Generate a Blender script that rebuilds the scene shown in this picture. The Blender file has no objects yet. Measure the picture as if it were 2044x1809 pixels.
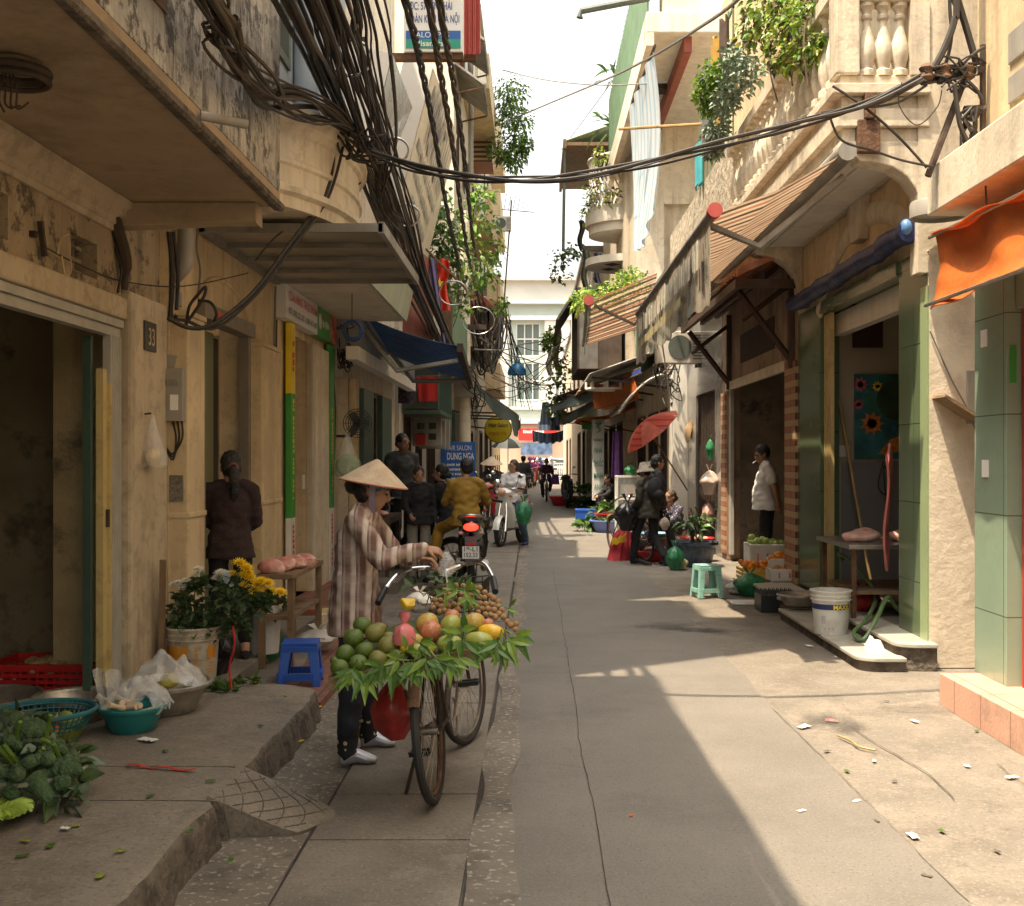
import bpy, bmesh, math, random
from mathutils import Vector, Matrix, noise as mnoise
R = math.radians
random.seed(7)
scene = bpy.context.scene
# ---------------- camera, sky, sun, exposure ----------------
F, U0, V0, CAMH = 2280.0, 1065.0, 912.0, 1.6      # focal length and vanishing point measured on the 2044 px wide photo
cd = bpy.data.cameras.new("camera"); cam = bpy.data.objects.new("camera", cd)
scene.collection.objects.link(cam); scene.camera = cam
cam.location = (0, 0, CAMH); cam.rotation_euler = (R(90), 0, 0)
cd.sensor_width = 36; cd.lens = F / 2044 * 36
cd.shift_x = -(U0 - 1022) / 2044; cd.shift_y = (V0 - 904.5) / 2044
cd.clip_start = .05; cd.clip_end = 600
SUN = Vector((.30, .20, -1.0))                     # direction the sunlight travels
w = bpy.data.worlds.new("World"); scene.world = w; w.use_nodes = True
nt = w.node_tree
sky = nt.nodes.new("ShaderNodeTexSky"); sky.sky_type = 'NISHITA'; sky.sun_disc = False
sky.sun_elevation = math.atan2(1, math.hypot(SUN.x, SUN.y))
sky.sun_rotation = math.atan2(-SUN.x, -SUN.y)
sky.air_density = 1.6; sky.dust_density = 6.0; sky.ozone_density = 1.0
hs = nt.nodes.new("ShaderNodeHueSaturation"); hs.inputs['Saturation'].default_value = .22
tm = nt.nodes.new("ShaderNodeMix"); tm.data_type = 'RGBA'; tm.blend_type = 'MULTIPLY'
tm.inputs[0].default_value = 1; tm.inputs[7].default_value = (1.0, .97, .91, 1)
bg = nt.nodes["Background"]; bg.inputs['Strength'].default_value = .15
nt.links.new(sky.outputs[0], hs.inputs['Color']); nt.links.new(hs.outputs[0], tm.inputs[6]); nt.links.new(tm.outputs[2], bg.inputs['Color'])
sl = bpy.data.lights.new("sun", 'SUN'); sl.energy = 3.0; sl.angle = R(.6); sl.color = (1, .83, .61)
so = bpy.data.objects.new("sun", sl); scene.collection.objects.link(so)
so.rotation_euler = SUN.to_track_quat('-Z', 'Y').to_euler(); so.location = (-6, -4, 30)
scene.view_settings.view_transform = 'Standard'; scene.view_settings.look = 'None'
scene.view_settings.exposure = 1.74; scene.view_settings.gamma = 1
scene.cycles.max_bounces = 10; scene.cycles.diffuse_bounces = 6; scene.cycles.transparent_max_bounces = 12
scene.cycles.use_denoising = True

# ---------------- placing by the photo's perspective ----------------
def P(u, v, Y): return Vector(((u - U0) * Y / F, Y, CAMH - (v - V0) * Y / F))
def PX(u, v, X):
    Y = F * X / (u - U0); return Vector((X, Y, CAMH - (v - V0) * Y / F))
def G(u, v, z=0.0):
    Y = (CAMH - z) * F / (v - V0); return Vector(((u - U0) * Y / F, Y, z))
def YX(u, X): return F * X / (u - U0)
def ZV(v, Y): return CAMH - (v - V0) * Y / F

# ---------------- materials ----------------
def lin(c):
    if isinstance(c, str):
        c = [int(c[i:i+2], 16) / 255 for i in (0, 2, 4)]
        return tuple(x / 12.92 if x <= .04045 else ((x + .055) / 1.055) ** 2.4 for x in c)
    return tuple(c)
MATS = {}
def mat(name, col, rough=.7, var=.18, scale=5, bump=0, bscale=40, metal=0, streak=None, stain=None, speck=None,
        alpha=1, emit=0, spec=.5, tl=0, wave=None, grid=None, coat=0, bdist=.02):
    """procedural material. streak/stain=(colour, amount, scale); speck=(colour, amount, scale); wave=(colour, axis, scale, share);
       grid=(mortar colour, across axes, brick w, brick h, mortar, second colour or None)"""
    if name in MATS: return MATS[name]
    m = bpy.data.materials.new(name); m.use_nodes = True
    t = m.node_tree; N = t.nodes; L = t.links; b = N["Principled BSDF"]
    c = lin(col)
    tc = N.new("ShaderNodeTexCoord"); co = tc.outputs['Object']
    def rgba(k): return (*[max(0, min(1, x)) for x in k], 1)
    def noise(sc, det=5, vec=None, rg=.55):
        n = N.new("ShaderNodeTexNoise"); n.inputs['Scale'].default_value = sc; n.inputs['Detail'].default_value = det
        n.inputs['Roughness'].default_value = rg
        L.new(vec or co, n.inputs['Vector']); return n.outputs[0]
    def ramp(fac, a, bb):
        r = N.new("ShaderNodeMapRange"); r.inputs[1].default_value = a; r.inputs[2].default_value = bb; L.new(fac, r.inputs[0]); return r.outputs[0]
    def mix(fac, A, B, bt='MIX'):
        x = N.new("ShaderNodeMix"); x.data_type = 'RGBA'; x.blend_type = bt
        if isinstance(fac, (int, float)): x.inputs[0].default_value = fac
        else: L.new(fac, x.inputs[0])
        for s, k in ((6, A), (7, B)):
            if isinstance(k, tuple): x.inputs[s].default_value = k
            else: L.new(k, x.inputs[s])
        return x.outputs[2]
    def mul(a, k):
        x = N.new("ShaderNodeMath"); x.operation = 'MULTIPLY'; L.new(a, x.inputs[0])
        if isinstance(k, (int, float)): x.inputs[1].default_value = k
        else: L.new(k, x.inputs[1])
        return x.outputs[0]
    out = mix(ramp(noise(scale), .3, .7), rgba([x * (1 - var) for x in c]), rgba([x * (1 + var) for x in c]))
    if grid:
        mc, ax, bw, bh, mo, c2 = grid
        sp = N.new("ShaderNodeSeparateXYZ"); L.new(co, sp.inputs[0]); cb = N.new("ShaderNodeCombineXYZ")
        L.new(sp.outputs['XYZ'.index(ax[0])], cb.inputs[0]); L.new(sp.outputs['XYZ'.index(ax[1])], cb.inputs[1])
        br = N.new("ShaderNodeTexBrick"); L.new(cb.outputs[0], br.inputs['Vector']); br.inputs['Scale'].default_value = 1
        br.inputs['Brick Width'].default_value = bw; br.inputs['Row Height'].default_value = bh; br.inputs['Mortar Size'].default_value = mo
        br.offset = .5 if len(ax) > 2 else 0
        br.inputs['Color1'].default_value = (1, 1, 1, 1); br.inputs['Color2'].default_value = (.0, .0, .0, 1); br.inputs['Mortar'].default_value = (.5, .5, .5, 1)
        if c2: out = mix(br.outputs['Color'], rgba(lin(c2)), out)
        out = mix(br.outputs['Fac'], out, rgba(lin(mc)))
        gridf = br.outputs['Fac']
    if wave:
        wc, ax, sc, share = wave
        sp = N.new("ShaderNodeSeparateXYZ"); L.new(co, sp.inputs[0])
        a = mul(sp.outputs['XYZ'.index(ax)], sc)
        fr = N.new("ShaderNodeMath"); fr.operation = 'FRACT'; L.new(a, fr.inputs[0])
        gt = N.new("ShaderNodeMath"); gt.operation = 'LESS_THAN'; L.new(fr.outputs[0], gt.inputs[0]); gt.inputs[1].default_value = share
        out = mix(gt.outputs[0], out, rgba(lin(wc)))
    if streak:
        sc_, am, ss = streak
        mp = N.new("ShaderNodeMapping"); mp.inputs['Scale'].default_value = (ss, ss, ss * (.07 if ss < 10 else .16)); L.new(co, mp.inputs[0])
        f = mul(ramp(noise(1, 6, mp.outputs[0], .65), .46, .66), am)
        f = mul(f, ramp(noise(.9, 3), .32, .55))
        out = mix(f, out, rgba(lin(sc_)))
    if stain:
        for sc_, am, ss in (stain if isinstance(stain, list) else [stain]):
            f = mul(ramp(noise(ss, 9, None, .7), .52, .64 if ss < 4 else .59), am)
            out = mix(f, out, rgba(lin(sc_)))
    if speck:
        for sc_, am, ss in (speck if isinstance(speck, list) else [speck]):
            f = mul(ramp(noise(ss, 2), .58, .66), am)
            out = mix(f, out, rgba(lin(sc_)))
    L.new(out, b.inputs['Base Color'])
    b.inputs['Roughness'].default_value = rough; b.inputs['Metallic'].default_value = metal
    b.inputs['Specular IOR Level'].default_value = spec
    if coat: b.inputs['Coat Weight'].default_value = coat; b.inputs['Coat Roughness'].default_value = .08
    if alpha < 1: b.inputs['Alpha'].default_value = alpha
    if emit: L.new(out, b.inputs['Emission Color']); b.inputs['Emission Strength'].default_value = emit
    if bump:
        bp = N.new("ShaderNodeBump"); bp.inputs['Strength'].default_value = min(1, bump); bp.inputs['Distance'].default_value = bdist
        L.new(noise(bscale, 6), bp.inputs['Height']); L.new(bp.outputs[0], b.inputs['Normal'])
    if tl:
        tr = N.new("ShaderNodeBsdfTranslucent"); L.new(out, tr.inputs['Color']); ms = N.new("ShaderNodeMixShader"); ms.inputs[0].default_value = tl
        L.new(b.outputs[0], ms.inputs[1]); L.new(tr.outputs[0], ms.inputs[2]); L.new(ms.outputs[0], N["Material Output"].inputs['Surface'])
    MATS[name] = m
    return m

# ---------------- mesh builder ----------------
class MB:
    def __init__(s): s.v = []; s.f = []; s.m = []; s.mi = 0
    def add(s, vs, fs):
        o = len(s.v); s.v += [Vector(x) for x in vs]; s.f += [[o + i for i in f] for f in fs]; s.m += [s.mi] * len(fs); return s
    def box(s, x0, x1, y0, y1, z0, z1):
        x0, x1 = min(x0, x1), max(x0, x1); y0, y1 = min(y0, y1), max(y0, y1); z0, z1 = min(z0, z1), max(z0, z1)
        return s.add([(x0,y0,z0),(x1,y0,z0),(x1,y1,z0),(x0,y1,z0),(x0,y0,z1),(x1,y0,z1),(x1,y1,z1),(x0,y1,z1)],
                     [(0,3,2,1),(4,5,6,7),(0,1,5,4),(1,2,6,5),(2,3,7,6),(3,0,4,7)])
    def obox(s, c, hx, hy, hz, rot=(0, 0, 0)):
        from mathutils import Euler
        M = Matrix.Translation(Vector(c)) @ Euler(rot).to_matrix().to_4x4()
        return s.add([M @ Vector((a*hx, b*hy, d*hz)) for d in (-1,1) for a, b in ((-1,-1),(1,-1),(1,1),(-1,1))],
                     [(0,3,2,1),(4,5,6,7),(0,1,5,4),(1,2,6,5),(2,3,7,6),(3,0,4,7)])
    def slab(s, quad, th):
        """a quad (4 points) given thickness th against its normal"""
        q = [Vector(p) for p in quad]; n = (q[1]-q[0]).cross(q[3]-q[0]).normalized() * th
        return s.add(q + [p - n for p in q], [(0,1,2,3),(7,6,5,4),(1,0,4,5),(2,1,5,6),(3,2,6,7),(0,3,7,4)])
    def prism(s, poly, axis, a, b):
        """poly of 2D points extruded along axis ('x': (y,z); 'y': (x,z); 'z': (x,y)) from a to b"""
        def q(p, t): return {'x': (t, p[0], p[1]), 'y': (p[0], t, p[1]), 'z': (p[0], p[1], t)}[axis]
        n = len(poly); vs = [q(p, a) for p in poly] + [q(p, b) for p in poly]
        return s.add(vs, [tuple(range(n))[::-1], tuple(range(n, 2*n))] + [(i, (i+1) % n, n + (i+1) % n, n + i) for i in range(n)])
    def loft(s, pts, rad, n=10, side=None, cap=True, closed=False):
        pts = [Vector(p) for p in pts]; k = len(pts)
        rad = [(r, r) if isinstance(r, (int, float)) else r for r in (rad if isinstance(rad, (list, tuple)) else [rad] * k)]
        vs = []; up = None
        for i, p in enumerate(pts):
            if closed: t = (pts[(i+1) % k] - pts[i-1])
            else: t = pts[min(i+1, k-1)] - pts[max(i-1, 0)]
            t = t.normalized() if t.length > 1e-9 else Vector((0, 0, 1))
            if side is not None: a = Vector(side)
            elif up is None: a = Vector((0, 0, 1)) if abs(t.z) < .9 else Vector((1, 0, 0))
            else: a = up
            a = a - t * a.dot(t)
            if a.length < 1e-6: a = t.orthogonal()
            a.normalize(); up = a; b = t.cross(a)
            for j in range(n):
                an = 2*math.pi*j/n; vs.append(p + a*math.cos(an)*rad[i][0] + b*math.sin(an)*rad[i][1])
        fs = [(i*n+j, i*n+(j+1) % n, ((i+1) % k)*n+(j+1) % n, ((i+1) % k)*n+j) for i in range(k if closed else k-1) for j in range(n)]
        if cap and not closed: fs += [tuple(range(n))[::-1], tuple(range((k-1)*n, k*n))]
        return s.add(vs, fs)
    def tube(s, pts, r, n=6, cap=True): return s.loft(pts, r, n, None, cap)
    def capsule(s, a, b, ra, rb, n=10):
        a = Vector(a); b = Vector(b); d = (b - a)
        d = d.normalized() if d.length > 1e-6 else Vector((0, 0, 1))
        P_, R_ = [], []
        for t in (-.98, -.75, -.4): P_.append(a + d*ra*t); R_.append(ra*math.sqrt(1-t*t))
        P_ += [a, b]; R_ += [ra, rb]
        for t in (.4, .75, .98): P_.append(b + d*rb*t); R_.append(rb*math.sqrt(1-t*t))
        return s.loft(P_, R_, n)
    def ell(s, c, r, n=12, k=8, rot=None):
        c = Vector(c); r = Vector(r) if not isinstance(r, (int, float)) else Vector((r, r, r)); M = rot or Matrix.Identity(3)
        vs = [c + M @ Vector((0, 0, -r.z))]
        for i in range(1, k):
            ph = -math.pi/2 + math.pi*i/k
            for j in range(n):
                a = 2*math.pi*j/n; vs.append(c + M @ Vector((r.x*math.cos(ph)*math.cos(a), r.y*math.cos(ph)*math.sin(a), r.z*math.sin(ph))))
        vs.append(c + M @ Vector((0, 0, r.z))); T = len(vs) - 1
        fs = [(0, 1+(j+1) % n, 1+j) for j in range(n)] + [(T, 1+(k-2)*n+j, 1+(k-2)*n+(j+1) % n) for j in range(n)]
        fs += [(1+i*n+j, 1+i*n+(j+1) % n, 1+(i+1)*n+(j+1) % n, 1+(i+1)*n+j) for i in range(k-2) for j in range(n)]
        return s.add(vs, fs)
    def lathe(s, prof, c=(0, 0, 0), n=24, axis=None, a0=0, a1=2*math.pi):
        """prof: list of (radius, height)"""
        c = Vector(c); M = axis.to_matrix() if axis is not None else Matrix.Identity(3); k = len(prof)
        full = abs(a1 - a0 - 2*math.pi) < 1e-6; nn = n if full else n + 1
        vs = [c + M @ Vector((r*math.cos(a0+(a1-a0)*j/n), r*math.sin(a0+(a1-a0)*j/n), h)) for r, h in prof for j in range(nn)]
        return s.add(vs, [(i*nn+j, i*nn+(j+1) % nn, (i+1)*nn+(j+1) % nn, (i+1)*nn+j) for i in range(k-1) for j in range(n)])
    def torus(s, c, Rr, r, n=28, k=8, axis='z', sx=1, sy=1):
        c = Vector(c); pts = []
        for i in range(n):
            a = 2*math.pi*i/n; x, y = Rr*math.cos(a)*sx, Rr*math.sin(a)*sy
            pts.append(c + Vector({'z': (x, y, 0), 'x': (0, x, y), 'y': (x, 0, y)}[axis]))
        return s.loft(pts, r, k, {'z': (0,0,1), 'x': (1,0,0), 'y': (0,1,0)}[axis], closed=True)
    def sheet(s, fn, nu, nv, th=0):
        g = [[Vector(fn(i/nu, j/nv)) for j in range(nv+1)] for i in range(nu+1)]
        o = [p for r in g for p in r]; W = nv+1
        fs = [(i*W+j, (i+1)*W+j, (i+1)*W+j+1, i*W+j+1) for i in range(nu) for j in range(nv)]
        if not th: return s.add(o, fs)
        nr = []
        for i in range(nu+1):
            for j in range(nv+1):
                a = g[min(i+1, nu)][j] - g[max(i-1, 0)][j]; b = g[i][min(j+1, nv)] - g[i][max(j-1, 0)]
                c = a.cross(b); nr.append(c.normalized()*th if c.length > 1e-12 else Vector((0, 0, th)))
        K = len(o); vs = o + [p - q for p, q in zip(o, nr)]
        f2 = fs + [tuple(K+i for i in f[::-1]) for f in fs]
        bd = [(i*W) for i in range(nu+1)] + [nu*W+j for j in range(1, nv+1)] + [i*W+nv for i in range(nu-1, -1, -1)] + [j for j in range(nv-1, 0, -1)]
        f2 += [(bd[q], bd[(q+1) % len(bd)], K+bd[(q+1) % len(bd)], K+bd[q])[::-1] for q in range(len(bd))]
        return s.add(vs, f2)
    def wall(s, axis, pos, th, a0, a1, z0, z1, holes=()):
        """upright wall in plane axis=pos (thickness th to the + side), spanning a0..a1, z0..z1, with rectangular holes (a,b,za,zb)"""
        A = sorted({a0, a1} | {max(a0, min(a1, h[i])) for h in holes for i in (0, 1)}); Z = sorted({z0, z1} | {max(z0, min(z1, h[i])) for h in holes for i in (2, 3)})
        na, nz = len(A)-1, len(Z)-1
        def solid(i, j):
            if i < 0 or j < 0 or i >= na or j >= nz: return False
            am, zm = (A[i]+A[i+1])/2, (Z[j]+Z[j+1])/2
            return not any(h[0] < am < h[1] and h[2] < zm < h[3] for h in holes)
        def q(a, z, d): return (pos + d*th, a, z) if axis == 'x' else (a, pos + d*th, z)
        for i in range(na):
            for j in range(nz):
                if not solid(i, j): continue
                b0, b1, y0, y1 = A[i], A[i+1], Z[j], Z[j+1]
                for d in (0, 1): s.add([q(b0,y0,d), q(b1,y0,d), q(b1,y1,d), q(b0,y1,d)], [(0,1,2,3)])
                if not solid(i-1, j): s.add([q(b0,y0,0), q(b0,y1,0), q(b0,y1,1), q(b0,y0,1)], [(0,1,2,3)])
                if not solid(i+1, j): s.add([q(b1,y0,0), q(b1,y1,0), q(b1,y1,1), q(b1,y0,1)], [(0,1,2,3)])
                if not solid(i, j-1): s.add([q(b0,y0,0), q(b1,y0,0), q(b1,y0,1), q(b0,y0,1)], [(0,1,2,3)])
                if not solid(i, j+1): s.add([q(b0,y1,0), q(b1,y1,0), q(b1,y1,1), q(b0,y1,1)], [(0,1,2,3)])
        return s
    def leaf(s, p, d, up, L, W, bend=.25, fold=.15, taper=.0):
        """one pointed leaf from p along d"""
        p = Vector(p); d = Vector(d).normalized(); up = Vector(up); sd = d.cross(up)
        sd = sd.normalized() if sd.length > 1e-5 else d.orthogonal().normalized(); up = sd.cross(d)
        vs = []; K = 4
        for i in range(K+1):
            t = i/K; c = p + d*L*t - Vector((0, 0, 1))*bend*L*t*t; wv = W*math.sin(math.pi*min(.98, .04 + t**(.8)))
            vs += [c - sd*wv + up*wv*fold*2, c, c + sd*wv + up*wv*fold*2]
        return s.add(vs, [f for i in range(K) for f in ((3*i, 3*i+1, 3*i+4, 3*i+3), (3*i+1, 3*i+2, 3*i+5, 3*i+4))])
    def clean(s):
        bm = bmesh.new(); me = s.mesh('tmp'); bm.from_mesh(me); bmesh.ops.remove_doubles(bm, verts=bm.verts, dist=1e-5)
        bmesh.ops.recalc_face_normals(bm, faces=bm.faces); bm.to_mesh(me); bm.free(); return me
    def mesh(s, name):
        me = bpy.data.meshes.new(name); me.from_pydata([tuple(x) for x in s.v], [], s.f)
        for p, i in zip(me.polygons, s.m): p.material_index = i
        return me
LOCAL = set()
def finish(o, m, parent, smooth, bevel):
    for x in (m if isinstance(m, (list, tuple)) else [m]): o.data.materials.append(x)
    scene.collection.objects.link(o)
    if smooth: o.data.shade_smooth(); o.data.set_sharp_from_angle(angle=R(smooth if smooth > 1 else 40))
    if parent is not None:
        o.parent = parent
        root = parent
        while root.parent: root = root.parent
        if root.name not in LOCAL:
            o.matrix_parent_inverse = parent_world(parent).inverted()
    if bevel:
        b = o.modifiers.new("bevel", 'BEVEL'); b.width = bevel; b.segments = 2; b.limit_method = 'ANGLE'; b.angle_limit = R(50)
    return o
def parent_world(p):
    M = Matrix.LocRotScale(p.location, p.rotation_euler, p.scale)
    return (parent_world(p.parent) @ p.matrix_parent_inverse @ M) if p.parent else M
def build(mb, name, m, parent=None, smooth=0, bevel=0, label=None):
    me = mb.clean(); me.name = name
    o = finish(bpy.data.objects.new(name, me), m, parent, smooth, bevel)
    if label: o['label'] = label
    return o
def tag(o, label, cat, group=None):
    o['label'] = label; o['category'] = cat
    if group: o['group'] = group
    return o
def thing(name, label, cat, loc=(0, 0, 0), rz=None, group=None):
    """an Empty at the thing's base. rz=None: parts are given in street coordinates; rz a number: parts in the thing's own coordinates"""
    o = bpy.data.objects.new(name, None); scene.collection.objects.link(o); o.empty_display_size = .1
    o.location = loc
    if rz is not None: o.rotation_euler = (0, 0, rz); LOCAL.add(o.name)
    return tag(o, label, cat, group)
def solo(mb, name, m, label, cat, group=None, smooth=0, bevel=0):
    """a thing that is one mesh; its origin is put at its base"""
    xs = [p.x for p in mb.v]; ys = [p.y for p in mb.v]; z0 = min(p.z for p in mb.v)
    c = Vector(((min(xs)+max(xs))/2, (min(ys)+max(ys))/2, z0)); mb.v = [p - c for p in mb.v]
    o = build(mb, name, m, None, smooth, bevel); o.location = c
    return tag(o, label, cat, group)
def struct(mb, name, m, smooth=0):
    o = build(mb, name, m, None, smooth); o['kind'] = 'structure'; return o
def dup(root, loc=None, rz=None, label=None, scale=None):
    r = root.copy(); scene.collection.objects.link(r)
    if root.name in LOCAL: LOCAL.add(r.name)
    if loc is not None: r.location = loc
    if rz is not None: r.rotation_euler[2] = rz
    if scale is not None: r.scale = (scale,)*3 if isinstance(scale, (int, float)) else scale
    if label: r['label'] = label
    def rec(a, b):
        for ch in list(a.children):
            c = ch.copy(); scene.collection.objects.link(c); c.parent = b; c.matrix_parent_inverse = ch.matrix_parent_inverse.copy(); rec(ch, c)
    rec(root, r); return r
def jit(a): return random.uniform(-a, a)
def curve(pts, k=8):
    """smooth path through points (Catmull-Rom)"""
    pts = [Vector(p) for p in pts]; o = []
    for i in range(len(pts)-1):
        p0, p1, p2, p3 = pts[max(0, i-1)], pts[i], pts[i+1], pts[min(len(pts)-1, i+2)]
        for j in range(k):
            t = j/k; o.append(.5*((2*p1) + (p2-p0)*t + (2*p0-5*p1+4*p2-p3)*t*t + (3*p1-p0-3*p2+p3)*t**3))
    return o + [pts[-1]]
_lab = bpy.data.scenes.new("workbench")               # an empty side scene in which modifiers and text are turned into meshes
def evaluated_mesh(o):
    _lab.collection.objects.link(o); vl = _lab.view_layers[0]; vl.update(); dg = vl.depsgraph; dg.update()
    me = bpy.data.meshes.new_from_object(o.evaluated_get(dg)); d = o.data; bpy.data.objects.remove(o)
    (bpy.data.curves if isinstance(d, bpy.types.Curve) else bpy.data.meshes).remove(d); return me
def lettering(txt, parent, m, origin, xd, up, height, name='lettering', width=None, ext=.003, bold=0, align='LEFT'):
    """flat letters (a real mesh) standing on the surface they are written on"""
    cu = bpy.data.curves.new(name, 'FONT'); cu.body = txt; cu.size = 1; cu.extrude = 0; cu.offset = bold; cu.align_x = align; cu.space_line = .9
    me = evaluated_mesh(bpy.data.objects.new(name, cu))
    xd = Vector(xd).normalized(); up = Vector(up).normalized(); nn = xd.cross(up); origin = Vector(origin)
    if len(me.vertices) == 0: return None
    xs = [q.co.x for q in me.vertices]; sx = (width / (max(xs) - min(xs))) if width else height / .72
    for q in me.vertices:
        q.co = origin + xd*(q.co.x - (min(xs) if align == 'LEFT' else 0))*sx + up*q.co.y*height/.72 + nn*ext
    me.name = name
    return finish(bpy.data.objects.new(name, me), m, parent, 0, 0)
def dashes(parent, m, origin, xd, up, width, height, seed=0, ext=.003):
    """a worn line of print too small or too faded to read"""
    rnd = random.Random(seed); xd = Vector(xd).normalized(); up = Vector(up).normalized(); nn = xd.cross(up); o = Vector(origin) + nn*ext; b = MB(); x = 0
    while x < width - height*.4:
        w_ = height*rnd.uniform(.25, .6); h_ = height*rnd.uniform(.75, 1); g = rnd.uniform(0, .12)*height
        b.add([o+xd*x+up*g, o+xd*(x+w_)+up*g, o+xd*(x+w_)+up*h_, o+xd*x+up*h_], [(0, 1, 2, 3)]); x += w_ + height*(.15 if rnd.random() < .8 else .6)
    return finish(bpy.data.objects.new('print_marks', b.mesh('print_marks')), m, parent, 0, 0)
def remesh(mb, vox, smooth=4):
    """one continuous surface over overlapping shapes"""
    o = bpy.data.objects.new("tmp", mb.clean())
    r = o.modifiers.new("r", 'REMESH'); r.mode = 'VOXEL'; r.voxel_size = vox
    if smooth: q = o.modifiers.new("s", 'SMOOTH'); q.factor = .5; q.iterations = smooth
    return evaluated_mesh(o)
def rbuild(mb, name, m, parent, vox, smooth=4, wrinkle=0, wscale=9, seed=0):
    me = remesh(mb, vox, smooth); me.name = name
    if wrinkle:
        nv = [q.normal.copy() for q in me.vertices]
        for q, nn in zip(me.vertices, nv):
            p = q.co; q.co = p + nn * wrinkle * mnoise.noise(Vector((p.x*wscale, p.y*wscale, p.z*wscale*1.6 + seed)))
    return finish(bpy.data.objects.new(name, me), m, parent, 60, 0)
# ---------------- shared materials ----------------
m_asphalt = mat('asphalt', (.152,.136,.114), .9, .12, 1.2, .7, 150, speck=[((.24,.215,.185), .5, 80), ((.08,.071,.06), .5, 62)], stain=[((.115,.103,.088), .6, 1.1), ((.18,.16,.133), .4, 3.1)], bdist=.006)
m_concrete = mat('concrete_ground', (.168,.144,.114), .9, .22, 1.8, .5, 60, stain=[((.125,.10,.078), .7, 1.5), ((.225,.19,.15), .5, 4.5)], speck=[((.32,.28,.23), .45, 70), ((.10,.085,.065), .5, 48)], bdist=.01)
m_pave = mat('pavement_cement', (.20,.168,.13), .9, .2, 1.6, .6, 45, stain=[((.10,.082,.062), .7, 1.7), ((.26,.22,.17), .5, 5)], speck=[((.34,.29,.23), .4, 60), ((.085,.07,.055), .5, 42)], bdist=.01)
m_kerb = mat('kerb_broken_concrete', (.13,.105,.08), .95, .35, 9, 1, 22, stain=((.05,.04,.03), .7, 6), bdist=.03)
m_gutter = mat('gutter_cement', (.165,.14,.11), .9, .25, 2.5, .6, 50, stain=((.075,.065,.05), .7, 3), speck=((.46,.42,.35), .55, 33), bdist=.012)
m_gap = mat('joint_dirt', (.045,.037,.03), 1, .4, 12)
m_tile_red = mat('red_floor_tile', (.22,.085,.05), .6, .2, 6, grid=('4a3a30', 'XY', .2, .2, .008, None))
m_ochre = mat('ochre_stained_plaster', (.36,.275,.17), .85, .2, 2.2, .6, 25, streak=((.10,.075,.05), .8, 5), stain=[((.17,.125,.075), .7, 1.5), ((.50,.42,.31), .6, 3.3), ((.055,.044,.03), .8, 6.5)], bdist=.02)
m_ochre_pale = mat('pale_ochre_plaster', (.50,.405,.275), .8, .12, 2.5, .4, 30, streak=((.2,.16,.11), .5, 6), stain=[((.30,.235,.155), .6, 2.4), ((.22,.17,.11), .35, 8)], bdist=.01)
m_mould = mat('mouldy_grey_plaster', (.41,.385,.335), .9, .25, 3, .6, 20, streak=((.03,.028,.025), 1, 15), stain=[((.15,.137,.115), .7, 1.9), ((.56,.52,.45), .5, 5), ((.05,.046,.04), .85, 9)], bdist=.02)
m_soffit = mat('soffit_plaster', (.33,.245,.155), .85, .14, 1.3, .35, 12, stain=[((.20,.145,.09), .7, 1.5), ((.42,.32,.21), .4, 2.2), ((.2,.145,.09), .25, 9)], bdist=.015)
m_cream = mat('cream_plaster', (.64,.495,.295), .75, .12, 2, .25, 25, streak=((.26,.19,.115), .6, 5), stain=[((.46,.35,.21), .6, 1.4), ((.38,.28,.165), .4, 7)], bdist=.01)
m_cream_pale = mat('pale_cream_paint', (.66,.58,.44), .7, .1, 2, .3, 30, streak=((.26,.2,.14), .6, 5), stain=[((.52,.44,.33), .6, 1.2), ((.36,.29,.2), .35, 7)], bdist=.01)
m_balcony = mat('weathered_cream_stone', (.66,.575,.44), .75, .12, 3, .3, 30, streak=((.2,.16,.11), .55, 7), stain=[((.48,.40,.29), .6, 1.5), ((.25,.2,.14), .3, 9)], bdist=.012)
m_rough = mat('rough_cement_render', (.66,.56,.43), .95, .16, 3, .5, 22, stain=((.45,.37,.28), .6, 2.2), bdist=.012)
m_white = mat('white_paint', (.72,.69,.62), .5, .06, 3, streak=((.4,.34,.26), .35, 6))
m_offwhite = mat('off_white_paint', (.62,.57,.48), .6, .1, 3, streak=((.3,.25,.18), .4, 6))
m_green_tile = mat('glossy_green_tile', (.115,.16,.085), .16, .12, 2, grid=('3c4030', 'YZ', .6, .62, .004, None))
m_green_pale = mat('pale_green_tile', (.25,.34,.245), .22, .08, 2, grid=('55604f', 'YZ', .5, .62, .004, None), stain=((.17,.14,.09), .25, 2))
m_pink_tile = mat('salmon_tile', (.58,.33,.235), .5, .1, 2, grid=('6a4638', 'YX', .42, .9, .004, None), stain=((.26,.19,.14), .5, 2.2), bump=.2)
m_brickstrip = mat('striped_brick_tile', (.36,.14,.075), .6, .2, 8, wave=((.44,.30,.17), 'Z', 6.667, .5), grid=('50362a', 'YZ', .24, .075, .006, None))
m_dark = mat('painted_interior_shade', (.045,.036,.026), .9, .3, 2)  # near-black colour stands in for the shade of unlit interiors
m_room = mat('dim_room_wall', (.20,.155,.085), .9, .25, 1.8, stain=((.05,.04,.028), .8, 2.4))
m_black = mat('black_plastic', (.018,.018,.018), .4, .2, 6)
m_rubber = mat('black_rubber', (.025,.023,.021), .8, .25, 20)
m_cable = mat('black_cable', (.028,.022,.017), .6, .35, 8)
m_cable_br = mat('dusty_brown_cable', (.062,.046,.031), .75, .3, 6)
m_cable_gr = mat('grey_cable', (.16,.15,.135), .6, .25, 8)
m_steel = mat('worn_steel', (.42,.40,.37), .35, .2, 12, metal=.9, stain=((.18,.1,.05), .35, 6))
m_chrome = mat('chrome', (.7,.7,.7), .12, .05, 4, metal=1)
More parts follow.
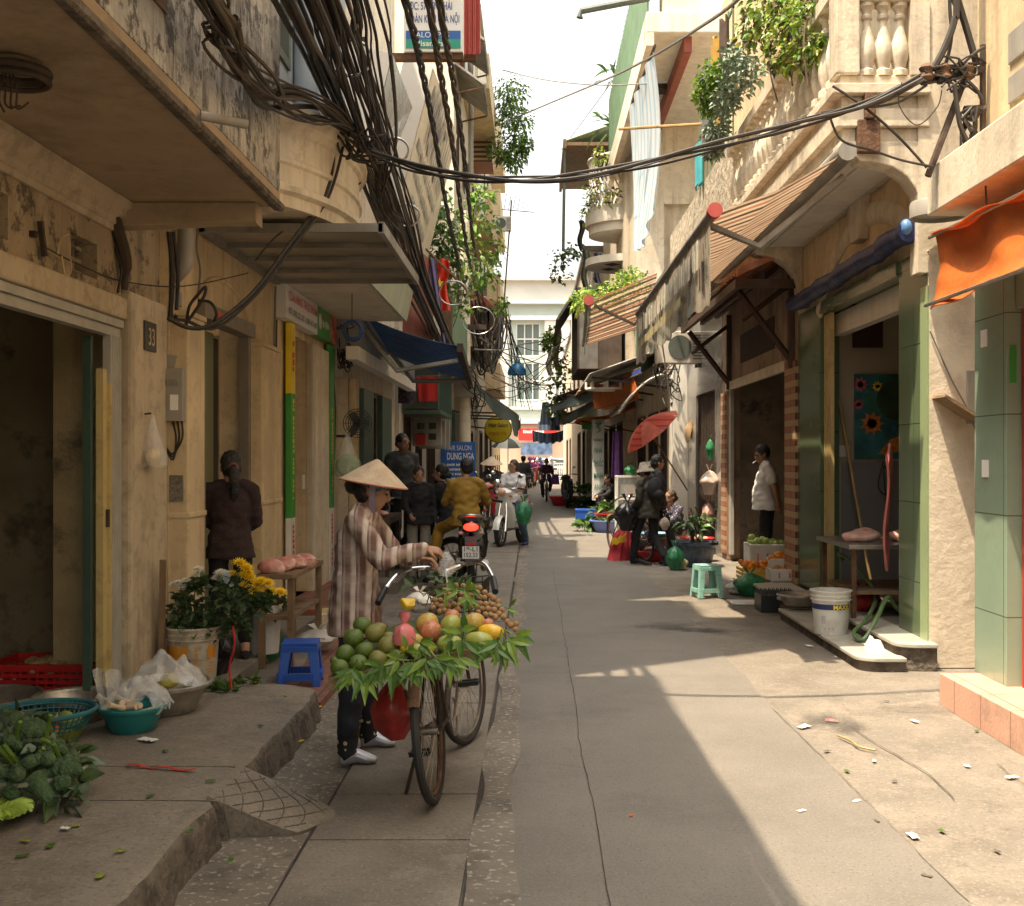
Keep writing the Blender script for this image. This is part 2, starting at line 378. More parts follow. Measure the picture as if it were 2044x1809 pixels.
m_alu = mat('dull_aluminium', (.40,.37,.32), .4, .22, 14, metal=.75, stain=((.16,.13,.1), .4, 9))
m_rust = mat('rusty_iron', (.12,.06,.03), .85, .4, 12, .5, 40)
m_rustdk = mat('dark_rusted_iron', (.055,.035,.024), .85, .4, 12, .4, 40)
m_wood = mat('weathered_wood', (.20,.125,.065), .75, .3, 6, .5, 30, streak=((.07,.045,.025), .5, 10))
m_wood_dk = mat('dark_wood', (.06,.032,.02), .6, .3, 6, .3, 30)
m_bamboo = mat('bamboo', (.36,.24,.09), .5, .2, 7)
m_pvc = mat('grey_pvc', (.30,.275,.235), .5, .12, 4, streak=((.14,.11,.08), .4, 8))
m_glass = mat('dark_window_glass', (.05,.06,.062), .08, .2, 2, spec=.8)
m_bluegrey = mat('blue_grey_paint', (.33,.38,.42), .6, .1, 3, streak=((.2,.2,.2), .4, 5))
m_greendoor = mat('green_painted_steel', (.045,.085,.06), .45, .2, 4)
m_shutter = mat('folding_gate_steel', (.40,.38,.33), .5, .15, 8)
m_yellowbar = mat('yellowed_cream_paint', (.52,.40,.17), .5, .1, 4, stain=((.2,.13,.06), .3, 7))
m_skin = mat('skin', (.42,.235,.145), .5, .08, 14)
m_skin2 = mat('tanned_skin', (.33,.17,.095), .5, .08, 14)
m_hair = mat('black_hair', (.016,.013,.011), .42, .3, 40, .6, 90)
m_hairbr = mat('brown_hair', (.055,.028,.017), .42, .3, 40, .6, 90)
m_leafdk = mat('dark_green_leaf', (.065,.11,.035), .45, .35, 22, tl=.25)
m_leaf = mat('green_leaf', (.085,.18,.025), .4, .35, 20, tl=.3)
m_leaflt = mat('light_green_leaf', (.21,.33,.05), .35, .3, 16, tl=.35)
m_leafgy = mat('blue_green_leaf', (.12,.17,.115), .5, .3, 20)
m_leafye = mat('yellow_green_leaf', (.33,.36,.06), .45, .3, 20, tl=.35)
m_twig = mat('brown_twig', (.09,.06,.035), .85, .3, 20)
m_terracotta = mat('terracotta', (.36,.15,.075), .8, .25, 7, .3, 40, stain=((.14,.09,.06), .5, 5))
m_bluepl = mat('blue_plastic', (.015,.085,.42), .35, .1, 5)
m_tealpl = mat('teal_plastic', (.02,.20,.20), .35, .15, 5)
m_mintpl = mat('mint_plastic', (.25,.50,.43), .45, .12, 6, stain=((.2,.24,.19), .5, 8))
m_redpl = mat('red_plastic', (.48,.02,.02), .4, .15, 5)
m_whitepl = mat('white_plastic', (.66,.64,.58), .4, .07, 5, stain=((.38,.31,.23), .35, 5))
m_yellowpl = mat('yellow_plastic', (.68,.42,.02), .4, .1, 5)
m_greenbag = mat('green_plastic_bag', (.06,.30,.14), .3, .4, 9, alpha=.82, tl=.35)
m_clearbag = mat('clear_plastic_bag', (.8,.8,.78), .12, .05, 6, alpha=.28, spec=.9)
m_redbag = mat('red_plastic_bag', (.46,.05,.04), .26, .35, 10, alpha=.93, tl=.2)
m_pinkbag = mat('pink_plastic_bag', (.72,.20,.20), .26, .2, 10, alpha=.9)
m_blackbag = mat('black_plastic_bag', (.015,.015,.016), .25, .3, 10)
m_styro = mat('white_foam', (.70,.68,.62), .8, .06, 5, stain=((.4,.34,.26), .4, 5))
m_meat = mat('raw_pork', (.60,.25,.20), .35, .25, 16, .3, 30, stain=((.75,.55,.45), .8, 9))
m_paper = mat('white_paper', (.78,.76,.72), .7, .04, 6)
m_signwhite = mat('sign_white', (.70,.69,.65), .45, .04, 3)
m_signgreen = mat('sign_green', (.05,.30,.05), .4, .12, 3)
m_signyellow = mat('sign_yellow', (.80,.60,.02), .4, .08, 3)
m_signred = mat('sign_red', (.60,.03,.025), .4, .1, 3)
m_signblue = mat('sign_blue', (.02,.10,.35), .4, .1, 3)
m_ink = mat('dark_ink', (.03,.035,.05), .6, .1, 3)
m_blackcloth = mat('black_cloth', (.014,.013,.015), .85, .25, 9, .3, 60)
m_jeans = mat('blue_jeans', (.06,.10,.15), .85, .3, 9, .3, 60)
m_orangetarp = mat('orange_tarpaulin', (.66,.175,.03), .55, .16, 3, .4, 9, bdist=.03, stain=((.42,.12,.03), .4, 4), tl=.35)
m_bluetarp = mat('blue_tarpaulin', (.013,.022,.09), .4, .35, 4, .5, 14, bdist=.03)
m_greytarp = mat('grey_green_tarpaulin', (.09,.105,.085), .6, .25, 3)
m_tin = mat('grey_tin_sheet', (.26,.25,.22), .55, .25, 3, metal=.3, streak=((.12,.08,.05), .6, 5))
m_tinred = mat('red_tin_sheet', (.50,.11,.09), .55, .15, 3, wave=((.36,.07,.06), 'X', 14, .35))
m_tingreen = mat('green_tin_sheet', (.12,.20,.12), .55, .15, 3)
# ---------------- the street ----------------
b = MB(); b.box(-160, 160, -30, 300, -.4, -.008); struct(b, 'ground', m_concrete)
def strip(x0, x1, y0, y1, z, wob=0, step=.25):
    """a ground sheet whose long edges wander a little"""
    n = max(2, int((y1-y0)/step)); m = MB()
    L_ = [(x0 + wob*mnoise.noise(Vector((x0*7, (y0+(y1-y0)*i/n)*1.1, 1))), y0+(y1-y0)*i/n, z) for i in range(n+1)]
    R_ = [(x1 + wob*mnoise.noise(Vector((x1*7+9, (y0+(y1-y0)*i/n)*1.1, 4))), y0+(y1-y0)*i/n, z) for i in range(n+1)]
    m.add(L_ + R_, [(i, n+1+i, n+2+i, i+1) for i in range(n)]); return m
b = strip(-.2, 1.54, -6, 80, 0, .05); struct(b, 'road', m_asphalt)
b = MB(); b.box(-60, 60, 80, 96, -.1, .03); struct(b, 'cross_street', m_asphalt)
# strip between kerb and drain, drain covers, speckled edging, joints and cracks
struct(strip(-1.6, -.955, -6, 60, -.004, .03), 'gutter', m_gutter)
b = MB()
for y0, y1 in ((-2, 1.3), (1.32, 3.0), (3.02, 4.72), (4.745, 5.37), (5.385, 7.35), (7.37, 9.2), (9.22, 11), (11.02, 14), (14.02, 19), (19.02, 30)):
    b.box(-.93, -.265, y0, y1, -.05, .014 + jit(.003))
struct(b, 'drain_covers', m_concrete)
struct(strip(-.95, -.925, -3, 30, .002, .007, .12), 'drain_joint', m_gap)
struct(strip(-.26, -.238, -3, 30, .003, .007, .12), 'drain_joint', m_gap)
struct(strip(-.225, -.1, -3, 24, .006, .09, .12), 'speckled_edging', m_gutter)
for x, a, c in ((.272, -3, 16), ):
    n = 150; m = MB(); L_ = []; R_ = []
    for i in range(n+1):
        y = a + (c-a)*i/n; xx = x + .03*mnoise.noise(Vector((0, y*.55, 3))) + .008*mnoise.noise(Vector((0, y*5, 7))); q = .0018 + .003*abs(mnoise.noise(Vector((3, y*3, 1))))
        L_.append((xx-q, y, .004)); R_.append((xx+q, y, .004))
    m.add(L_+R_, [(i, n+1+i, n+2+i, i+1) for i in range(n)]); struct(m, 'road_crack', m_gap)
m_crackdirt = mat('crack_dirt', (.075,.058,.042), 1, .4, 9)
def crack(pts, wd, nm='pavement_crack', z=.004, k=10):
    c = curve(pts, k); m = MB(); L_ = []; R_ = []
    for i, p in enumerate(c):
        t = (c[min(i+1, len(c)-1)] - c[max(i-1, 0)]).normalized(); s_ = Vector((-t.y, t.x, 0)); p = p + s_*.012*mnoise.noise(p*6)
        q = wd*.6*(.4+.9*abs(mnoise.noise(p*4))); L_.append(p - s_*q); R_.append(p + s_*q)
    L_ = [(p.x, p.y, z) for p in L_]; R_ = [(p.x, p.y, z) for p in R_]
    n = len(c)-1; m.add(L_+R_, [(i, n+1+i, n+2+i, i+1) for i in range(n)]); struct(m, nm, m_crackdirt)
crack([G(1701,1454), G(1766,1495), G(1844,1540), G(1906,1597)], .008)
crack([G(1906,1597), G(1960,1600), G(2060,1605)], .004)
crack([G(1565,1438), G(1640,1432), G(1720,1424), G(1820,1420)], .004)
crack([G(1700,1424), G(1670,1396), G(1648,1380)], .003)
crack([G(1990,1525), G(2050,1575), G(2120,1640)], .006)
crack([G(1870,1376), G(1905,1400), G(1925,1420)], .003)
crack([G(1475,1250), G(1420,1225), G(1370,1205), G(1300,1195)], .006)
crack([G(1240,1228), G(1300,1250), G(1430,1262), G(1540,1290)], .005)
crack([G(1541,1415), G(1620,1492), G(1718,1588), G(1931,1801)], .004, 'road_edge')
for yy in (9.6, 12.4, 15.6, 20.5): crack([(1.55, yy, 0), (2.0, yy+.03, 0), (2.7, yy-.02, 0)], .004)
for yy in (3.6, 5.9, 8.1, 11.3): crack([(-.1, yy, 0), (.1, yy+.05, 0), (.27, yy-.04, 0)], .003)
m_patchy = mat('dusty_margin', (.22,.185,.145), .95, .3, 4, .6, 60, stain=((.34,.30,.25), .8, 9), speck=((.45,.41,.35), .5, 30), bdist=.012)
# raised pavement by house 33, with two broken ends and a ramp between them
def kx(y): return -1.32 + .035*mnoise.noise(Vector((y*2.2, 3, 1))) + .012*mnoise.noise(Vector((y*9, 1, 1)))
def pavement(y0, y1, nm):
    n = int((y1-y0)/.06); prof = []
    m = MB()
    for i in range(n+1):
        y = y0 + (y1-y0)*i/n; x = kx(y)
        end = min(1, min(y1-y, 9)/(.22 if y1 > 6 else .05)); dx = -(.2 if y1 > 6 else .03)*(1-end)**2
        z = .17 + .006*mnoise.noise(Vector((y*3, 0, 5)))
        row = [(-6, y, z), (x-.35+dx, y, z), (x-.06+dx, y, z-.002), (x-.012+dx+.012*mnoise.noise(Vector((y*13,5,2))), y, z-.006+.005*mnoise.noise(Vector((y*9,2,2)))), (x+.004+dx, y, z-.03+.012*mnoise.noise(Vector((y*11,7,2)))), (x+.012+dx+.018*mnoise.noise(Vector((y*9, 4, 2))), y, .08), (x+.03+dx+.022*mnoise.noise(Vector((y*7, 9, 2))), y, -.01)]
        prof.append(row)
    W = 7
    m.add([p for r in prof for p in r], [(i*W+j, i*W+j+1, (i+1)*W+j+1, (i+1)*W+j) for i in range(n) for j in range(W-1)] + [tuple(range(W))[::-1] , tuple(n*W+j for j in range(W))])
    for q in range(len(m.m)):
        j = q % (W-1) if q < n*(W-1) else 5
        m.m[q] = 1 if j >= 3 else 0
    o = build(m, nm, [m_pave, m_kerb], None, 60); o['kind'] = 'structure'
pavement(-5, 4.75, 'pavement'); pavement(4.762, 5.27, 'pavement'); pavement(5.28, 7.2, 'pavement')
b = MB()
def ramp(s, t):
    y = 4.77 + .5*t; w_ = .36 + .12*math.sin(math.pi*min(1, t*1.1)); x = -1.36 + w_*s
    return (x, y + .06*s, .172*(1-s)**1.15 + .012 + .004*mnoise.noise(Vector((s*9, t*9, 2))))
b.sheet(ramp, 14, 12, .16); struct(b, 'ramp', m_pave, 50)
b = MB()
for k in range(-1, 6):
    for sg in (-1, 1):
        pts = [Vector(ramp(q, t)) + Vector((0, 0, .001)) for t in [i/14+.02 for i in range(14)] for q in [.12+.19*k+sg*.5*(t-.5)] if .05 < q < .93]
        if len(pts) > 2: b.tube(pts, .0028, 4)
struct(b, 'ramp_groove', m_kerb)
# wet stains and cement repairs on the road
def soft(name, col, am, rough=.85):
    """a stain that fades out towards its own ragged border"""
    m = mat(name, col, rough, .25, 6); t_ = m.node_tree; b_ = t_.nodes["Principled BSDF"]; tc = t_.nodes.new("ShaderNodeTexCoord"); n_ = t_.nodes.new("ShaderNodeTexNoise"); n_.inputs['Scale'].default_value = 1.9; n_.inputs['Detail'].default_value = 9; n_.inputs['Roughness'].default_value = .68
    ln = t_.nodes.new("ShaderNodeVectorMath"); ln.operation = 'LENGTH'; t_.links.new(tc.outputs['Object'], ln.inputs[0]); t_.links.new(tc.outputs['Object'], n_.inputs['Vector'])
    a = t_.nodes.new("ShaderNodeMath"); a.operation = 'MULTIPLY_ADD'; a.inputs[1].default_value = -.55; t_.links.new(ln.outputs['Value'], a.inputs[0]); t_.links.new(n_.outputs[0], a.inputs[2])
    r_ = t_.nodes.new("ShaderNodeMapRange"); r_.inputs[1].default_value = .12; r_.inputs[2].default_value = .42; r_.inputs[4].default_value = am; t_.links.new(a.outputs[0], r_.inputs[0]); t_.links.new(r_.outputs[0], b_.inputs['Alpha']); return m
def blot(u, v, rx, ry, m, nm, z, rz=0):
    o = build(MB().add([(math.cos(math.pi*i/20), math.sin(math.pi*i/20), 0) for i in range(40)], [tuple(range(40))]), nm, m); c = G(u, v); o.location = (c.x, c.y, z); o.scale = (rx, ry, 1); o.rotation_euler[2] = rz; o['kind'] = 'structure'
m_wet = soft('damp_dark_asphalt', (.05,.043,.036), .8, .55); m_patch = soft('dusty_patch', (.27,.23,.185), .6); m_tyre = soft('oily_patch', (.085,.077,.067), .55)
for k, a in enumerate(((1400,1258,.5,.25,m_wet,'wet_stain'), (1660,1240,.35,.8,m_wet,'wet_stain'), (1330,1250,.5,.4,m_tyre,'oil_stain'), (1850,1400,.6,.4,m_patch,'dusty_patch'), (1635,1436,.32,.2,m_tyre,'dirt_stain'), (1690,1448,.35,.2,m_tyre,'dirt_stain'))): blot(*a, .0045+.0004*k, k*.3)
struct(MB().box(-2.36, -1.35, 7.23, 10.6, -.05, .045), 'tiled_threshold', m_tile_red)
# ---------------- litter ----------------
def scrap(p, s, m, label, cat='litter', group=None, name='paper_scrap', seed=0):
    b = MB(); random.seed(seed + 50)
    hx = random.uniform(.7, 1.2); a = random.uniform(0, 3)
    b.sheet(lambda u, v: (p[0] + s*hx*((u-.5)*math.cos(a) - (v-.5)*math.sin(a)*.5), p[1] + s*((u-.5)*math.sin(a) + (v-.5)*math.cos(a)*.5),
            p[2] + .004 + s*.14*abs(mnoise.noise(Vector((u*3+seed, v*3, seed*.7))))), 6, 6, .0015)
    return solo(b, name, m, label, cat, group, 60)
pz = .178
scrap(G(295,1478,pz), .10, m_paper, 'crumpled white tissue on the grey pavement beside the teal basin', 'tissue', seed=3)
scrap(G(130,1655,pz), .05, m_paper, 'torn white paper scrap on the pavement under the broccoli bowl', seed=5)
scrap(G(1615,1290), .08, m_paper, 'white and lilac paper scrap in the shade left of the lower step', seed=6)
scrap(G(1668,1312), .05, m_paper, 'small torn white paper scrap close to the lower stone step', seed=7)
scrap(G(1605,1452), .09, m_signwhite, 'flattened pale paper on the broken dirt patch at the road edge', seed=8)
scrap(G(1660,1440), .09, m_pinkbag, 'crumpled pink and white wrapper on the dirt patch', 'wrapper', seed=9, name='wrapper')
scrap(G(1825,1440), .07, m_paper, 'long white paper scrap on the sunlit cement before the pink ledge', seed=10)
scrap(G(1822,1670), .07, m_signwhite, 'pale blotch of paper trodden into the sunlit road, lowest right', seed=11)
scrap(G(2020,1553), .06, m_paper, 'white paper ball by the foot of the pink ledge', seed=12)
scrap(G(1405,1182), .06, m_paper, 'tiny white paper on the shaded asphalt left of the mint stool', seed=13)
for i, (u, v, z) in enumerate(((600,1480,.02),(640,1412,.17),(510,1363,.17),(620,1743,.0),(1130,1600,0),(1380,1500,0))):
    if i < 3: scrap(G(u, v, z+.004), .04, m_yellowpl, 'fallen yellow petal on the cement near the kerb', 'petal', 'fallen yellow petals', 'petal', 20+i)
scrap(G(1260,1629), .035, m_orangetarp, 'tiny orange peel scrap on the shaded asphalt', 'peel', seed=31, name='peel')
for i, (u, v) in enumerate(((150,1650),(300,1590),(460,1720),(200,1750),(420,1560),(100,1690),(50,1680),(330,1500),(520,1450),(240,1700),(380,1660),(45,1710),(570,1390))):
    scrap(G(u, v, .175), .045, m_leaf if i % 3 else m_leafye, 'small cut leaf scrap lying on the pavement by house 33', 'leaf scrap', 'leaf scraps on the pavement', 'leaf_scrap', 40+i)
for i, (u, v) in enumerate(((1710,1600),(1750,1640),(1690,1540),(1785,1560),(1930,1530),(1650,1500),(1880,1660),(1990,1700),(1600,1620),(1850,1750),(1950,1460),(1770,1400),(1745,1520))):
    scrap(G(u, v), .04, [m_paper, m_kerb, m_leaf, m_kerb][i % 4], 'tiny scrap of dirt or paper on the sunlit cement at right', 'litter', 'scraps on the sunlit margin', 'litter_scrap', 70+i)
b = MB(); b.tube(curve([G(1672,1472)+Vector((0,0,.012)), G(1700,1485)+Vector((0,0,.015)), G(1715,1495)+Vector((0,0,.012)), G(1748,1502)+Vector((0,0,.012))], 4), .006, 5)
solo(b, 'straw', m_bamboo, 'bent pale straw lying on the dirt patch at the sunlit road edge', 'straw', None, 60)
b = MB(); b.sheet(lambda u, v: (*(G(253+165*u/1.2, 1532+10*u, .17) + Vector((0, .022*(v-.5), 0))).xy, .182+.006*math.sin(u*14)), 14, 1, .002)
solo(b, 'ribbon', m_redpl, 'strip of red plastic ribbon lying flat on the pavement', 'ribbon')
# ---------------- house 33 (nearest on the left) ----------------
XW = -2.43
h = thing('house', 'stained ochre house with overhanging mouldy concrete upper storey above an open gateway', 'house', (-2.6, 4, 0))
b = MB().wall('x', XW-.25, .25, -5, 6.73, .17, 3.08, [(2.0, 6.73, .0, 2.52), (5.03, 5.28, 2.60, 2.81), (6.0, 6.36, 2.585, 2.78)])
build(b, 'wall', m_ochre, h)
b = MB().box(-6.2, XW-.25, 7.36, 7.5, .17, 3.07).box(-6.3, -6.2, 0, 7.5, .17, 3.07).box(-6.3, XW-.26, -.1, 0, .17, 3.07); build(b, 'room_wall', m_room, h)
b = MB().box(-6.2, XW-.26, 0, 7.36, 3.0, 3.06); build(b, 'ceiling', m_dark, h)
b = MB().box(-2.86, -2.5, 6.8, 6.95, .17, 2.55); build(b, 'inner_pier', mat('yellowed_stained_plaster', (.40,.30,.15), .85, .2, 2.5, .4, 25, stain=((.09,.075,.05), .8, 2.6), streak=((.14,.1,.05), .5, 5)), h)
b = MB().box(XW-.02, XW+.045, 1.9, 6.72, 2.405, 2.53); build(b, 'lintel', m_ochre_pale, h, 0, .012)
b = MB().box(XW-.05, XW+.02, 1.9, 6.72, 2.355, 2.40).box(XW-.06, XW+.0, 1.9, 6.72, 2.30, 2.352); build(b, 'gate_track', m_shutter, h)
b = MB().prism([(XW, 2.90), (XW+.02, 2.90), (XW+.025, 2.93), (XW+.04, 2.935), (XW+.045, 2.97), (XW+.075, 2.985), (XW+.08, 3.02), (XW+.11, 3.035), (XW+.115, 3.068), (XW, 3.068)], 'y', -5, 6.6)
build(b, 'cornice', m_ochre_pale, h)
b = MB().box(XW-.06, -2.37, 6.735, 7.4, .17, 2.58); build(b, 'gate_post', m_ochre_pale, h, 0, .02)
b = MB().box(XW-.25, XW, 6.735, 7.45, 2.585, 3.07); build(b, 'wall_end', m_ochre, h)
for y0, y1, z0, z1 in ((5.03, 5.28, 2.60, 2.81), (6.0, 6.36, 2.585, 2.78)):
    b = MB(); x0, x1 = XW-.14, XW-.09; yc, zc = (y0+y1)/2, (z0+z1)/2
    for t in (.0, .32, .68): b.box(x0, x1, y0+(y1-y0)*t, y0+(y1-y0)*t+.025, z0, z1)
    for t in (.1, .45, .8): b.box(x0+.004, x1+.003, y0, y1, z0+(z1-z0)*t, z0+(z1-z0)*t+.022)
    build(b, 'vent_block', m_ochre, h); build(MB().box(XW-.24, XW-.2, y0, y1, z0, z1), 'vent_back', m_dark, h)
b = MB().box(XW, -1.5, -5, 6.75, 3.075, 3.16); build(b, 'overhang_slab', m_soffit, h)
b = MB().prism([(-1.535, 3.058), (-1.49, 3.05), (-1.475, 3.06), (-1.475, 3.09), (-1.535, 3.074)], 'y', -5, 6.76); build(b, 'drip_edge', m_kerb, h)
b = MB().wall('x', -1.66, .16, -5, 6.75, 3.165, 8.0, [(3.35, 4.65, 3.40, 4.9)]); build(b, 'upper_wall', m_mould, h)
b = MB().box(-7, -1.665, -5, 6.74, 3.17, 7.98); build(b, 'upper_block', m_mould, h)
f = MB()
for a, c, d, e in ((3.35, 3.42, 3.40, 4.9), (4.58, 4.65, 3.40, 4.9), (3.42, 4.58, 3.40, 3.47), (3.96, 4.02, 3.47, 4.9)): f.box(-1.6, -1.49, a, c, d, e)
wf = build(f, 'window', m_rust, h); build(MB().box(-1.655, -1.64, 3.36, 4.64, 3.41, 4.89), 'pane', m_glass, wf)
b = MB().prism([(XW, 2.93), (-1.85, 2.955), (-1.62, 2.96), (-1.60, 2.945), (-1.6, 3.073), (XW, 3.073)], 'y', 6.60, 6.745); build(b, 'end_beam', m_soffit, h, 0, .008)
# folding gate, part of the house
g = MB()
for i in range(6): g.box(-2.47 + .004*(i % 2), -2.425, 6.55+.03*i, 6.55+.03*i+.02, .17, 2.30)
fg = build(g, 'folding_gate', m_shutter, h)
build(MB().box(-2.475, -2.435, 6.46, 6.52, .17, 2.1).box(-2.45, -2.415, 6.52, 6.545, .17, 2.02), 'gate_stile', m_yellowbar, fg)
build(MB().box(-2.535, -2.49, 6.42, 6.455, .17, 2.28), 'gate_edge', m_greendoor, fg)
build(MB().box(-2.44, -2.418, 6.5, 6.555, 1.20, 1.30), 'gate_lock', m_rustdk, fg)
# ring lamp under the overhang
t = thing('ring_lamp', 'dark round ring lamp with dangling wires under the overhanging ceiling', 'lamp', (-1.93, 4.25, 2.96))
build(MB().torus((-1.93, 4.25, 3.03), .115, .018, 32, 8).torus((-1.93, 4.25, 3.0), .118, .012, 32, 8), 'lamp_rim', m_rustdk, t, 1)
build(MB().lathe([(0, 3.065), (.1, 3.066), (.112, 3.05)], (-1.93, 4.25, 0), 28), 'lamp_bowl', mat('dusty_lamp_glass', (.20,.165,.11), .3), t, 1)
b = MB()
for i in range(4): b.tube(curve([(-1.95+.01*i, 4.2, 3.02), (-1.955+.02*i, 4.19, 2.96), (-1.965+.022*i, 4.2, 2.91-.01*i), (-1.95+.03*i, 4.21, 2.87+.012*i)], 5), .004, 5)
build(b, 'loose_wire', m_rustdk, t, 1)
solo(MB().loft([P(400,231,5.1), P(494,249,5.2)], .022, 10), 'drain_spout', m_pvc, 'short grey drain spout poking from the mouldy upper wall', 'pipe', None, 1)
t = thing('house_number_plate', 'dark square house number plate reading 33 on the gate post', 'number plate', (-2.36, 7.0, 2.2))
build(MB().box(-2.37, -2.355, 6.935, 7.14, 2.25, 2.43), 'plate', mat('slate_plate', (.055,.05,.042), .6), t, 0, .004)
lettering('33', t, mat('plate_figures', (.5,.4,.25), .6), (-2.354, 6.98, 2.285), (0, 1, 0), (0, 0, 1), .11, width=.11)
t = thing('hanging_bag', 'clear plastic bag of pale buns hanging from a nail on the gate post', 'bag', (-2.33, 6.97, 1.5))
rb = MB().ell((-2.325, 6.98, 1.60), (.04, .075, .06), 14, 10); build(rb, 'buns', mat('pale_dough', (.62,.45,.2), .7, .15, 20, .5, 30), t, 1)
build(MB().lathe([(.085, -.08), (.09, -.02), (.06, .06), (.03, .14), (.008, .235)], (-2.325, 6.98, 1.62), 14), 'plastic_bag', m_clearbag, t, 1)
build(MB().tube([(-2.37, 6.96, 1.86), (-2.33, 6.96, 1.865)], .006), 'nail', m_rustdk, t)
# pipes and meter box in the corner
t = thing('drain_pipe', 'thick grey plastic downpipe with an elbow in the corner beside the gate post', 'pipe', (-2.4, 7.55, .2))
build(MB().loft(curve([(-2.40, 7.58, .2), (-2.40, 7.58, 2.70), (-2.39, 7.57, 2.78), (-2.30, 7.52, 2.86), (-2.29, 7.52, 2.94), (-2.29, 7.52, 3.3)], 5), .055, 12), 'pipe', m_pvc, t, 1)
build(MB().lathe([(.058, 0), (.064, 0), (.064, .09), (.058, .09)], (-2.40, 7.58, 2.6), 14), 'pipe_joint', m_pvc, t, 1)
for i, x in enumerate((-2.36, -2.33)):
    solo(MB().tube(curve([(x, 7.42+.02*i, 2.5), (x+.01, 7.43+.02*i, 2.8), (x-.01, 7.42, 3.06)], 4), .016-.004*i, 8), 'conduit', m_cable, ['thick black conduit rising beside the downpipe','thinner black conduit nearest the gate post top'][i], 'conduit', None, 1)
solo(MB().loft(curve([(XW+.01, 6.5, 3.06), (XW+.03, 6.6, 2.9), (XW+.05, 6.66, 2.75), (XW+.03, 6.7, 2.58)], 4), [.045]+[.038]*9+[.02]*3, 8), 'charred_pipe', m_rustdk, 'blackened stub of pipe under the overhang beam end', 'pipe', None, 1)
solo(MB().obox((XW+.03, 5.58, 2.665), .012, .012, .085, (R(18), 0, 0)).box(XW, XW+.03, 5.5, 5.53, 2.66, 2.69), 'wall_hook', m_rustdk, 'rusty iron hook on the wall above the gate lintel', 'hook')
solo(MB().tube(curve([(XW+.03, 5.6, 2.63), (XW+.03, 6.0, 2.615), (XW+.02, 6.7, 2.63), (-2.3, 7.5, 2.72), (-2.1, 8.4, 2.95)], 8), .004, 4), 'thin_wire', m_cable, 'thin wire strung from the wall hook past the vent block', 'wire', None, 1)
solo(MB().tube(curve([(XW+.035, 5.75, 2.62), (XW+.04, 5.78, 2.7), (XW+.05, 5.85, 2.74)], 4), .004, 4).tube(curve([(XW+.035, 5.8, 2.62), (XW+.04, 5.83, 2.53), (XW+.05, 5.88, 2.55), (XW+.04, 5.9, 2.62)], 4), .004, 4), 'wire_tail', m_yellowbar, 'curl of yellow wire tied round the thin line above the lintel', 'wire', None, 1)
# ---------------- cream house with arched door and rounded balcony ----------------
XC = -2.37
h = thing('house', 'cream plastered house with an arched doorway, rounded balcony and blue-grey upper floors', 'house', (-3, 9, 0))
b = MB().wall('x', XC-.22, .22, 7.42, 10.44, 0, 3.9, [(8.05, 9.42, .0, 2.68)]); build(b, 'wall', m_cream, h)
build(MB().box(XC-.02, -2.25, 7.44, 7.82, .1, 2.52), 'door_pillar', m_cream, h, 0, .01)
build(MB().box(XC-.02, -2.25, 9.48, 10.2, .1, 2.52), 'door_pillar', m_cream, h, 0, .01)
for y0, y1 in ((7.43, 7.83), (9.47, 10.21)):
    
    for z in (2.52, 1.2): build(MB().box(XC-.02, -2.238, y0, y1, z, z+.035), 'pillar_band', m_cream, h, 0, .006)
b = MB(); pts = []
for i in range(25):
    a = math.pi*i/24; pts.append((XC, 8.74 - .82*math.cos(a), 2.52 + .42*math.sin(a)))
b.loft(pts, .022, 8, (1, 0, 0)); build(b, 'arch_moulding', m_cream, h, 1)
fr = MB().box(-2.41, -2.33, 8.05, 8.12, .2, 2.62).box(-2.41, -2.33, 9.34, 9.42, .2, 2.62).box(-2.42, -2.30, 8.0, 9.45, 2.58, 2.69)
d = build(fr, 'door_frame', mat('brown_grey_frame', (.20,.165,.12), .6, .2, 6), h)
build(MB().box(-2.56, -2.5, 8.12, 8.92, .2, 2.56), 'door', mat('olive_door', (.15,.145,.06), .45, .15, 2), d)
build(MB().box(-2.9, -2.58, 8.9, 9.34, .2, 2.56), 'painted_dark_gap', m_dark, d)  # solid near-black box: the doorway's shade put into the colour
build(MB().box(-2.302, -2.294, 8.28, 8.52, 2.615, 2.655), 'red_sticker', m_signred, d)
build(MB().box(-2.6, -1.98, 7.42, 10.44, -.02, .15).box(-1.98, -1.72, 7.55, 10.3, -.02, .07), 'doorstep', m_concrete, h, 0, .012)
# rounded balcony
def arcp(a, grow=0): return (XC + (1.0+grow)*math.cos(a), 8.8 + (1.6+grow)*math.sin(a))
b = MB(); prof = [(0, 3.28), (.0, 3.36), (.04, 3.38), (.04, 3.42), (.0, 3.44), (.0, 3.56), (.02, 3.575), (.02, 3.60), (0, 3.62), (0, 3.78), (.025, 3.80), (.03, 3.83), (.06, 3.85), (.065, 3.90), (.09, 3.915), (.09, 3.955), (-.1, 3.955)]
N = 32; vs = []
for g_, z in prof:
    for i in range(N+1):
        x, y = arcp(-math.pi/2 + math.pi*i/N, g_); vs.append((x, y, z))
k = len(prof); b.add(vs, [(i*(N+1)+j, i*(N+1)+j+1, (i+1)*(N+1)+j+1, (i+1)*(N+1)+j) for i in range(k-1) for j in range(N)])
b.add([(XC-.02, 8.8, 3.28)] + [(*arcp(-math.pi/2 + math.pi*i/N), 3.28) for i in range(N+1)], [(0, i+2, i+1) for i in range(N)])
build(b, 'balcony', m_cream_pale, h, 35)
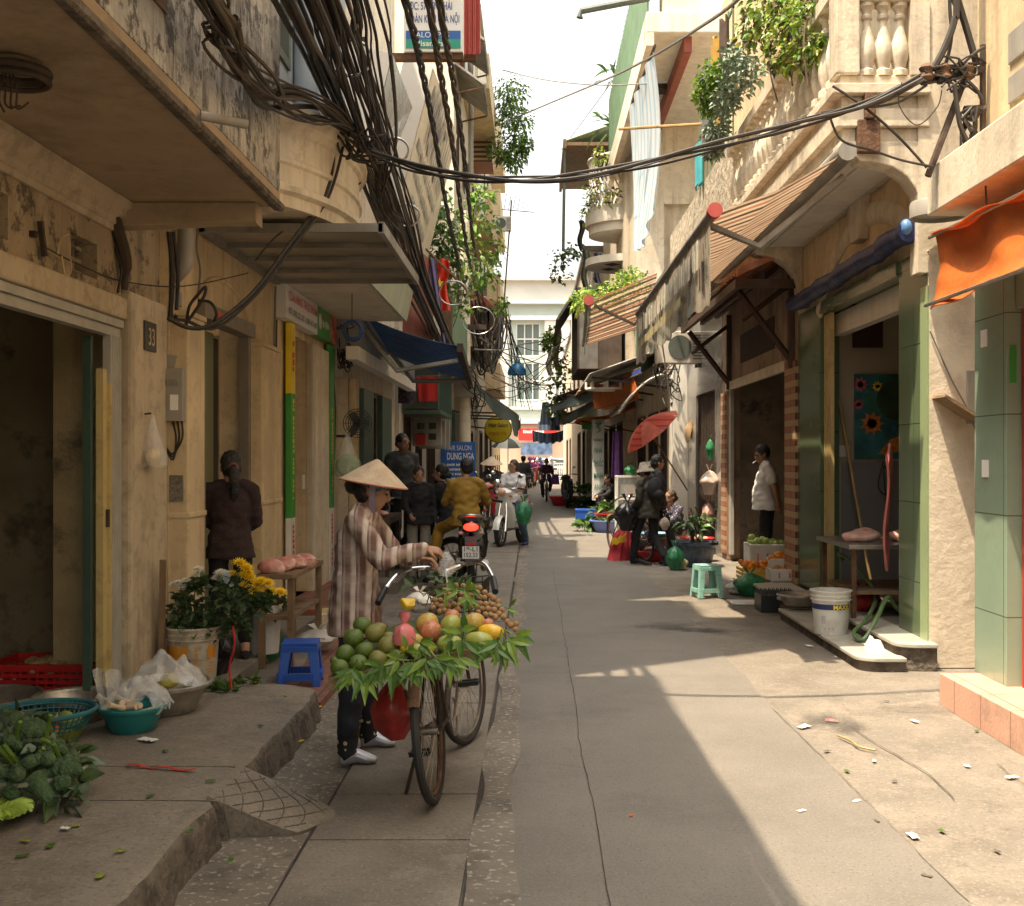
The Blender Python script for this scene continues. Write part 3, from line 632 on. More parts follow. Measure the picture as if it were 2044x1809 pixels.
# upper floors
b = MB().wall('x', -1.88, .16, 7.0, 10.44, 3.96, 11.5, [(7.3, 8.0, 4.3, 6.2)]); build(b, 'upper_wall', m_bluegrey, h)
build(MB().box(-7, -1.89, 7.0, 10.43, 3.96, 11.48), 'upper_block', m_bluegrey, h); build(MB().box(-7, -1.72, 7.0, 8.8, 11.52, 13.2), 'top_storey', m_bluegrey, h)  # stepped top out of view, added to shape the shadow on the street
b = MB()
for z in (4.35, 4.75, 5.15, 5.55, 5.95, 6.35): b.box(-1.725, -1.71, 8.4, 10.42, z, z+.03)
build(b, 'wall_groove', mat('groove_grey', (.2,.21,.22), .7), h)
build(MB().loft([(-1.63, 8.2, 3.92), (-1.63, 8.2, 9)], .09, 14), 'round_column', m_bluegrey, h, 1)
f = MB()
for a, c, d_, e in ((7.3, 7.36, 4.3, 6.2), (7.94, 8.0, 4.3, 6.2), (7.36, 7.94, 4.3, 4.36), (7.63, 7.67, 4.36, 6.2)): f.box(-1.8, -1.70, a, c, d_, e)
wf = build(f, 'window', m_greytarp, h); build(MB().box(-1.85, -1.84, 7.3, 8.0, 4.3, 6.2), 'pane', m_glass, wf)
# metal canopy over the door
t = thing('metal_canopy', 'flat dirty sheet-metal canopy with ribs above the arched door', 'canopy', (-1.7, 9.2, 3.16))
build(MB().box(-2.35, -1.09, 8.05, 10.4, 3.215, 3.225), 'canopy_sheet', mat('grimy_sheet', (.33,.29,.23), .3, .3, 1.6, .3, 4, metal=.25, stain=((.12,.09,.06), .7, 2.2)), t)
b = MB().box(-2.35, -1.06, 8.02, 8.06, 3.18, 3.24).box(-2.35, -1.06, 10.39, 10.43, 3.18, 3.24).box(-1.09, -1.05, 8.02, 10.43, 3.17, 3.25).box(-2.36, -2.31, 8.02, 10.43, 3.17, 3.25)
for y in (8.62, 9.2, 9.8): b.box(-2.33, -1.1, y, y+.03, 3.18, 3.213)
build(b, 'canopy_frame', m_tin, t)
# meter box, notice
t = thing('meter_box', 'grey electric meter box with black wires on the side of the door pillar', 'meter box', (-2.3, 7.4, 1.75))
build(MB().box(-2.385, -2.26, 7.36, 7.43, 1.83, 2.17), 'box', m_pvc, t, 0, .006)
build(MB().box(-2.34, -2.29, 7.352, 7.36, 1.9, 2.0), 'label_sheet', m_paper, t)
b = MB()
for i in range(6): b.box(-2.375+.016*i, -2.368+.016*i, 7.35, 7.36, 2.06, 2.1)
build(b, 'meter_slots', m_pvc, t)
b = MB()
for i in range(3): b.tube(curve([(-2.28-.03*i, 7.40, 1.84), (-2.27-.02*i, 7.38, 1.72), (-2.33, 7.38, 1.62-.02*i), (-2.38, 7.39, 1.66)], 5), .007, 5)
build(b, 'cable_loop', m_cable, t, 1)
solo(MB().box(-2.375, -2.28, 7.425, 7.437, 1.31, 1.48), 'notice', mat('printed_grey_notice', (.16,.14,.11), .7, .6, 60), 'small grey printed notice pasted under the meter box', 'notice')
solo(MB().obox((-2.40, 7.41, 2.21), .07, .02, .06, (.1, .2, .1)), 'crumpled_bag', m_pvc, 'crumpled old plastic stuffed above the meter box', 'bag')
solo(MB().obox((-2.31, 7.1, .56), .018, .012, .40, (0, R(1), 0)), 'wooden_stick', m_wood, 'thin brown wooden slat leaning on the gate post beside the flower bucket', 'slat')
# ---------------- food shop ----------------
h = thing('shop', 'food shop with white and green signboard strips and a white slab overhead', 'shop', (-3, 12, 0))
build(MB().wall('x', XC-.2, .2, 10.45, 13.2, 0, 9.0, [(11.02, 11.9, .2, 2.8)]), 'wall', m_cream, h)
build(MB().box(-7, XC-.21, 10.45, 13.19, 3.2, 9), 'upper_block', m_cream, h); build(MB().box(-7, XC, 10.45, 13.19, 9.01, 16.5), 'shadow_storeys', m_cream_pale, h)  # unseen upper floors, raised so their shadow covers the road
build(MB().box(-2.62, -2.58, 10.9, 12, .15, 2.9), 'door', mat('brown_shutter', (.11,.085,.05), .6, .25, 5, speck=((.2,.16,.1), .5, 60)), h)
build(MB().box(-2.37, -2.3, 11.92, 12.86, .15, 2.78), 'door_pillar', m_cream_pale, h, 0, .008)
build(MB().box(-2.34, -1.55, 10.5, 13.5, 3.2, 3.27), 'slab', m_offwhite, h)
build(MB().box(-2.95, -1.85, 10.5, 13.4, .0, .2), 'doorstep', m_tile_red, h, 0, .01)
build(MB().box(-2.31, -2.295, 11.4, 11.46, 1.28, 1.42), 'switch_plate', m_whitepl, h)
t = thing('shop_sign', 'long white and green shop sign of a food store over its door', 'sign', (-2.3, 11.8, 2.88))
build(MB().box(-2.36, -2.27, 10.47, 12.0, 2.88, 3.19), 'sign_board', m_signwhite, t)
build(MB().box(-2.36, -2.268, 12.0, 12.75, 2.88, 3.19), 'sign_panel', m_signgreen, t)
build(MB().box(-2.36, -2.268, 12.75, 13.15, 2.88, 3.19), 'photo_panel', mat('photo_of_vegetables', (.45,.12,.10), .5, .9, 9), t)
lettering('CỬA HÀNG THỰC PHẨM', t, m_signred, (-2.266, 10.58, 3.06), (0, 1, 0), (0, 0, 1), .085, width=1.36, bold=.01)
lettering('ĐT: 098 222 387 - 0989 471 487', t, m_ink, (-2.266, 10.58, 2.93), (0, 1, 0), (0, 0, 1), .06, width=1.36)
build(MB().lathe([(0, 0), (.085, 0)], (-2.266, 12.14, 3.04), 20, Matrix.Rotation(R(90), 3, 'Y').to_quaternion()), 'emblem', m_signwhite, t)
dashes(t, m_signwhite, (-2.266, 12.26, 2.99), (0, 1, 0), (0, 0, 1), .42, .09, 3); dashes(t, m_signred, (-2.266, 12.26, 3.1), (0, 1, 0), (0, 0, 1), .25, .03, 4)
for y0, y1, lab in ((10.78, 10.98, 'tall narrow yellow and green sign strip left of the shop door'), (12.88, 13.12, 'tall narrow green sign strip with red letters right of the shop door')):
    t = thing('sign_strip', lab, 'sign', (-2.3, y0, .2))
    if y0 < 11:
        build(MB().box(-2.34, -2.29, y0, y1, 2.2, 2.87), 'upper_panel', m_signyellow, t); dashes(t, m_signred, (-2.289, y0+.05, 2.7), (0, 0, -1), (0, 1, 0), .3, .1, 5)
    else: build(MB().box(-2.34, -2.29, y0, y1, 2.2, 2.87), 'upper_panel', m_signgreen, t)
    build(MB().box(-2.34, -2.289, y0, y1, 1.02, 2.2), 'middle_panel', m_signgreen, t)
    build(MB().box(-2.34, -2.29, y0, y1, .2, 1.02), 'lower_panel', m_signwhite, t)
    dashes(t, m_signyellow, (-2.288, y0+.06, 2.15), (0, 0, -1), (0, 1, 0), 1.0, .08, 6)
    dashes(t, m_signred, (-2.289, y0+.06, .95), (0, 0, -1), (0, 1, 0), .6, .09, 7)
t = thing('fascia_sign', 'faded translucent green fascia panel along the slab edge over the food shop', 'sign', (-1.52, 12, 3.2))
build(MB().slab([(-1.5, 10.5, 3.2), (-1.5, 13.5, 3.2), (-1.42, 13.5, 3.55), (-1.42, 10.5, 3.55)], .03), 'panel', mat('faded_green_panel', (.42,.47,.38), .4, .12, 3, wave=((.3,.36,.29), 'Y', 2.4, .08)), t)
t = thing('cable_coil', 'coil of blue cable hanging under the white slab', 'cable coil', (-1.78, 11.2, 2.7))
b = MB()
for i in range(6): b.torus((-1.78+jit(.015), 11.2+jit(.02), 2.84+jit(.01)), .085+jit(.012), .009, 24, 6, 'y')
build(b, 'coil', mat('blue_cable', (.03,.07,.2), .5), t, 1); build(MB().tube([(-1.78, 11.2, 2.93), (-1.78, 11.2, 3.2)], .004), 'tie', m_cable, t)
for i, (x, y, z0, z1, r_) in enumerate(((-2.345, 10.36, 1.0, 3.15, .010), (-2.345, 10.41, .3, 2.85, .007), (-2.35, 13.35, 1.2, 3.1, .016), (-2.35, 13.45, 1.5, 3.0, .009), (-2.34, 7.95, 2.7, 3.2, .008), (-2.41, 6.62, 2.55, 2.9, .008))):
    solo(MB().tube(curve([(x, y, z0), (x+.015, y+.02, z0*.6+z1*.4), (x-.003, y-.01, z0*.3+z1*.7), (x, y+.02, z1)], 5), r_, 5), 'wall_wire', m_cable if i % 2 else m_cable_gr, 'thin wire fixed upright on the left-hand house walls', 'wire', 'wires on the left walls', 1)
b = MB()
for i in range(14):
    c = Vector((-2.2, 13.35, 2.9)); b.tube(curve([c + Vector((jit(.12), jit(.15), jit(.3))) for _ in range(4)], 5), .007, 5)
solo(b, 'cable_knot', m_cable, 'dusty nest of wires in the corner beside the food shop sign', 'cable knot', None, 1)
# ---------------- market house with green doors ----------------
h = thing('house', 'narrow house with green steel doors behind the motorbikes, between food shop and hair salon', 'house', (-3, 16, 0))
build(MB().wall('x', XC-.2, .2, 13.22, 19.5, 0, 9.4, [(13.6, 14.6, .1, 2.6), (15.0, 18.6, .1, 2.55), (15.2, 16.4, 5.6, 7.4), (17.3, 18.6, 5.6, 7.4)]), 'wall', m_cream_pale, h)
build(MB().box(-7, XC-.21, 13.22, 19.5, 3, 9.39), 'upper_block', m_cream, h); build(MB().box(-7, XC, 13.22, 14.9, 9.41, 16.5), 'shadow_storeys', m_cream, h)  # unseen block over the near end, added to shade the road
build(MB().box(-4.9, -4.8, 13.2, 19.5, 0, 3).box(-4.8, XC-.2, 19.4, 19.5, 0, 3).box(-4.8, XC-.2, 13.2, 13.25, 0, 3), 'room_wall', m_room, h)
for y0, y1 in ((14.95, 15.9), (16.8, 17.9)): build(MB().box(-2.3, -2.22, y0, y1, .1, 2.5), 'door', m_greendoor, h, 0, .01)
build(MB().box(-2.36, -2.28, 14.62, 14.95, .1, 2.6), 'door_pillar', m_cream, h)
build(MB().box(-2.55, -2.5, 13.6, 14.6, .1, 2.6), 'wall_panel', m_offwhite, h)
for y0, y1 in ((15.2, 16.4), (17.3, 18.6)):
    wf = build(MB().box(-2.4, -2.33, y0, y0+.08, 5.6, 7.4).box(-2.4, -2.33, y1-.08, y1, 5.6, 7.4).box(-2.4, -2.33, (y0+y1)/2-.03, (y0+y1)/2+.03, 5.6, 7.4), 'window', m_wood_dk, h)
    build(MB().box(-2.5, -2.48, y0, y1, 5.6, 7.4), 'pane', m_glass, wf)
build(MB().box(-2.12, -1.98, 12.9, 19.2, 2.70, 2.85), 'light_box', m_white, h)
build(MB().box(-2.36, -2.0, 13.3, 19.2, 2.86, 3.3), 'shutter_case', mat('grey_glossy_panel', (.3,.3,.29), .25, .2, 1.5), h)
build(MB().box(-2.36, -1.6, 13.4, 19.4, -.02, .12), 'doorstep', m_concrete, h)
# retractable blue awning with folding arms
t = thing('striped_awning', 'dark blue striped awning on folding arms over the green doors', 'awning', (-1.5, 14.5, 2.6))
A, B_, C_, D_ = Vector((-1.95, 13.5, 3.24)), Vector((-.87, 13.5, 2.91)), Vector((-.87, 15.6, 2.66)), Vector((-1.95, 15.6, 3.0))
b = MB(); b.sheet(lambda s, q: A.lerp(B_, s).lerp(D_.lerp(C_, s), q) + Vector((0, 0, -.04*math.sin(math.pi*s))), 10, 10, .006)
build(b, 'fabric', mat('blue_striped_fabric', (.11,.19,.32), .7, .3, 4, wave=((.02,.035,.07), 'Y', 9, .3), tl=.45), t, 1)
build(MB().obox((-.87, 14.55, 2.76), .035, 1.08, .05, (R(-6.8), 0, 0)), 'front_bar', m_rustdk, t)
for y in (13.55, 15.4):
    build(MB().tube([(-2.0, y, 3.1), (-1.62, y, 2.62), (-.9, y, 2.74 if y < 14 else 2.62)], .03, 6), 'folding_arm', m_tin, t)
build(MB().loft([(-2.0, 13.45, 3.25), (-2.0, 15.65, 3.05)], .06, 10), 'roller', m_bluetarp, t, 1)
# wall fan
t = thing('wall_fan', 'black wall fan with a round wire guard beside the green door', 'fan', (-2.2, 13.7, 1.9))
b = MB()
for i in range(5): b.torus((-2.1, 13.62-.008*i, 2.0), .17-.03*i, .005, 22, 5, 'y')
for i in range(12):
    a = 2*math.pi*i/12; b.tube([(-2.1, 13.58, 2.0), (-2.1+.17*math.cos(a), 13.62, 2.0+.17*math.sin(a))], .003, 4)
build(b, 'guard', m_black, t, 1)
b = MB()
for i in range(3):
    a = 2*math.pi*i/3; b.obox((-2.1+.07*math.cos(a), 13.64, 2.0+.07*math.sin(a)), .07, .004, .045, (0, -a, 0))
build(b, 'blade', m_greytarp, t); build(MB().loft([(-2.1, 13.64, 2.0), (-2.1, 13.78, 2.0)], .06, 12), 'motor', m_black, t, 1)
build(MB().tube([(-2.1, 13.76, 1.98), (-2.2, 13.78, 1.85), (-2.38, 13.78, 1.85)], .018, 6), 'bracket', m_black, t)
t = thing('hanging_bag', 'clear bag of green cabbage hanging beside the food shop', 'bag', (-2.1, 12.95, 1.35))
build(MB().ell((-2.12, 13.0, 1.50), (.14, .12, .13), 16, 10), 'cabbage', mat('cabbage_green', (.16,.28,.05), .5, .4, 14, .6, 18), t, 1)
build(MB().lathe([(.05, -.16), (.15, -.1), (.16, .03), (.08, .17), (.02, .36)], (-2.12, 13.0, 1.5), 14), 'plastic_bag', m_clearbag, t, 1)
solo(MB().ell((-2.05, 13.2, .5), (.2, .2, .36), 14, 9), 'sack', mat('pale_sack', (.42,.40,.31), .7, .2, 8, .4, 14), 'pale full sack standing behind the food shop pillar', 'sack', None, 1)
b = MB().box(-2.3, -1.75, 14.0, 15.2, .78, .86)
t = thing('butcher_table', 'dark low market table with meat scraps behind the vendor', 'table', (-2, 14.6, .12)); build(b, 'tabletop', m_wood_dk, t)
for x in (-2.25, -1.8):
    for y in (14.05, 15.15): build(MB().box(x-.025, x+.025, y-.025, y+.025, .12, .78), 'leg', m_wood_dk, t)
for i in range(5): solo(MB().ell((-1.85-.09*i+jit(.02), 14.2+.17*i, .895), (.07, .1, .035), 10, 6), 'meat_cut', m_meat, 'cut of red meat on the dark market table', 'meat', 'meat cuts on the market table', 1)
# ---------------- foliage helper ----------------
def foliage(b, pts, n, L, W, spread, up=.3, seed=1, bend=.3, mi=None):
    """n leaves scattered around a list of (point, radius)"""
    rnd = random.Random(seed)
    for i in range(n):
        c, r = pts[rnd.randrange(len(pts))]
        v = Vector((rnd.gauss(0, 1), rnd.gauss(0, 1), rnd.gauss(0, 1))).normalized() * r * rnd.random()**.45
        v.z *= spread
        d = Vector((v.x + rnd.gauss(0, .4*r), v.y + rnd.gauss(0, .4*r), v.z*.4 + up*r + rnd.gauss(0, .5*r)))
        if mi: b.mi = rnd.choice(mi)
        s_ = rnd.uniform(.6, 1.25)
        b.leaf(Vector(c) + v, d, (rnd.gauss(0, .5), rnd.gauss(0, .5), 1), L*s_, W*s_, bend)
    return b
def plant(name, label, cat, pts, n, L, W, mats, stems=None, spread=.8, up=.3, seed=1, bend=.4, group=None, loc=None):
    t = thing(name, label, cat, loc or pts[0][0], group=group)
    b = MB(); foliage(b, pts, n, L, W, spread, up, seed, bend, list(range(len(mats)))); build(b, 'foliage', mats, t)
    if stems:
        b = MB()
        for s_ in stems: b.tube(curve(s_, 5), s_[0].__class__ is tuple and .008 or .008, 5)
        build(b, 'stem', m_twig, t, 1)
    return t
def building(label, x0, x1, y0, y1, h, m, wins=(), face='x', sides=1, name='house', wm=None, frame=None, z0=0, group=None):
    """a block whose street side (x = x1 on the left, x = x0 on the right of the street) has windows (y0,y1,z0,z1)"""
    t = thing(name, label, 'house', ((x0+x1)/2, (y0+y1)/2, 0), group=group)
    xs = x1 if sides > 0 else x0; th = .16
    build(MB().wall('x', xs - th if sides > 0 else xs, th, y0, y1, z0, h, wins), 'wall', m, t)
    build(MB().box(x0, xs-th-.002 if sides > 0 else x1, y0, y1, z0, h-.02) if sides > 0 else MB().box(xs+th+.002, x1, y0, y1, z0, h-.02), 'block', m, t)
    build(MB().box(x0-.1 if sides < 0 else x0, x1+.1 if sides > 0 else x1, y0-.05, y1+.05, h, h+.18), 'roof', m_tin, t)
    for a, c, d, e in wins:
        f = MB(); xa, xb = (xs-.1, xs+.02) if sides > 0 else (xs-.02, xs+.1)
        f.box(xa, xb, a, a+.07, d, e).box(xa, xb, c-.07, c, d, e).box(xa, xb, a+.07, c-.07, e-.07, e).box(xa, xb, a+.07, c-.07, d, d+.07).box(xa+.03, xb-.03, (a+c)/2-.025, (a+c)/2+.025, d+.07, e-.07)
        wf = build(f, 'window', frame or m_wood_dk, t)
        build(MB().box(xs-.14, xs-.12, a, c, d, e) if sides > 0 else MB().box(xs+.12, xs+.14, a, c, d, e), 'pane', wm or m_glass, wf)
    return t
# ---------------- hair-salon house ----------------
h = building('weathered house with meter boxes and a clothes cage beside the hair salon sign', -7, -2.3, 19.55, 27.9, 7.4, m_offwhite,
             [(20.2, 21.3, 0.1, 2.4), (22.2, 23.4, .1, 2.3), (24.5, 26.5, .1, 2.4), (21, 22.4, 4.2, 5.8), (24.5, 26, 4.2, 5.8)])
build(MB().box(-2.3, -1.55, 19.6, 27.8, 3.45, 3.58), 'balcony', m_cream, h)
rb = MB()
for i in range(14): rb.box(-1.6, -1.55, 19.7+.14*i, 19.75+.14*i, 3.6, 4.5)
rb.box(-1.61, -1.54, 19.7, 21.7, 4.5, 4.56); build(rb, 'railing', m_rust, h)
build(MB().box(-1.62, -1.56, 22, 27.8, 3.58, 4.7), 'tin_screen', m_tingreen, h)
t = thing('window_cage', 'dark green steel cage box on the wall with washing hung before it', 'cage', (-2, 21.2, 2.35))
b = MB().box(-2.28, -1.62, 19.9, 22.6, 2.35, 2.42)
for i in range(12): b.box(-1.64, -1.62, 19.9+.24*i, 19.93+.24*i, 2.42, 3.3)
for i in range(4): b.box(-2.28+.2*i, -2.26+.2*i, 19.9, 19.92, 2.42, 3.3)
build(b.box(-2.28, -1.62, 19.9, 22.6, 3.3, 3.34), 'cage_frame', m_greendoor, t)
build(MB().box(-2.27, -1.68, 19.98, 22.5, 2.44, 3.25), 'cage_contents', m_greytarp, t)
t = thing('red_shirt', 'bright red shirt hung to dry on the dark green cage', 'shirt', (-1.6, 19.6, 2.9))
b = MB(); b.sheet(lambda s, q: (-1.83 + .34*(s-.5)*(1.1-.2*q), 19.72 + .03*math.sin(s*9), 2.98 - .42*q), 10, 8, .01); build(b, 'cloth', m_redpl, t, 1)
build(MB().tube([(-2.05, 19.72, 2.99), (-1.6, 19.72, 3.0)], .006), 'hanger', m_steel, t)
t = thing('dark_shirt', 'dark patterned shirt hung left of the red shirt', 'shirt', (-2.1, 19.4, 2.8))
b = MB(); b.sheet(lambda s, q: (-2.14 + .3*(s-.5), 19.3 + .03*math.sin(s*8), 3.0 - .5*q), 8, 8, .01); build(b, 'cloth', mat('floral_dark', (.05,.04,.06), .8, .9, 25), t, 1)
for i, (y, z) in enumerate(((21.6, 2.02), (22.6, 1.98), (23.7, 2.0))):
    t = thing('meter_box', ['grey meter box beside the red box on the salon wall', 'grey meter box in the middle of the row by the salon sign', 'grey meter box nearest the concrete pole'][i], 'meter box', (-2.1, y, z), group='meter boxes by the hair salon')
    build(MB().box(-2.28, -1.75, y, y+.3, z-.22, z+.34), 'box', m_pvc, t, 0, .008)
    for k in range(2):
        for j in range(2): build(MB().box(-2.2+.22*k, -2.06+.22*k, y-.012, y, z-.1+.2*j, z+.02+.2*j), 'meter_window', m_glass, t)
solo(MB().box(-2.2, -2.0, 21.2, 21.35, 1.82, 2.02), 'red_box', m_redpl, 'small red box under the meter boxes', 'box', None, 0, .01)
t = thing('salon_sign', 'blue upright hair salon sign with white letters facing the street', 'sign', (-1.7, 24.6, .8))
build(MB().box(-2.0, -1.25, 24.6, 24.68, 1.0, 1.92), 'sign_board', m_signblue, t)
lettering('HAIR SALON', t, m_signwhite, (-1.9, 24.59, 1.74), (1, 0, 0), (0, 0, 1), .11, width=.56)
lettering('DUNG NGA', t, m_signwhite, (-1.86, 24.59, 1.54), (1, 0, 0), (0, 0, 1), .15, width=.58, bold=.02)
for i in range(4): dashes(t, m_signwhite, (-1.86, 24.598, 1.40-.1*i), (1, 0, 0), (0, 0, 1), .5, .055, i)
t = thing('utility_pole', 'stained concrete utility pole among the meter boxes', 'utility pole', (-1.62, 27, 0))
build(MB().loft([(-1.62, 27, 0), (-1.62, 27, 7.4)], [(.15, .15), (.11, .11)], 10), 'pole', m_rough, t, 1)
for z in (5.4, 4.6): build(MB().box(-2.1, -1.1, 26.9, 27, z, z+.12), 'crossarm', m_rustdk, t)
for i in range(6): build(MB().lathe([(.0, 0), (.05, .02), (.04, .08), (.05, .1), (.03, .18), (0, .2)], (-2.0+.17*i, 26.95, 5.52), 10), 'insulator', m_black, t, 1)
build(MB().box(-1.85, -1.4, 26.6, 26.85, 3.0, 3.5), 'junction_box', m_pvc, t, 0, .02)
solo(MB().box(-2.0, -1.92, 27.95, 29.6, 0.1, 2.75), 'green_door_leaf', m_greendoor, 'open green door leaf past the hair salon sign', 'door', None, 0, .015)
t = thing('salon_disc_sign', 'round yellow hanging disc sign for a hair salon', 'sign', (-1.1, 34, 2.2))
rot = Matrix.Rotation(R(90), 3, 'X').to_quaternion()
build(MB().lathe([(0, 0), (.38, 0), (.38, .08), (0, .08)], (-1.05, 34, 2.42), 32, rot), 'disc', m_signyellow, t)
build(MB().torus((-1.05, 33.96, 2.42), .385, .03, 32, 6, 'y'), 'rim', m_steel, t, 1)
lettering('Hair Salon', t, m_ink, (-1.33, 33.9, 2.48), (1, 0, 0), (0, 0, 1), .13, width=.56, bold=.015); lettering('Ngọc Hà', t, m_signred, (-1.3, 33.9, 2.25), (1, 0, 0), (0, 0, 1), .11, width=.5)
build(MB().tube([(-1.9, 34, 2.5), (-1.43, 34, 2.45)], .02), 'bracket', m_black, t)
# ---------------- far left row ----------------
def wgrid(y0, y1, n, zs, w_=.9, hh=1.3):
    return [(y0 + (y1-y0)*(i+.5)/n - w_/2, y0 + (y1-y0)*(i+.5)/n + w_/2, z, z+hh) for i in range(n) for z in zs]
h1 = building('tall cream house with tin awnings and red corrugated sheets high up on the left', -8, -1.95, 28, 38, 21, m_cream_pale, [(29, 30.2, .1, 2.5), (31, 34, .1, 2.6), (35, 36.5, .1, 2.4)] + wgrid(28, 38, 4, (5.5, 9, 12.5)))
h2 = building('tall ochre house with stacked cream balconies at the skyline', -8, -1.85, 38.05, 54, 16.5, m_balcony, [(39, 41, .1, 2.5), (43, 46, .1, 2.6), (48, 50, .1, 2.4)] + wgrid(38, 54, 5, (4.5, 8, 11.5)))
h3 = building('last low yellowish house of the left row before the cross street', -8, -2.1, 54.1, 72, 9.5, m_cream, wgrid(54, 72, 5, (.4, 4.5)))
for z in (4.2, 7.6, 10.9, 13.6):
    build(MB().box(-1.84, -1.28, 44, 52, z, z+.16).box(-1.36, -1.28, 44, 52, z+.16, z+1.0).box(-1.84, -1.36, 44, 44.08, z+.16, z+1.0), 'balcony', m_cream, h2)
for z in (4.6, 8.0, 11.6): build(MB().box(-1.94, -1.2, 31, 37.5, z, z+.14).box(-1.27, -1.2, 31, 37.5, z+.14, z+.95), 'balcony', m_cream, h1)
build(MB().box(-1.94, -1.3, 36, 37.6, 10.9, 11.6), 'brick_planter', m_brickstrip, h1)
build(MB().box(-1.94, -1.86, 28.1, 30.5, 12.0, 15.5), 'red_sheet', m_tinred, h1)
build(MB().tube([(-1.6, 31, 21), (-1.3, 31, 14.5), (-1.7, 31, 13.8), (-1.7, 31, 9)], .07, 8), 'drainpipe', m_pvc, h1, 1)
for i, z in enumerate((12.1, 11.0)):
    t = thing('tin_awning', ['upper small sloping tin awning high on the left skyline', 'lower small sloping tin awning high on the left skyline'][i], 'awning', (-1.5, 29, z), group='small tin awnings on the left skyline')
    build(MB().slab([(-1.95, 28.2, z+.3), (-1.95, 30.8, z+.3), (-1.22, 30.8, z-.22), (-1.22, 28.2, z-.22)], .05), 'sheet', m_tin, t)
    build(MB().tube([(-1.94, 28.3, z-.4), (-1.25, 28.3, z-.24)], .025).tube([(-1.94, 30.7, z-.4), (-1.25, 30.7, z-.24)], .025), 'strut', m_rust, t)
def ac_unit(p, label, face='y', s=1):
    t = thing('air_conditioner', label, 'air conditioner', p, 0 if face == 'y' else face, 'outdoor air conditioner units')
    build(MB().box(-.4, .4, -.14, .14, .05, .6), 'case', m_offwhite, t, 0, .015)
    b = MB().lathe([(0, 0), (.2, 0), (.2, .012), (0, .012)], (0, -.141, .33), 24, Matrix.Rotation(R(90), 3, 'X').to_quaternion())
    for k in range(9): b.box(.22, .38, -.148, -.142, .12+.05*k, .14+.05*k)
    build(b, 'grille', m_greytarp, t)
    build(MB().box(-.35, -.3, -.2, .2, 0, .05).box(.3, .35, -.2, .2, 0, .05), 'bracket', m_rustdk, t); t.scale = (s,)*3
    return t
ac_unit((-1.25, 43.8, 10.2), 'white outdoor air conditioner unit on the high left balcony row', 'y', 1.0)
t = thing('dome_awning', 'faded red rounded fabric awning halfway down the left row', 'awning', (-1.6, 34, 5.0))
b = MB(); b.sheet(lambda s, q: (-1.93 + .95*math.sin(q*math.pi/2), 31.5 + 3.4*s, 5.2 + 1.0*math.cos(q*math.pi/2)), 8, 8, .01); b.sheet(lambda s, q: (-1.93 + .95*s*math.sin(q*math.pi/2), 31.5, 5.2 + s*1.0*math.cos(q*math.pi/2)), 4, 8, .01)
build(b, 'fabric', mat('faded_red_fabric', (.30,.07,.055), .8, .2, 3), t, 1); build(MB().box(-1.93, -.96, 31.48, 31.52, 5.17, 5.21).box(-1, -.96, 31.5, 34.9, 4.75, 5.2), 'valance', m_greytarp, t)
t = thing('dark_awning', 'sagging dark green awning with torn hanging corner over the left shops', 'awning', (-1.6, 31, 3))
b = MB(); b.sheet(lambda s, q: (-1.95 + 1.55*s, 27.8 + 5*q, 3.75 - 1.1*s - .06*math.sin(q*9)*s), 10, 10, .01); b.sheet(lambda s, q: (-.4 + .03*math.sin(9*s), 27.8 + 5*s, 2.64 - (.28+.2*(s < .1))*q - .05*math.sin(q+s*20)), 20, 2, .008)
b.sheet(lambda s, q: (-1.95 + 1.55*s, 27.8 + .05*math.sin(s*14), 3.75 - 1.1*s - (.32+.1*math.sin(s*11)+.35*(s > .93))*q), 20, 4, .008)
build(b, 'fabric', m_greytarp, t, 1)
for y in (28, 30.3, 32.6): build(MB().tube([(-1.95, y, 2.7), (-.45, y, 2.66)], .02), 'strut', m_black, t)
# street-side plants on the left
plant('balcony_plant', 'shrub spilling over the brick planter against the sky', 'plant', [((-.95, 35.5, 12.3), .6), ((-.7, 35.5, 12.9), .6), ((-.5, 35.5, 12.0), .55), ((-1.0, 35.6, 11.2), .5), ((-.6, 35.5, 10.9), .45), ((-.35, 35.5, 11.3), .35)], 2300, .13, .035, [m_leafdk, m_leaf, m_leaflt], [[(-1.5, 36, 11.5), (-1.1, 35.6, 12.4), (-.6, 35.5, 13.1)]], 1.0, -.2, 3)
plant('balcony_plant', 'bright leafy vine climbing the drainpipe left of the sky', 'plant', [((-1.25, 22, 6.0), .4), ((-1.1, 22, 5.2), .45), ((-1.4, 22.2, 4.6), .4), ((-1.0, 22, 6.6), .25)], 420, .13, .045, [m_leaf, m_leaflt], [[(-1.6, 22.2, 4), (-1.3, 22, 5), (-1.1, 22, 6.8)]], 1.0, .1, 4)
plant('balcony_plant', 'dense bushy plant behind the slanting cream billboard', 'plant', [((-1.75, 21, 6.1), .5), ((-1.65, 21.2, 5.5), .45), ((-1.8, 21, 5.0), .35)], 900, .12, .04, [m_leafdk, m_leaf], None, 1.0, 0, 5)
plant('balcony_plant', 'thin straggling plant hanging by the far left balconies', 'plant', [((-1.15, 30, 7.6), .35), ((-1.0, 30, 7.0), .3), ((-1.1, 30, 6.3), .3), ((-.9, 30, 5.6), .25)], 240, .13, .05, [m_leaf, m_leaflt], [[(-1.3, 30, 8), (-1.0, 30, 7), (-.95, 30, 5.4)]], 1.2, -.2, 6)
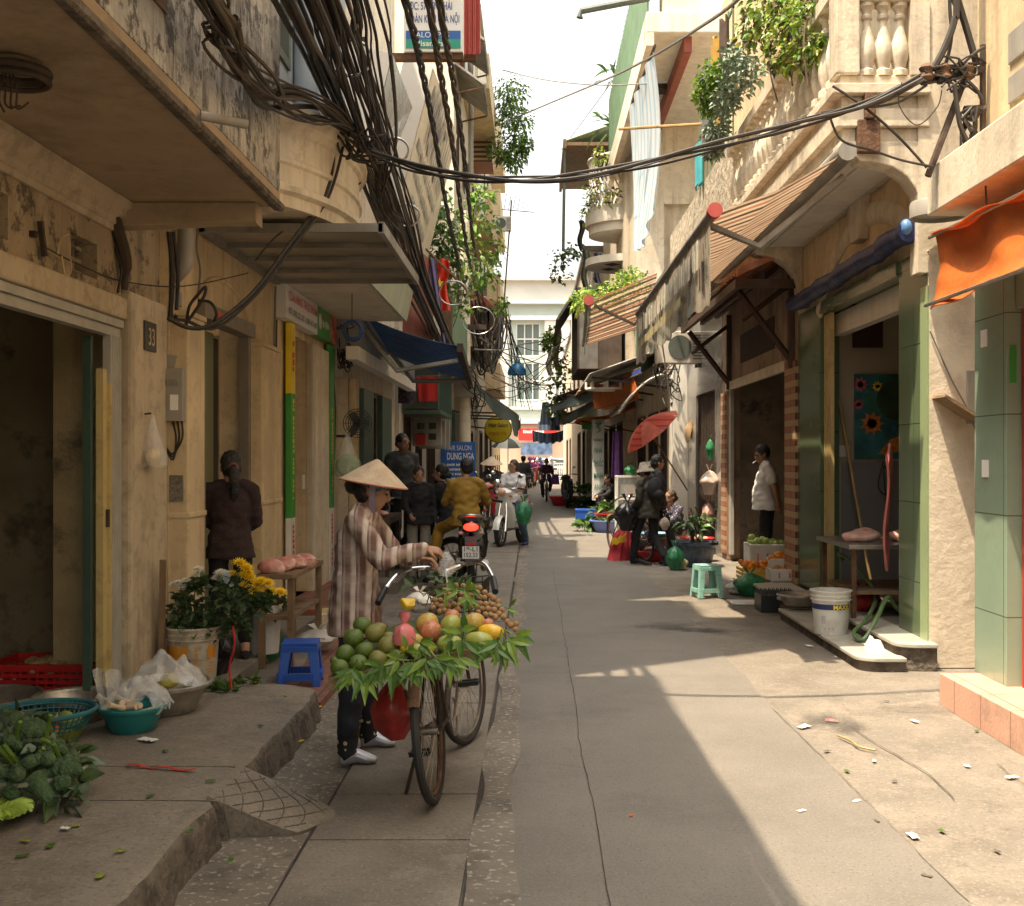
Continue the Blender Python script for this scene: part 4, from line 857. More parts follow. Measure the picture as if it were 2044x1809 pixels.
# flag and washing on the second-floor railing
t = thing('red_flag', 'red flag with a yellow star hanging from a slanting pole', 'flag', (-1.42, 18.7, 4.0))
b = MB(); b.sheet(lambda s, q: (-1.5 + .2*(s-.5) + .03*math.sin(q*8), 18.75 + .06*math.sin(s*10+q*3), 4.85 - .85*q), 12, 10, .006); build(b, 'cloth', mat('flag_red', (.62,.05,.02), .6, .15, 6), t, 1)
st = []
for i in range(10):
    a = math.pi/2 + math.pi*i/5; r_ = .11 if i % 2 == 0 else .045; st.append((-1.53 + r_*.6*math.cos(a), 18.6, 4.42 + r_*math.sin(a)))
build(MB().add(st, [tuple(range(10))]), 'star', m_signyellow, t)
build(MB().tube([P(851,498,17.5), P(935,582,19.5)], .018, 6), 'flag_pole', m_wood, t)
t = thing('purple_cloth', 'long purple-blue cloth hanging beside the red flag', 'cloth', (-1.6, 17.2, 3))
b = MB(); b.sheet(lambda s, q: (-1.55 + .13*(s-.5)*(1-.6*q) + .2*q, 17.3 + .04*math.sin(s*9), 4.6 - 1.3*q), 8, 10, .006); build(b, 'cloth', mat('purple_cloth_dye', (.13,.11,.22), .8, .2, 5), t, 1)
t = thing('hanging_board', 'dark red-brown hanging panel under the second-floor railing', 'panel', (-1.75, 16.5, 3.2))
build(MB().slab([(-1.75, 15.6, 3.3), (-1.55, 17.6, 3.2), (-1.55, 17.6, 4.6), (-1.75, 15.6, 4.6)], .04), 'panel', mat('red_brown_panel', (.22,.05,.025), .6, .2, 4), t)
# ---------------- billboards ----------------
t = thing('slanting_billboard', 'long cream billboard leaning out over the street behind the cables', 'sign', P(794,408,17))
q = [P(794,408,17), P(842,560,20.5), P(912,270,20.5), P(864,134,17)]
n_ = (q[1]-q[0]).cross(q[3]-q[0]).normalized()
build(MB().slab(q, .45), 'case', m_signwhite, t)
e = .015
qq = [p + n_*e for p in q]; c_ = sum(qq, Vector())/4; build(MB().slab([c_ + (p-c_)*.985 for p in qq], .012), 'face', mat('cream_sign_face', (.58,.50,.36), .5, .1, 2, streak=((.3,.24,.16), .4, 4)), t)
xd = (q[1]-q[0]); up = (q[3]-q[0]); upn = up - xd.normalized()*up.dot(xd.normalized())
m_fade = mat('faded_grey_letters', (.28,.25,.21), .6, .25, 6)
lettering('NÔNG DÂN', t, m_fade, qq[0] + xd*.18 + up*.60, xd, upn, .95, width=xd.length*.66, ext=.012, bold=.02)
dashes(t, m_fade, qq[0] + xd*.10 + up*.84, xd, upn, xd.length*.45, .28, 1, .012)
for i in range(3): dashes(t, m_fade, qq[0] + xd*(.05+.08*i) + up*(.46-.15*i), xd, upn, xd.length*(.75-.12*i), .16, 2+i, .012)
t = thing('white_sign_case', 'tall plain white sign case behind the main cable bundle', 'sign', P(718,281,14))
q = [P(735,300,13.6), P(775,325,16.4), P(822,215,16.4), P(782,108,13.6)]
build(MB().slab(q, .55), 'case', m_signwhite, t)
n_ = (q[1]-q[0]).cross(q[3]-q[0]).normalized(); build(MB().slab([p + n_*.012 for p in q], .01), 'face', mat('smoky_sign_face', (.22,.21,.17), .25, .4, 1.2, stain=((.36,.33,.27), .7, 1)), t)
t = thing('address_sign', 'white lightbox sign with blue address lines and blue and green bands', 'sign', P(805,105,15))
Y = 15; A = P(806,103,Y); B_ = P(924,108,Y); Tz = P(806,-40,Y).z
build(MB().box(A.x, B_.x, Y, Y+.22, A.z, Tz), 'case', m_signwhite, t)
zb = P(0,92,Y).z; build(MB().box(A.x+.03, B_.x-.03, Y-.012, Y, P(0,79,Y).z, P(0,62,Y).z), 'blue_band', m_signblue, t)
build(MB().box(A.x+.03, B_.x-.03, Y-.012, Y, P(0,97,Y).z, P(0,79,Y).z), 'green_band', mat('teal_green_print', (.02,.28,.19), .5), t)
m_bl = mat('blue_letters', (.03,.07,.25), .6)
lettering('ĐC: 57 YÊN THÁI', t, m_bl, (P(818,0,Y).x, Y-.004, P(0,20,Y).z), (1,0,0), (0,0,1), .105, width=.555, bold=.01)
lettering('HOÀN KIẾM - HÀ NỘI', t, m_bl, (P(812,0,Y).x, Y-.004, P(0,46,Y).z), (1,0,0), (0,0,1), .105, width=.69, bold=.01)
lettering('SALONPAS', t, m_signwhite, (P(824,0,Y).x, Y-.016, P(0,76,Y).z), (1,0,0), (0,0,1), .075, width=.48)
lettering('Hisamitsu', t, m_signwhite, (P(828,0,Y).x, Y-.016, P(0,93,Y).z), (1,0,0), (0,0,1), .075, width=.435, bold=.015)
build(MB().box(A.x-.5, B_.x, Y+.05, Y+.17, A.z-.08, A.z), 'support_beam', m_rust, t)
build(MB().box(A.x-.7, A.x-.58, Y, Y+.12, A.z-.05, Tz+1), 'support_post', m_rust, t)
t = thing('red_sheet_wall', 'red corrugated metal sheets beside the address sign', 'metal sheet', (-.9, 15.7, 7.0))
b = MB(); b.sheet(lambda s, q: (P(924,0,15.7).x + .24*s, 15.7 + .015*math.sin(s*50), P(0,108,15.7).z + 2.6*q), 60, 1, .01); build(b, 'sheet', m_tinred, t)
build(MB().box(-2.36, P(950,0,15.8).x, 15.8, 15.9, P(0,120,15.8).z, P(0,108,15.8).z), 'support_beam', m_rust, t)
t = thing('tv_antenna', 'thin television antenna mast against the sky on the left', 'antenna', (-.9, 46, 0))
mx = P(1021,0,46).x
build(MB().tube([(mx-.35, 46, P(0,640,46).z), (mx, 46, P(0,400,46).z)], .03, 6), 'mast', m_rustdk, t)
b = MB()
for i in range(7): b.tube([(mx-.3+.18*i, 46-.1, P(0,420,46).z), (mx-.2+.18*i, 46+.1, P(0,400+3*i,46).z+.3)], .012, 4)
b.tube([(mx-.5, 46, P(0,418,46).z), (mx+.9, 46, P(0,424,46).z)], .018, 4); build(b, 'elements', m_rustdk, t)
# ---------------- building across the end of the street ----------------
Ye = 97
zr = P(0,553,Ye).z
m_mint = mat('pale_mint_plaster', (.46,.51,.45), .7, .06, .6); m_stone = mat('cream_trim', (.60,.575,.515), .7, .06, .8)
wins = []
for u0, u1 in ((940,980), (1030,1078), (1150,1200)):
    x0, x1 = P(u0,0,Ye).x, P(u1,0,Ye).x
    wins += [(x0, x1, P(0,712,Ye).z, P(0,645,Ye).z), (x0, x1, P(0,800,Ye).z, P(0,712,Ye).z-.5)]
h = thing('end_building', 'pale mint and cream building with pilasters closing the end of the street', 'building', (0, Ye, 0))
build(MB().wall('y', Ye, .3, -16, 16, P(0,838,Ye).z, zr, wins), 'wall', m_mint, h)
build(MB().box(-16, 16, Ye+.31, Ye+8, 0, zr-.1), 'block', m_mint, h)
b = MB()
for v0, v1, o in ((553,562,.9), (562,600,.25), (600,608,.7), (632,640,.55), (836,846,.5), (812,818,.35)): b.box(-16.2, 16.2, Ye-o, Ye-.004, P(0,v1,Ye).z, P(0,v0,Ye).z)
build(b, 'cornice', m_stone, h)
for u in (1004, 1098, 1126, 1225): build(MB().box(P(u-11,0,Ye).x, P(u+11,0,Ye).x, Ye-.45, Ye-.003, P(0,812,Ye).z, P(0,640,Ye).z), 'pilaster', m_stone, h)
for w4 in wins:
    f = MB(); a, c, d, e = w4
    for xx in (a, (2*a+c)/3, (a+2*c)/3, c-.1): f.box(xx, xx+.1, Ye+.02, Ye+.14, d, e)
    for zz in (d, (d+e)/2, e-.12): f.box(a+.1, c-.1, Ye+.03, Ye+.13, zz, zz+.12)
    wf = build(f, 'window', m_stone, h); build(MB().box(a, c, Ye+.2, Ye+.24, d, e), 'pane', mat('greenish_glass', (.13,.17,.15), .1, .1, .6), wf)
build(MB().box(-16, 16, Ye-.25, Ye-.02, .03, P(0,846,Ye).z), 'ground_floor', mat('peach_shopfront', (.50,.36,.25), .6, .15, .5), h)
t = thing('red_shop_banner', 'red banner with white letters over the shop across the end street', 'sign', (0, Ye-1, 3))
x0, x1 = P(1035,0,Ye-1).x, P(1112,0,Ye-1).x
build(MB().box(x0, x1, Ye-1, Ye-.9, P(0,880,Ye).z, P(0,856,Ye).z), 'banner', m_signred, t); build(MB().box(x0+.2, x1-.4, Ye-.98, Ye-.9, P(0,908,Ye).z, P(0,884,Ye).z), 'shop_window', mat('blue_display', (.10,.15,.24), .3, .6, 2), t)
dashes(t, m_signwhite, (x0+.4, Ye-1.01, P(0,866,Ye).z), (1,0,0), (0,0,1), 1.9, .3, 1); lettering('3499', t, m_signwhite, (x0+1.4, Ye-1.02, P(0,877,Ye).z), (1,0,0), (0,0,1), .4, width=1.0)
t = thing('street_railing', 'pale metal railing along the cross street', 'railing', (1.9, 80, 0))
b = MB()
for i in range(16): b.box(1.3+.12*i, 1.34+.12*i, 79, 79.05, .05, 1.15)
b.box(1.3, 3.2, 78.98, 79.07, 1.1, 1.18).box(1.3, 3.2, 78.98, 79.07, .2, .27); build(b, 'bars', m_white, t)
# ---------------- overhead cables ----------------
def cable(pts, r, label, m=None, group=None, k=8, name='power_cable', jitter=0, n=6):
    if jitter: pts = [Vector(p) + Vector((jit(jitter), jit(jitter), jit(jitter))) for p in pts]
    return solo(MB().tube(curve(pts, k), r, n), name, m or m_cable, label, 'cable', group, 1)
random.seed(21)
main = [Vector((-1.0, -8, 4.4)), Vector((-1.02, -1, 3.95)), P(600,-60,5.2), P(668,110,7.2), P(735,290,9.2), P(795,450,11.6), P(848,600,15), P(925,745,25), P(960,690,36)]
for i in range(36):
    o = Vector((jit(.17), 0, jit(.12)))
    pts = [p + o*(1 if j < 6 else .8) + Vector((jit(.035), 0, jit(.04))) for j, p in enumerate(main)]
    cable(pts, random.choice((.005, .007, .009, .012, .016)), 'dark cable in the thick sagging bundle along the left houses', random.choice((m_cable, m_cable, m_cable_br, m_cable_gr if i % 9 == 0 else m_cable)), 'cables of the main left bundle', 7)
for i in range(12):
    o = Vector((jit(.10), jit(.1), jit(.07)))
    pts = [Vector((-1.0, -8, 4.5)), Vector((-1.0+.02*i, -1, 4.1)), P(590+12*i,-70,5.0+.1*i), P(655+10*i,130,7.0), P(712+6*i,300,9.0), P(752,400,9.6), P(770+2*i,452,9.9)]
    cable([p + o for p in pts], random.choice((.007, .010, .014)), 'black cable dropping from the bundle to the canopy edge', m_cable, 'cables dropping to the canopy', 7, jitter=.02)
b2 = [Vector((-1.25, -8, 4.0)), Vector((-1.27, -1, 3.6)), P(380,-60,4.3), P(440,60,4.8), P(520,165,5.7), P(600,200,6.8), P(672,245,7.9), P(735,310,9.0), P(780,420,10.6), P(830,560,13.5)]
for i in range(15):
    pts = [p + Vector((jit(.07), 0, jit(.09) + (-.16*abs(math.sin(i)) if j in (4, 5) and i % 3 == 0 else 0))) for j, p in enumerate(b2)]
    cable(pts, random.choice((.008, .011, .016)), 'thick brown cable drooping past the mouldy upper wall', random.choice((m_cable_br, m_cable, m_cable_br)), 'thick cables past the mouldy wall', 7)
cable([P(470,60,5.0), P(497,170,5.6), P(520,210,6.0), P(560,215,6.6), P(620,213,7.4), P(680,226,8.0)], .017, 'single thick loop of cable sagging below the others at the mouldy wall corner', m_cable)
# three heavy twisted lines
for i, pl in enumerate(([(800,-30,8), (838,120,10), (868,270,13), (893,420,17.5), (925,560,24), (955,640,34)], [(848,-30,8.2), (880,150,10.5), (905,300,13.5), (925,450,18.5), (945,560,25), (968,640,34)], [(872,-30,8.5), (903,150,11), (925,300,14.5), (940,440,19.5), (955,560,26), (975,650,34)])):
    c_ = curve([Vector((-.9+.2*i, -8, 5.2)), Vector((-.9+.2*i, 1, 4.9))] + [P(*p) for p in pl], 26); b = MB()
    for s_ in range(3):
        b.tube([p + Vector((.02*math.cos(j*.42+2.1*s_), 0, .02*math.sin(j*.42+2.1*s_))) for j, p in enumerate(c_)], .0155, 5)
    solo(b, 'twisted_cable', m_cable_br if i else m_cable, ['heavy twisted power line, leftmost of three before the address sign', 'heavy twisted power line, middle of the three before the address sign', 'heavy twisted power line, rightmost of three nearest the sky'][i], 'cable', 'three heavy twisted power lines', 1)
# the line across the street
x = [P(742,303,7.6), P(830,335,7.3), P(930,352,7.1), P(1040,357,7.0), P(1160,348,6.95), P(1290,325,6.95), P(1440,288,7.0), P(1600,245,7.1), P(1730,205,7.15), P(1845,150,7.2)]
for i in range(4):
    pts = [p + Vector((0, .02*i, .022*math.sin(j*1.3+i*2) + (.05*(j-5)/4 if i == 3 and j > 5 else 0))) for j, p in enumerate(x)]
    cable(pts, (.0125, .010, .008, .005)[i], 'black line of the sagging bundle strung across the street', m_cable, 'lines crossing the street', 8)
b = MB()
for i in range(14):
    c = P(725+jit(20), 290+jit(12), 8.2); b.tube(curve([c + Vector((jit(.14), jit(.1), jit(.12))) for _ in range(4)], 5), .009, 5)
solo(b, 'cable_knot', m_cable, 'messy black knot of wires where the crossing line leaves the left bundle', 'cable knot', None, 1)
for i, (u, v, Y, r_) in enumerate(((700,116,7.6,.14), (787,300,9.4,.12), (812,430,11.6,.13), (905,585,16,.2), (955,640,25,.35))):
    solo(MB().torus(P(u, v, Y), r_, .011, 30, 6, 'y', 1, .85), 'cable_ring', m_steel, ['large steel ring holding the cables, topmost', 'steel ring on the cables beside the crossing-line knot', 'steel ring on the cables at the canopy edge', 'steel ring on the cables left of the flag', 'steel ring on the cables farthest down the street'][i], 'cable ring', None, 1)
# drop line to the door of the cream house
cable([P(668,290,8.3), P(650,385,8.1), P(570,500,7.8), P(505,585,7.6), P(430,645,7.4), P(380,655,7.3), P(335,635,7.2)], .016, 'pair of black cables looping down from the bundle to the meter box corner, thicker one')
cable([P(690,270,8.3), P(655,395,8.1), P(575,505,7.8), P(508,592,7.6), P(430,655,7.4), P(370,640,7.3), P(338,640,7.2)], .011, 'thinner black cable looping down beside the thick drop cable')
cable([P(372,650,7.35), P(378,612,7.3), P(398,585,7.3), P(410,573,7.3), P(408,590,7.3), P(390,620,7.3), P(370,648,7.3)], .010, 'black cable loop standing up over the cream door pillar')
cable([P(395,600,7.3), P(420,604,7.3), P(432,625,7.3), P(428,640,7.35)], .010, 'short black cable end curling by the door frame')
cable([P(720,365,9), P(640,420,8.6), P(560,465,8), P(510,520,7.7)], .007, 'thin black wire slanting across the rounded balcony')
# thin lines over the sky and down the street
for i, pl in enumerate(([(1003,140,30), (1090,160,27), (1200,170,24), (1330,165,22)], [(990,252,36), (1100,205,26), (1250,140,18), (1420,40,12), (1500,-30,10)], [(1120,300,60), (1180,220,50), (1260,110,40)])):
    cable([P(*p) for p in pl], (.014, .02, .02)[i], ['thin pale wire drooping across the sky', 'thin wire climbing across the sky to the plants at upper right', 'hair-thin wire high against the white sky'][i], m_cable_gr)
rnd = random.Random(5)
for i in range(15):
    v0 = rnd.uniform(640, 800); v1 = rnd.uniform(640, 810)
    a, c = P(rnd.uniform(940, 985), v0, rnd.uniform(26, 36)), P(rnd.uniform(1090, 1150), v1, rnd.uniform(30, 44)); mid = (a+c)/2 - Vector((0, 0, rnd.uniform(.1, .7)))
    cable([a, a.lerp(mid, .6)+Vector((0,0,-.1)), mid, c.lerp(mid, .5)+Vector((0,0,-.08)), c], rnd.choice((.008, .011, .018)), 'black wire of the tangle strung between the houses down the street', rnd.choice((m_cable, m_cable_gr)), 'far tangle of wires', 4, n=5)
for i in range(11):
    a = P(rnd.uniform(1000, 1020), rnd.uniform(600, 640), 34); pts = [a, P(1010+rnd.uniform(-6, 25), 700+rnd.uniform(-20, 20), 34), P(1030+rnd.uniform(-10, 50), 790+rnd.uniform(-20, 30), 36)]
    cable(pts, rnd.choice((.009, .014)), 'black wire hanging down past the end building', m_cable, 'far hanging wires', 5, n=5)
for i in range(14):
    a = P(945+rnd.uniform(-15, 25), 610+rnd.uniform(-20, 20), 29); pts = [a, P(965+rnd.uniform(-10, 15), 690+rnd.uniform(-10, 60), 30), P(985+rnd.uniform(-10, 20), 650+rnd.uniform(-20, 90), 31), P(1005+rnd.uniform(-10, 10), 600+rnd.uniform(-10, 60), 32)]
    cable(pts, rnd.choice((.015, .02, .028)), 'looped cable on the far left utility pole', random.choice((m_cable, m_cable_gr)), 'looped cables on the far pole', 6, n=5)
t = thing('pole_box', 'dark transformer box hung on cables by the far left pole', 'junction box', P(978,700,31)); c = P(975,640,31)
build(MB().box(c.x-.3, c.x+.25, 31, 31.4, c.z-.5, c.z+.3), 'box', m_rustdk, t, 0, .03)
for i in range(12):
    pts = [P(905+rnd.uniform(-10, 10), 700+rnd.uniform(-15, 15), 24), P(930+rnd.uniform(-10, 20), 755+rnd.uniform(-15, 15), 26), P(950+rnd.uniform(-15, 20), 790+rnd.uniform(-25, 35), 27), P(938+rnd.uniform(-15, 15), 840+rnd.uniform(-40, 20), 27)]
    cable(pts, .014, 'cable hanging down the stained concrete pole', m_cable, 'cables on the concrete pole', 5, n=5)
t = thing('blue_lamp', 'blue enamel street lamp shade hung from the wires', 'lamp', P(1032,745,34)); c = P(1032,742,34)
build(MB().lathe([(.0, .34), (.06, .34), (.08, .25), (.2, .16), (.27, .04), (.28, -.1), (.26, -.1), (.24, .03), (0, .12)], c, 20), 'lamp_shade', mat('blue_enamel', (.02,.16,.33), .35), t, 1); build(MB().tube([c+Vector((0,0,.34)), c+Vector((0,0,.75))], .02), 'hook', m_black, t)
# the bracket on the right-hand house
t = thing('cable_bracket', 'rusty iron bracket tangled with wires on the right-hand house wall', 'bracket', (2.8, 7.3, 3.3))
B0, B1, B2 = P(1838,162,7.25), P(1962,140,7.25), P(1852,352,7.25)
build(MB().tube([B0, B1], .03, 6).tube([P(1925,160,7.25), B2], .022, 6).tube([P(1962,90,7.25), P(1962,265,7.25)], .02, 6).tube([P(1965,220,7.25), P(1925,222,7.25)], .035, 8), 'bracket_arm', m_rustdk, t, 1)
for i, u in enumerate((1850, 1885, 1930)): build(MB().lathe([(.02, -.05), (.05, -.03), (.035, .0), (.05, .03), (.02, .06)], P(u,146,7.22), 12), 'insulator', m_rust, t, 1)
for i, pl in enumerate(([(1862,140), (1888,90), (1905,40), (1910,-20), (1912,-500)], [(1950,130), (1930,60), (1912,0), (1905,-40), (1900,-520)], [(1870,155), (1890,120), (1900,60), (1895,-20), (1890,-500)], [(1900,150), (1930,120), (1955,100), (1965,95)], [(1905,170), (1912,225), (1918,255), (1935,290)], [(1930,160), (1950,180), (1960,200)], [(1845,160), (1760,205), (1700,215), (1640,225)], [(1850,170), (1790,205), (1720,215), (1668,222)], [(1662,172), (1720,210), (1790,270), (1850,335)], [(1655,230), (1680,280), (1740,300), (1800,320), (1862,333)], [(1800,165), (1795,210), (1830,250), (1870,215), (1880,180)])):
    cable([P(u, v, 7.2+.04*math.sin(i)) for u, v in pl], (.022, .024, .012, .01, .016, .012, .008, .009, .009, .008, .004)[i], 'black wire running into the iron bracket on the right-hand house', m_cable, 'wires at the right-hand bracket', 7)
b = MB()
for i in range(10):
    c = P(1935+jit(15), 255+jit(22), 7.2); b.tube(curve([c + Vector((jit(.06), jit(.04), jit(.1))) for _ in range(4)], 5), .009, 5)
solo(b, 'cable_knot', m_cable, 'tight black coil of wires under the right-hand bracket', 'cable knot', None, 1)
b = MB()
for i in range(16):
    c = P(1900+jit(45), 150+jit(14), 7.2); b.tube(curve([c + Vector((jit(.12), jit(.04), jit(.08))) for _ in range(4)], 5), .007, 5)
solo(b, 'cable_knot', m_cable, 'messy wires wound along the right-hand iron bracket arm', 'cable knot', None, 1)
# ---------------- nearest house on the right: green tiles, orange tarp ----------------
h = thing('house', 'cream house with pale green tiled pillars and a projecting concrete canopy at the right edge', 'house', (3.4, 4, 0))
build(MB().box(2.88, 3.4, 6.96, 7.46, .2, 3.17), 'tiled_pillar', m_green_pale, h, 0, .004)
build(MB().wall('x', 2.93, .2, -4, 6.94, .2, 3.17, [(3.2, 6.94, .2, 2.5)]), 'wall', m_green_pale, h)
build(MB().box(2.9, 6.5, -4, 7.46, 3.48, 9), 'upper_block', m_cream, h)
build(MB().box(2.57, 6.4, -4, 7.46, 3.17, 3.475), 'canopy', m_cream_pale, h, 0, .01)
build(MB().box(6.2, 6.4, -4, 7.4, 0, 3.1).box(3.42, 6.2, 7.3, 7.44, 0, 3.1), 'room_wall', m_room, h)
rd = MB().box(2.965, 3.03, 6.85, 6.93, .2, 2.5)
for i in range(5): rd.box(2.97, 3.02, 6.0+.16*i, 6.03+.16*i, .2, 2.5)
build(rd, 'door_grille', m_redpl, h)
for v0, v1 in ((62, 125), (150, 205)):
    build(MB().box(2.885, 2.9, 6.2, 6.95, ZV(v1, 6.9), ZV(v0, 6.9)), 'wall_vent', m_pvc, h, 0, .006)
build(MB().box(2.90, 2.94, 6.952, 6.958, 2.05, 2.28), 'sticker', m_signgreen, h)
for y, z in ((7.22, 1.47), (7.24, 2.3)): build(MB().box(2.872, 2.878, y, y+.1, z, z+.11), 'pasted_paper', m_paper, h)
t = thing('entrance_ledge', 'salmon pink tiled ledge along the foot of the green tiled house', 'ledge', (2.9, 4, 0))
build(MB().box(2.63, 3.6, -4, 7.4, -.01, .2), 'ledge', m_pink_tile, t, 0, .006)
t = thing('orange_tarp', 'bright orange tarpaulin awning rolled down under the concrete canopy', 'awning', (2.5, 6.4, 2.55))
b = MB()
def tarp(s, q):
    y = 4.6 + 2.62*s; return (2.50 + .05*math.sin(q*3.1) + .022*math.sin(s*17+q*2) + .02*mnoise.noise(Vector((s*8, q*4, 1))) + .06*(1-q), y, 2.99 - .06*(1-s) - (.43-.05*math.sin(math.pi*s*1.3))*q + .015*math.sin(s*21))
b.sheet(tarp, 60, 14, .006); b.sheet(lambda s, q: (2.50 + .38*q + .01*math.sin(s*14), 4.6+2.62*s, 2.99-.06*(1-s)+.015*math.sin(s*21) + .05*q), 40, 4, .006)
build(b, 'fabric', m_orangetarp, t, 1); build(MB().tube([(2.49, 4.5, 2.545), (2.49, 7.26, 2.56)], .012, 6).tube([(2.54, 4.5, 2.93), (2.53, 7.3, 3.0)], .012, 6), 'rod', m_steel, t)
for i, y in enumerate((5.4, 6.6)): build(MB().tube([(2.62, y, 3.0), (2.62, y+.02, 3.17)], .006), 'wire_tie', m_rustdk, t)
# ---------------- arched balcony house ----------------
XR = 3.0
h = thing('house', 'cream house with a balustraded corner balcony on arched brackets above a green-tiled butcher shop', 'house', (3.4, 10.8, 0))
build(MB().wall('y', 8.66, .2, XR-.0, 7, 0, 3.0), 'end_wall', m_rough, h)
build(MB().wall('y', 8.67, .19, 2.92, 7, 3.0, 9.5), 'upper_end_wall', m_balcony, h)
for y0, y1 in ((8.70, 9.37), (11.95, 12.93)): build(MB().box(XR-.004, XR+.2, y0, y1, .15, 3.2), 'tiled_pillar', m_green_tile, h, 0, .004)
build(MB().box(XR-.015, XR+.004, 8.662, 8.82, .2, 2.9), 'pillar_lit_strip', mat('lit_green_tile', (.30,.38,.20), .25, .1, 2), h)  # paler strip: sunlight on the pillar put into the tile colour
build(MB().wall('x', XR, .18, 8.87, 12.95, 3.2, 4.0), 'wall', m_cream, h)
build(MB().box(XR-.03, XR+.1, 9.37, 11.95, 3.08, 3.2), 'shutter_case', m_green_tile, h)
build(MB().box(XR+.14, XR+.24, 9.37, 11.95, 2.86, 3.08), 'shutter', m_white, h)
b = MB().box(XR+.2, 7, 12.06, 12.2, .2, 3.2); build(b, 'room_side_wall', mat('room_cream', (.40,.33,.235), .85, .1, 2), h)
build(MB().box(XR+.25, 7, 12.045, 12.058, .2, 1.55), 'wainscot', mat('grey_wainscot', (.20,.19,.185), .6, .1, 2), h)
build(MB().box(6.8, 7, 8.87, 12.06, .2, 3.2).box(XR+.2, 6.8, 8.87, 8.95, .2, 3.2), 'room_wall', m_room, h)
build(MB().box(XR+.19, 7, 8.87, 12.2, 3.21, 3.3), 'ceiling', m_offwhite, h)
build(MB().box(XR-.0, 7, 8.87, 12.2, .05, .19), 'room_floor', m_concrete, h)
build(MB().box(3.36, 3.68, 12.03, 12.05, 2.75, 3.36), 'dark_shutter', mat('dark_red_wood', (.05,.018,.012), .5, .2, 5), h)
g = MB()
for i in range(4): g.box(XR+.02, XR+.06, 11.62+.075*i, 11.65+.075*i, .2, 3.07)
build(g, 'folding_gate', m_yellowbar, h)
build(MB().box(XR+.06, XR+.1, 11.85, 11.94, .2, 3.07), 'gate_post', m_rustdk, h)
# arch moulding with keystone
b = MB(); pts = []
for i in range(21):
    a = R(25) + R(130)*i/20; pts.append((XR-.005, 10.35 + 1.78*math.cos(a), 2.62 + 1.14*math.sin(a)))
b.loft(pts, [(.10, .035)]*21, 8, (0, 0, 1)); build(b, 'arch_moulding', m_cream_pale, h, 1)
build(MB().prism([(10.22, 3.55), (10.48, 3.55), (10.55, 3.95), (10.15, 3.95)], 'x', XR-.10, XR), 'keystone', m_cream_pale, h, 0, .012)
# arched brackets, soffit, balcony band
prof = [(2.33, 4.0), (3.0, 4.0), (3.0, 3.38), (2.955, 3.42), (2.945, 3.52), (2.91, 3.63), (2.84, 3.73), (2.73, 3.805), (2.6, 3.84), (2.48, 3.85), (2.46, 3.88), (2.33, 3.88)]
for y0, y1 in ((8.68, 8.9), (12.7, 12.95)):
    build(MB().prism(prof, 'y', y0, y1), 'arch_bracket', m_balcony, h, 0, .01)
build(MB().box(2.42, XR-.005, 8.91, 12.69, 3.93, 3.99), 'soffit', m_offwhite, h)
build(MB().box(2.58, XR-.1, 9.1, 12.5, 3.9, 3.928), 'soffit_panel', m_white, h, 0, .01)
def band(z0, z1, o, m=m_balcony, nm='balcony_band'):
    build(MB().box(2.33-o, XR, 8.68-o, 13.6, z0, z1), nm, m, h, 0, .008)
band(4.0, 4.10, -.02); band(4.102, 4.24, .03); band(4.242, 4.34, -.01); band(4.342, 4.42, .07); band(4.422, 4.50, .0)
build(MB().box(2.29, 2.47, 8.64, 8.86, 4.5, 5.25), 'corner_pier', m_balcony, h, 0, .01)
build(MB().box(2.30, 2.44, 8.87, 13.6, 5.16, 5.28).box(2.48, 3.0, 8.66, 8.8, 5.06, 5.2), 'handrail', m_balcony, h, 0, .008)
build(MB().box(2.86, 3.0, 8.65, 8.9, 4.5, 5.06), 'half_pier', m_balcony, h)
bp = [(.045, 0), (.07, 0), (.07, .05), (.045, .07), (.05, .1), (.066, .16), (.072, .22), (.062, .30), (.04, .40), (.03, .46), (.028, .50), (.045, .52), (.045, .545), (.032, .56), (.04, .60), (.062, .625), (.062, .66)]
pm = None
def baluster(x, y, z, s=1):
    global pm
    if pm is None:
        pm = build(MB().lathe(bp, (0, 0, 0), 14), 'baluster', m_balcony, None, 30); o = pm
    else: o = pm.copy(); scene.collection.objects.link(o)
    o.parent = h; o.matrix_parent_inverse = Matrix.Identity(4); o.location = Vector((x, y, z)) - Vector((3.4, 10.8, 0)); o.scale = (1, 1, s)
for i in range(20): baluster(2.375, 9.02+.23*i, 4.5, 1)
for i in range(3): baluster(2.545+.125*i, 8.73, 4.5, .85)
build(MB().box(3.0, 7, 8.88, 13.5, 4.0, 9.4), 'upper_block', m_cream_pale, h)
build(MB().box(2.2, 7, 8.5, 13.6, 7.2, 7.4), 'upper_slab', m_balcony, h)
# steps
def step(x0, x1, y0, y1, z1, nm, lab):
    n = 7; pl = [(x1, y1), (x1, y0)] + [(x0 + .16 - .16*math.sin(math.pi/2*i/n), y0 + .16 - .16*math.cos(math.pi/2*i/n)) for i in range(n+1)] + [(x0, y1)]
    t = thing('stone_step', lab, 'step', ((x0+x1)/2, (y0+y1)/2, 0), group='stone steps of the butcher shop')
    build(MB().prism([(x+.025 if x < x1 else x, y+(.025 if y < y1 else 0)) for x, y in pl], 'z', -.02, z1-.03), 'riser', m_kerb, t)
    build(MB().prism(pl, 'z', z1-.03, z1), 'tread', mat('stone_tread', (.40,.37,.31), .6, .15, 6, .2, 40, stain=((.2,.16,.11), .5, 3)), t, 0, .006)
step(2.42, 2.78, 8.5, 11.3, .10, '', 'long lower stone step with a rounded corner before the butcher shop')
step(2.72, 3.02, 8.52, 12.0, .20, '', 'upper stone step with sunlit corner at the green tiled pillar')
step(2.5, 2.95, 11.6, 13.1, .16, '', 'far stone step under the metal bowl by the striped brick')
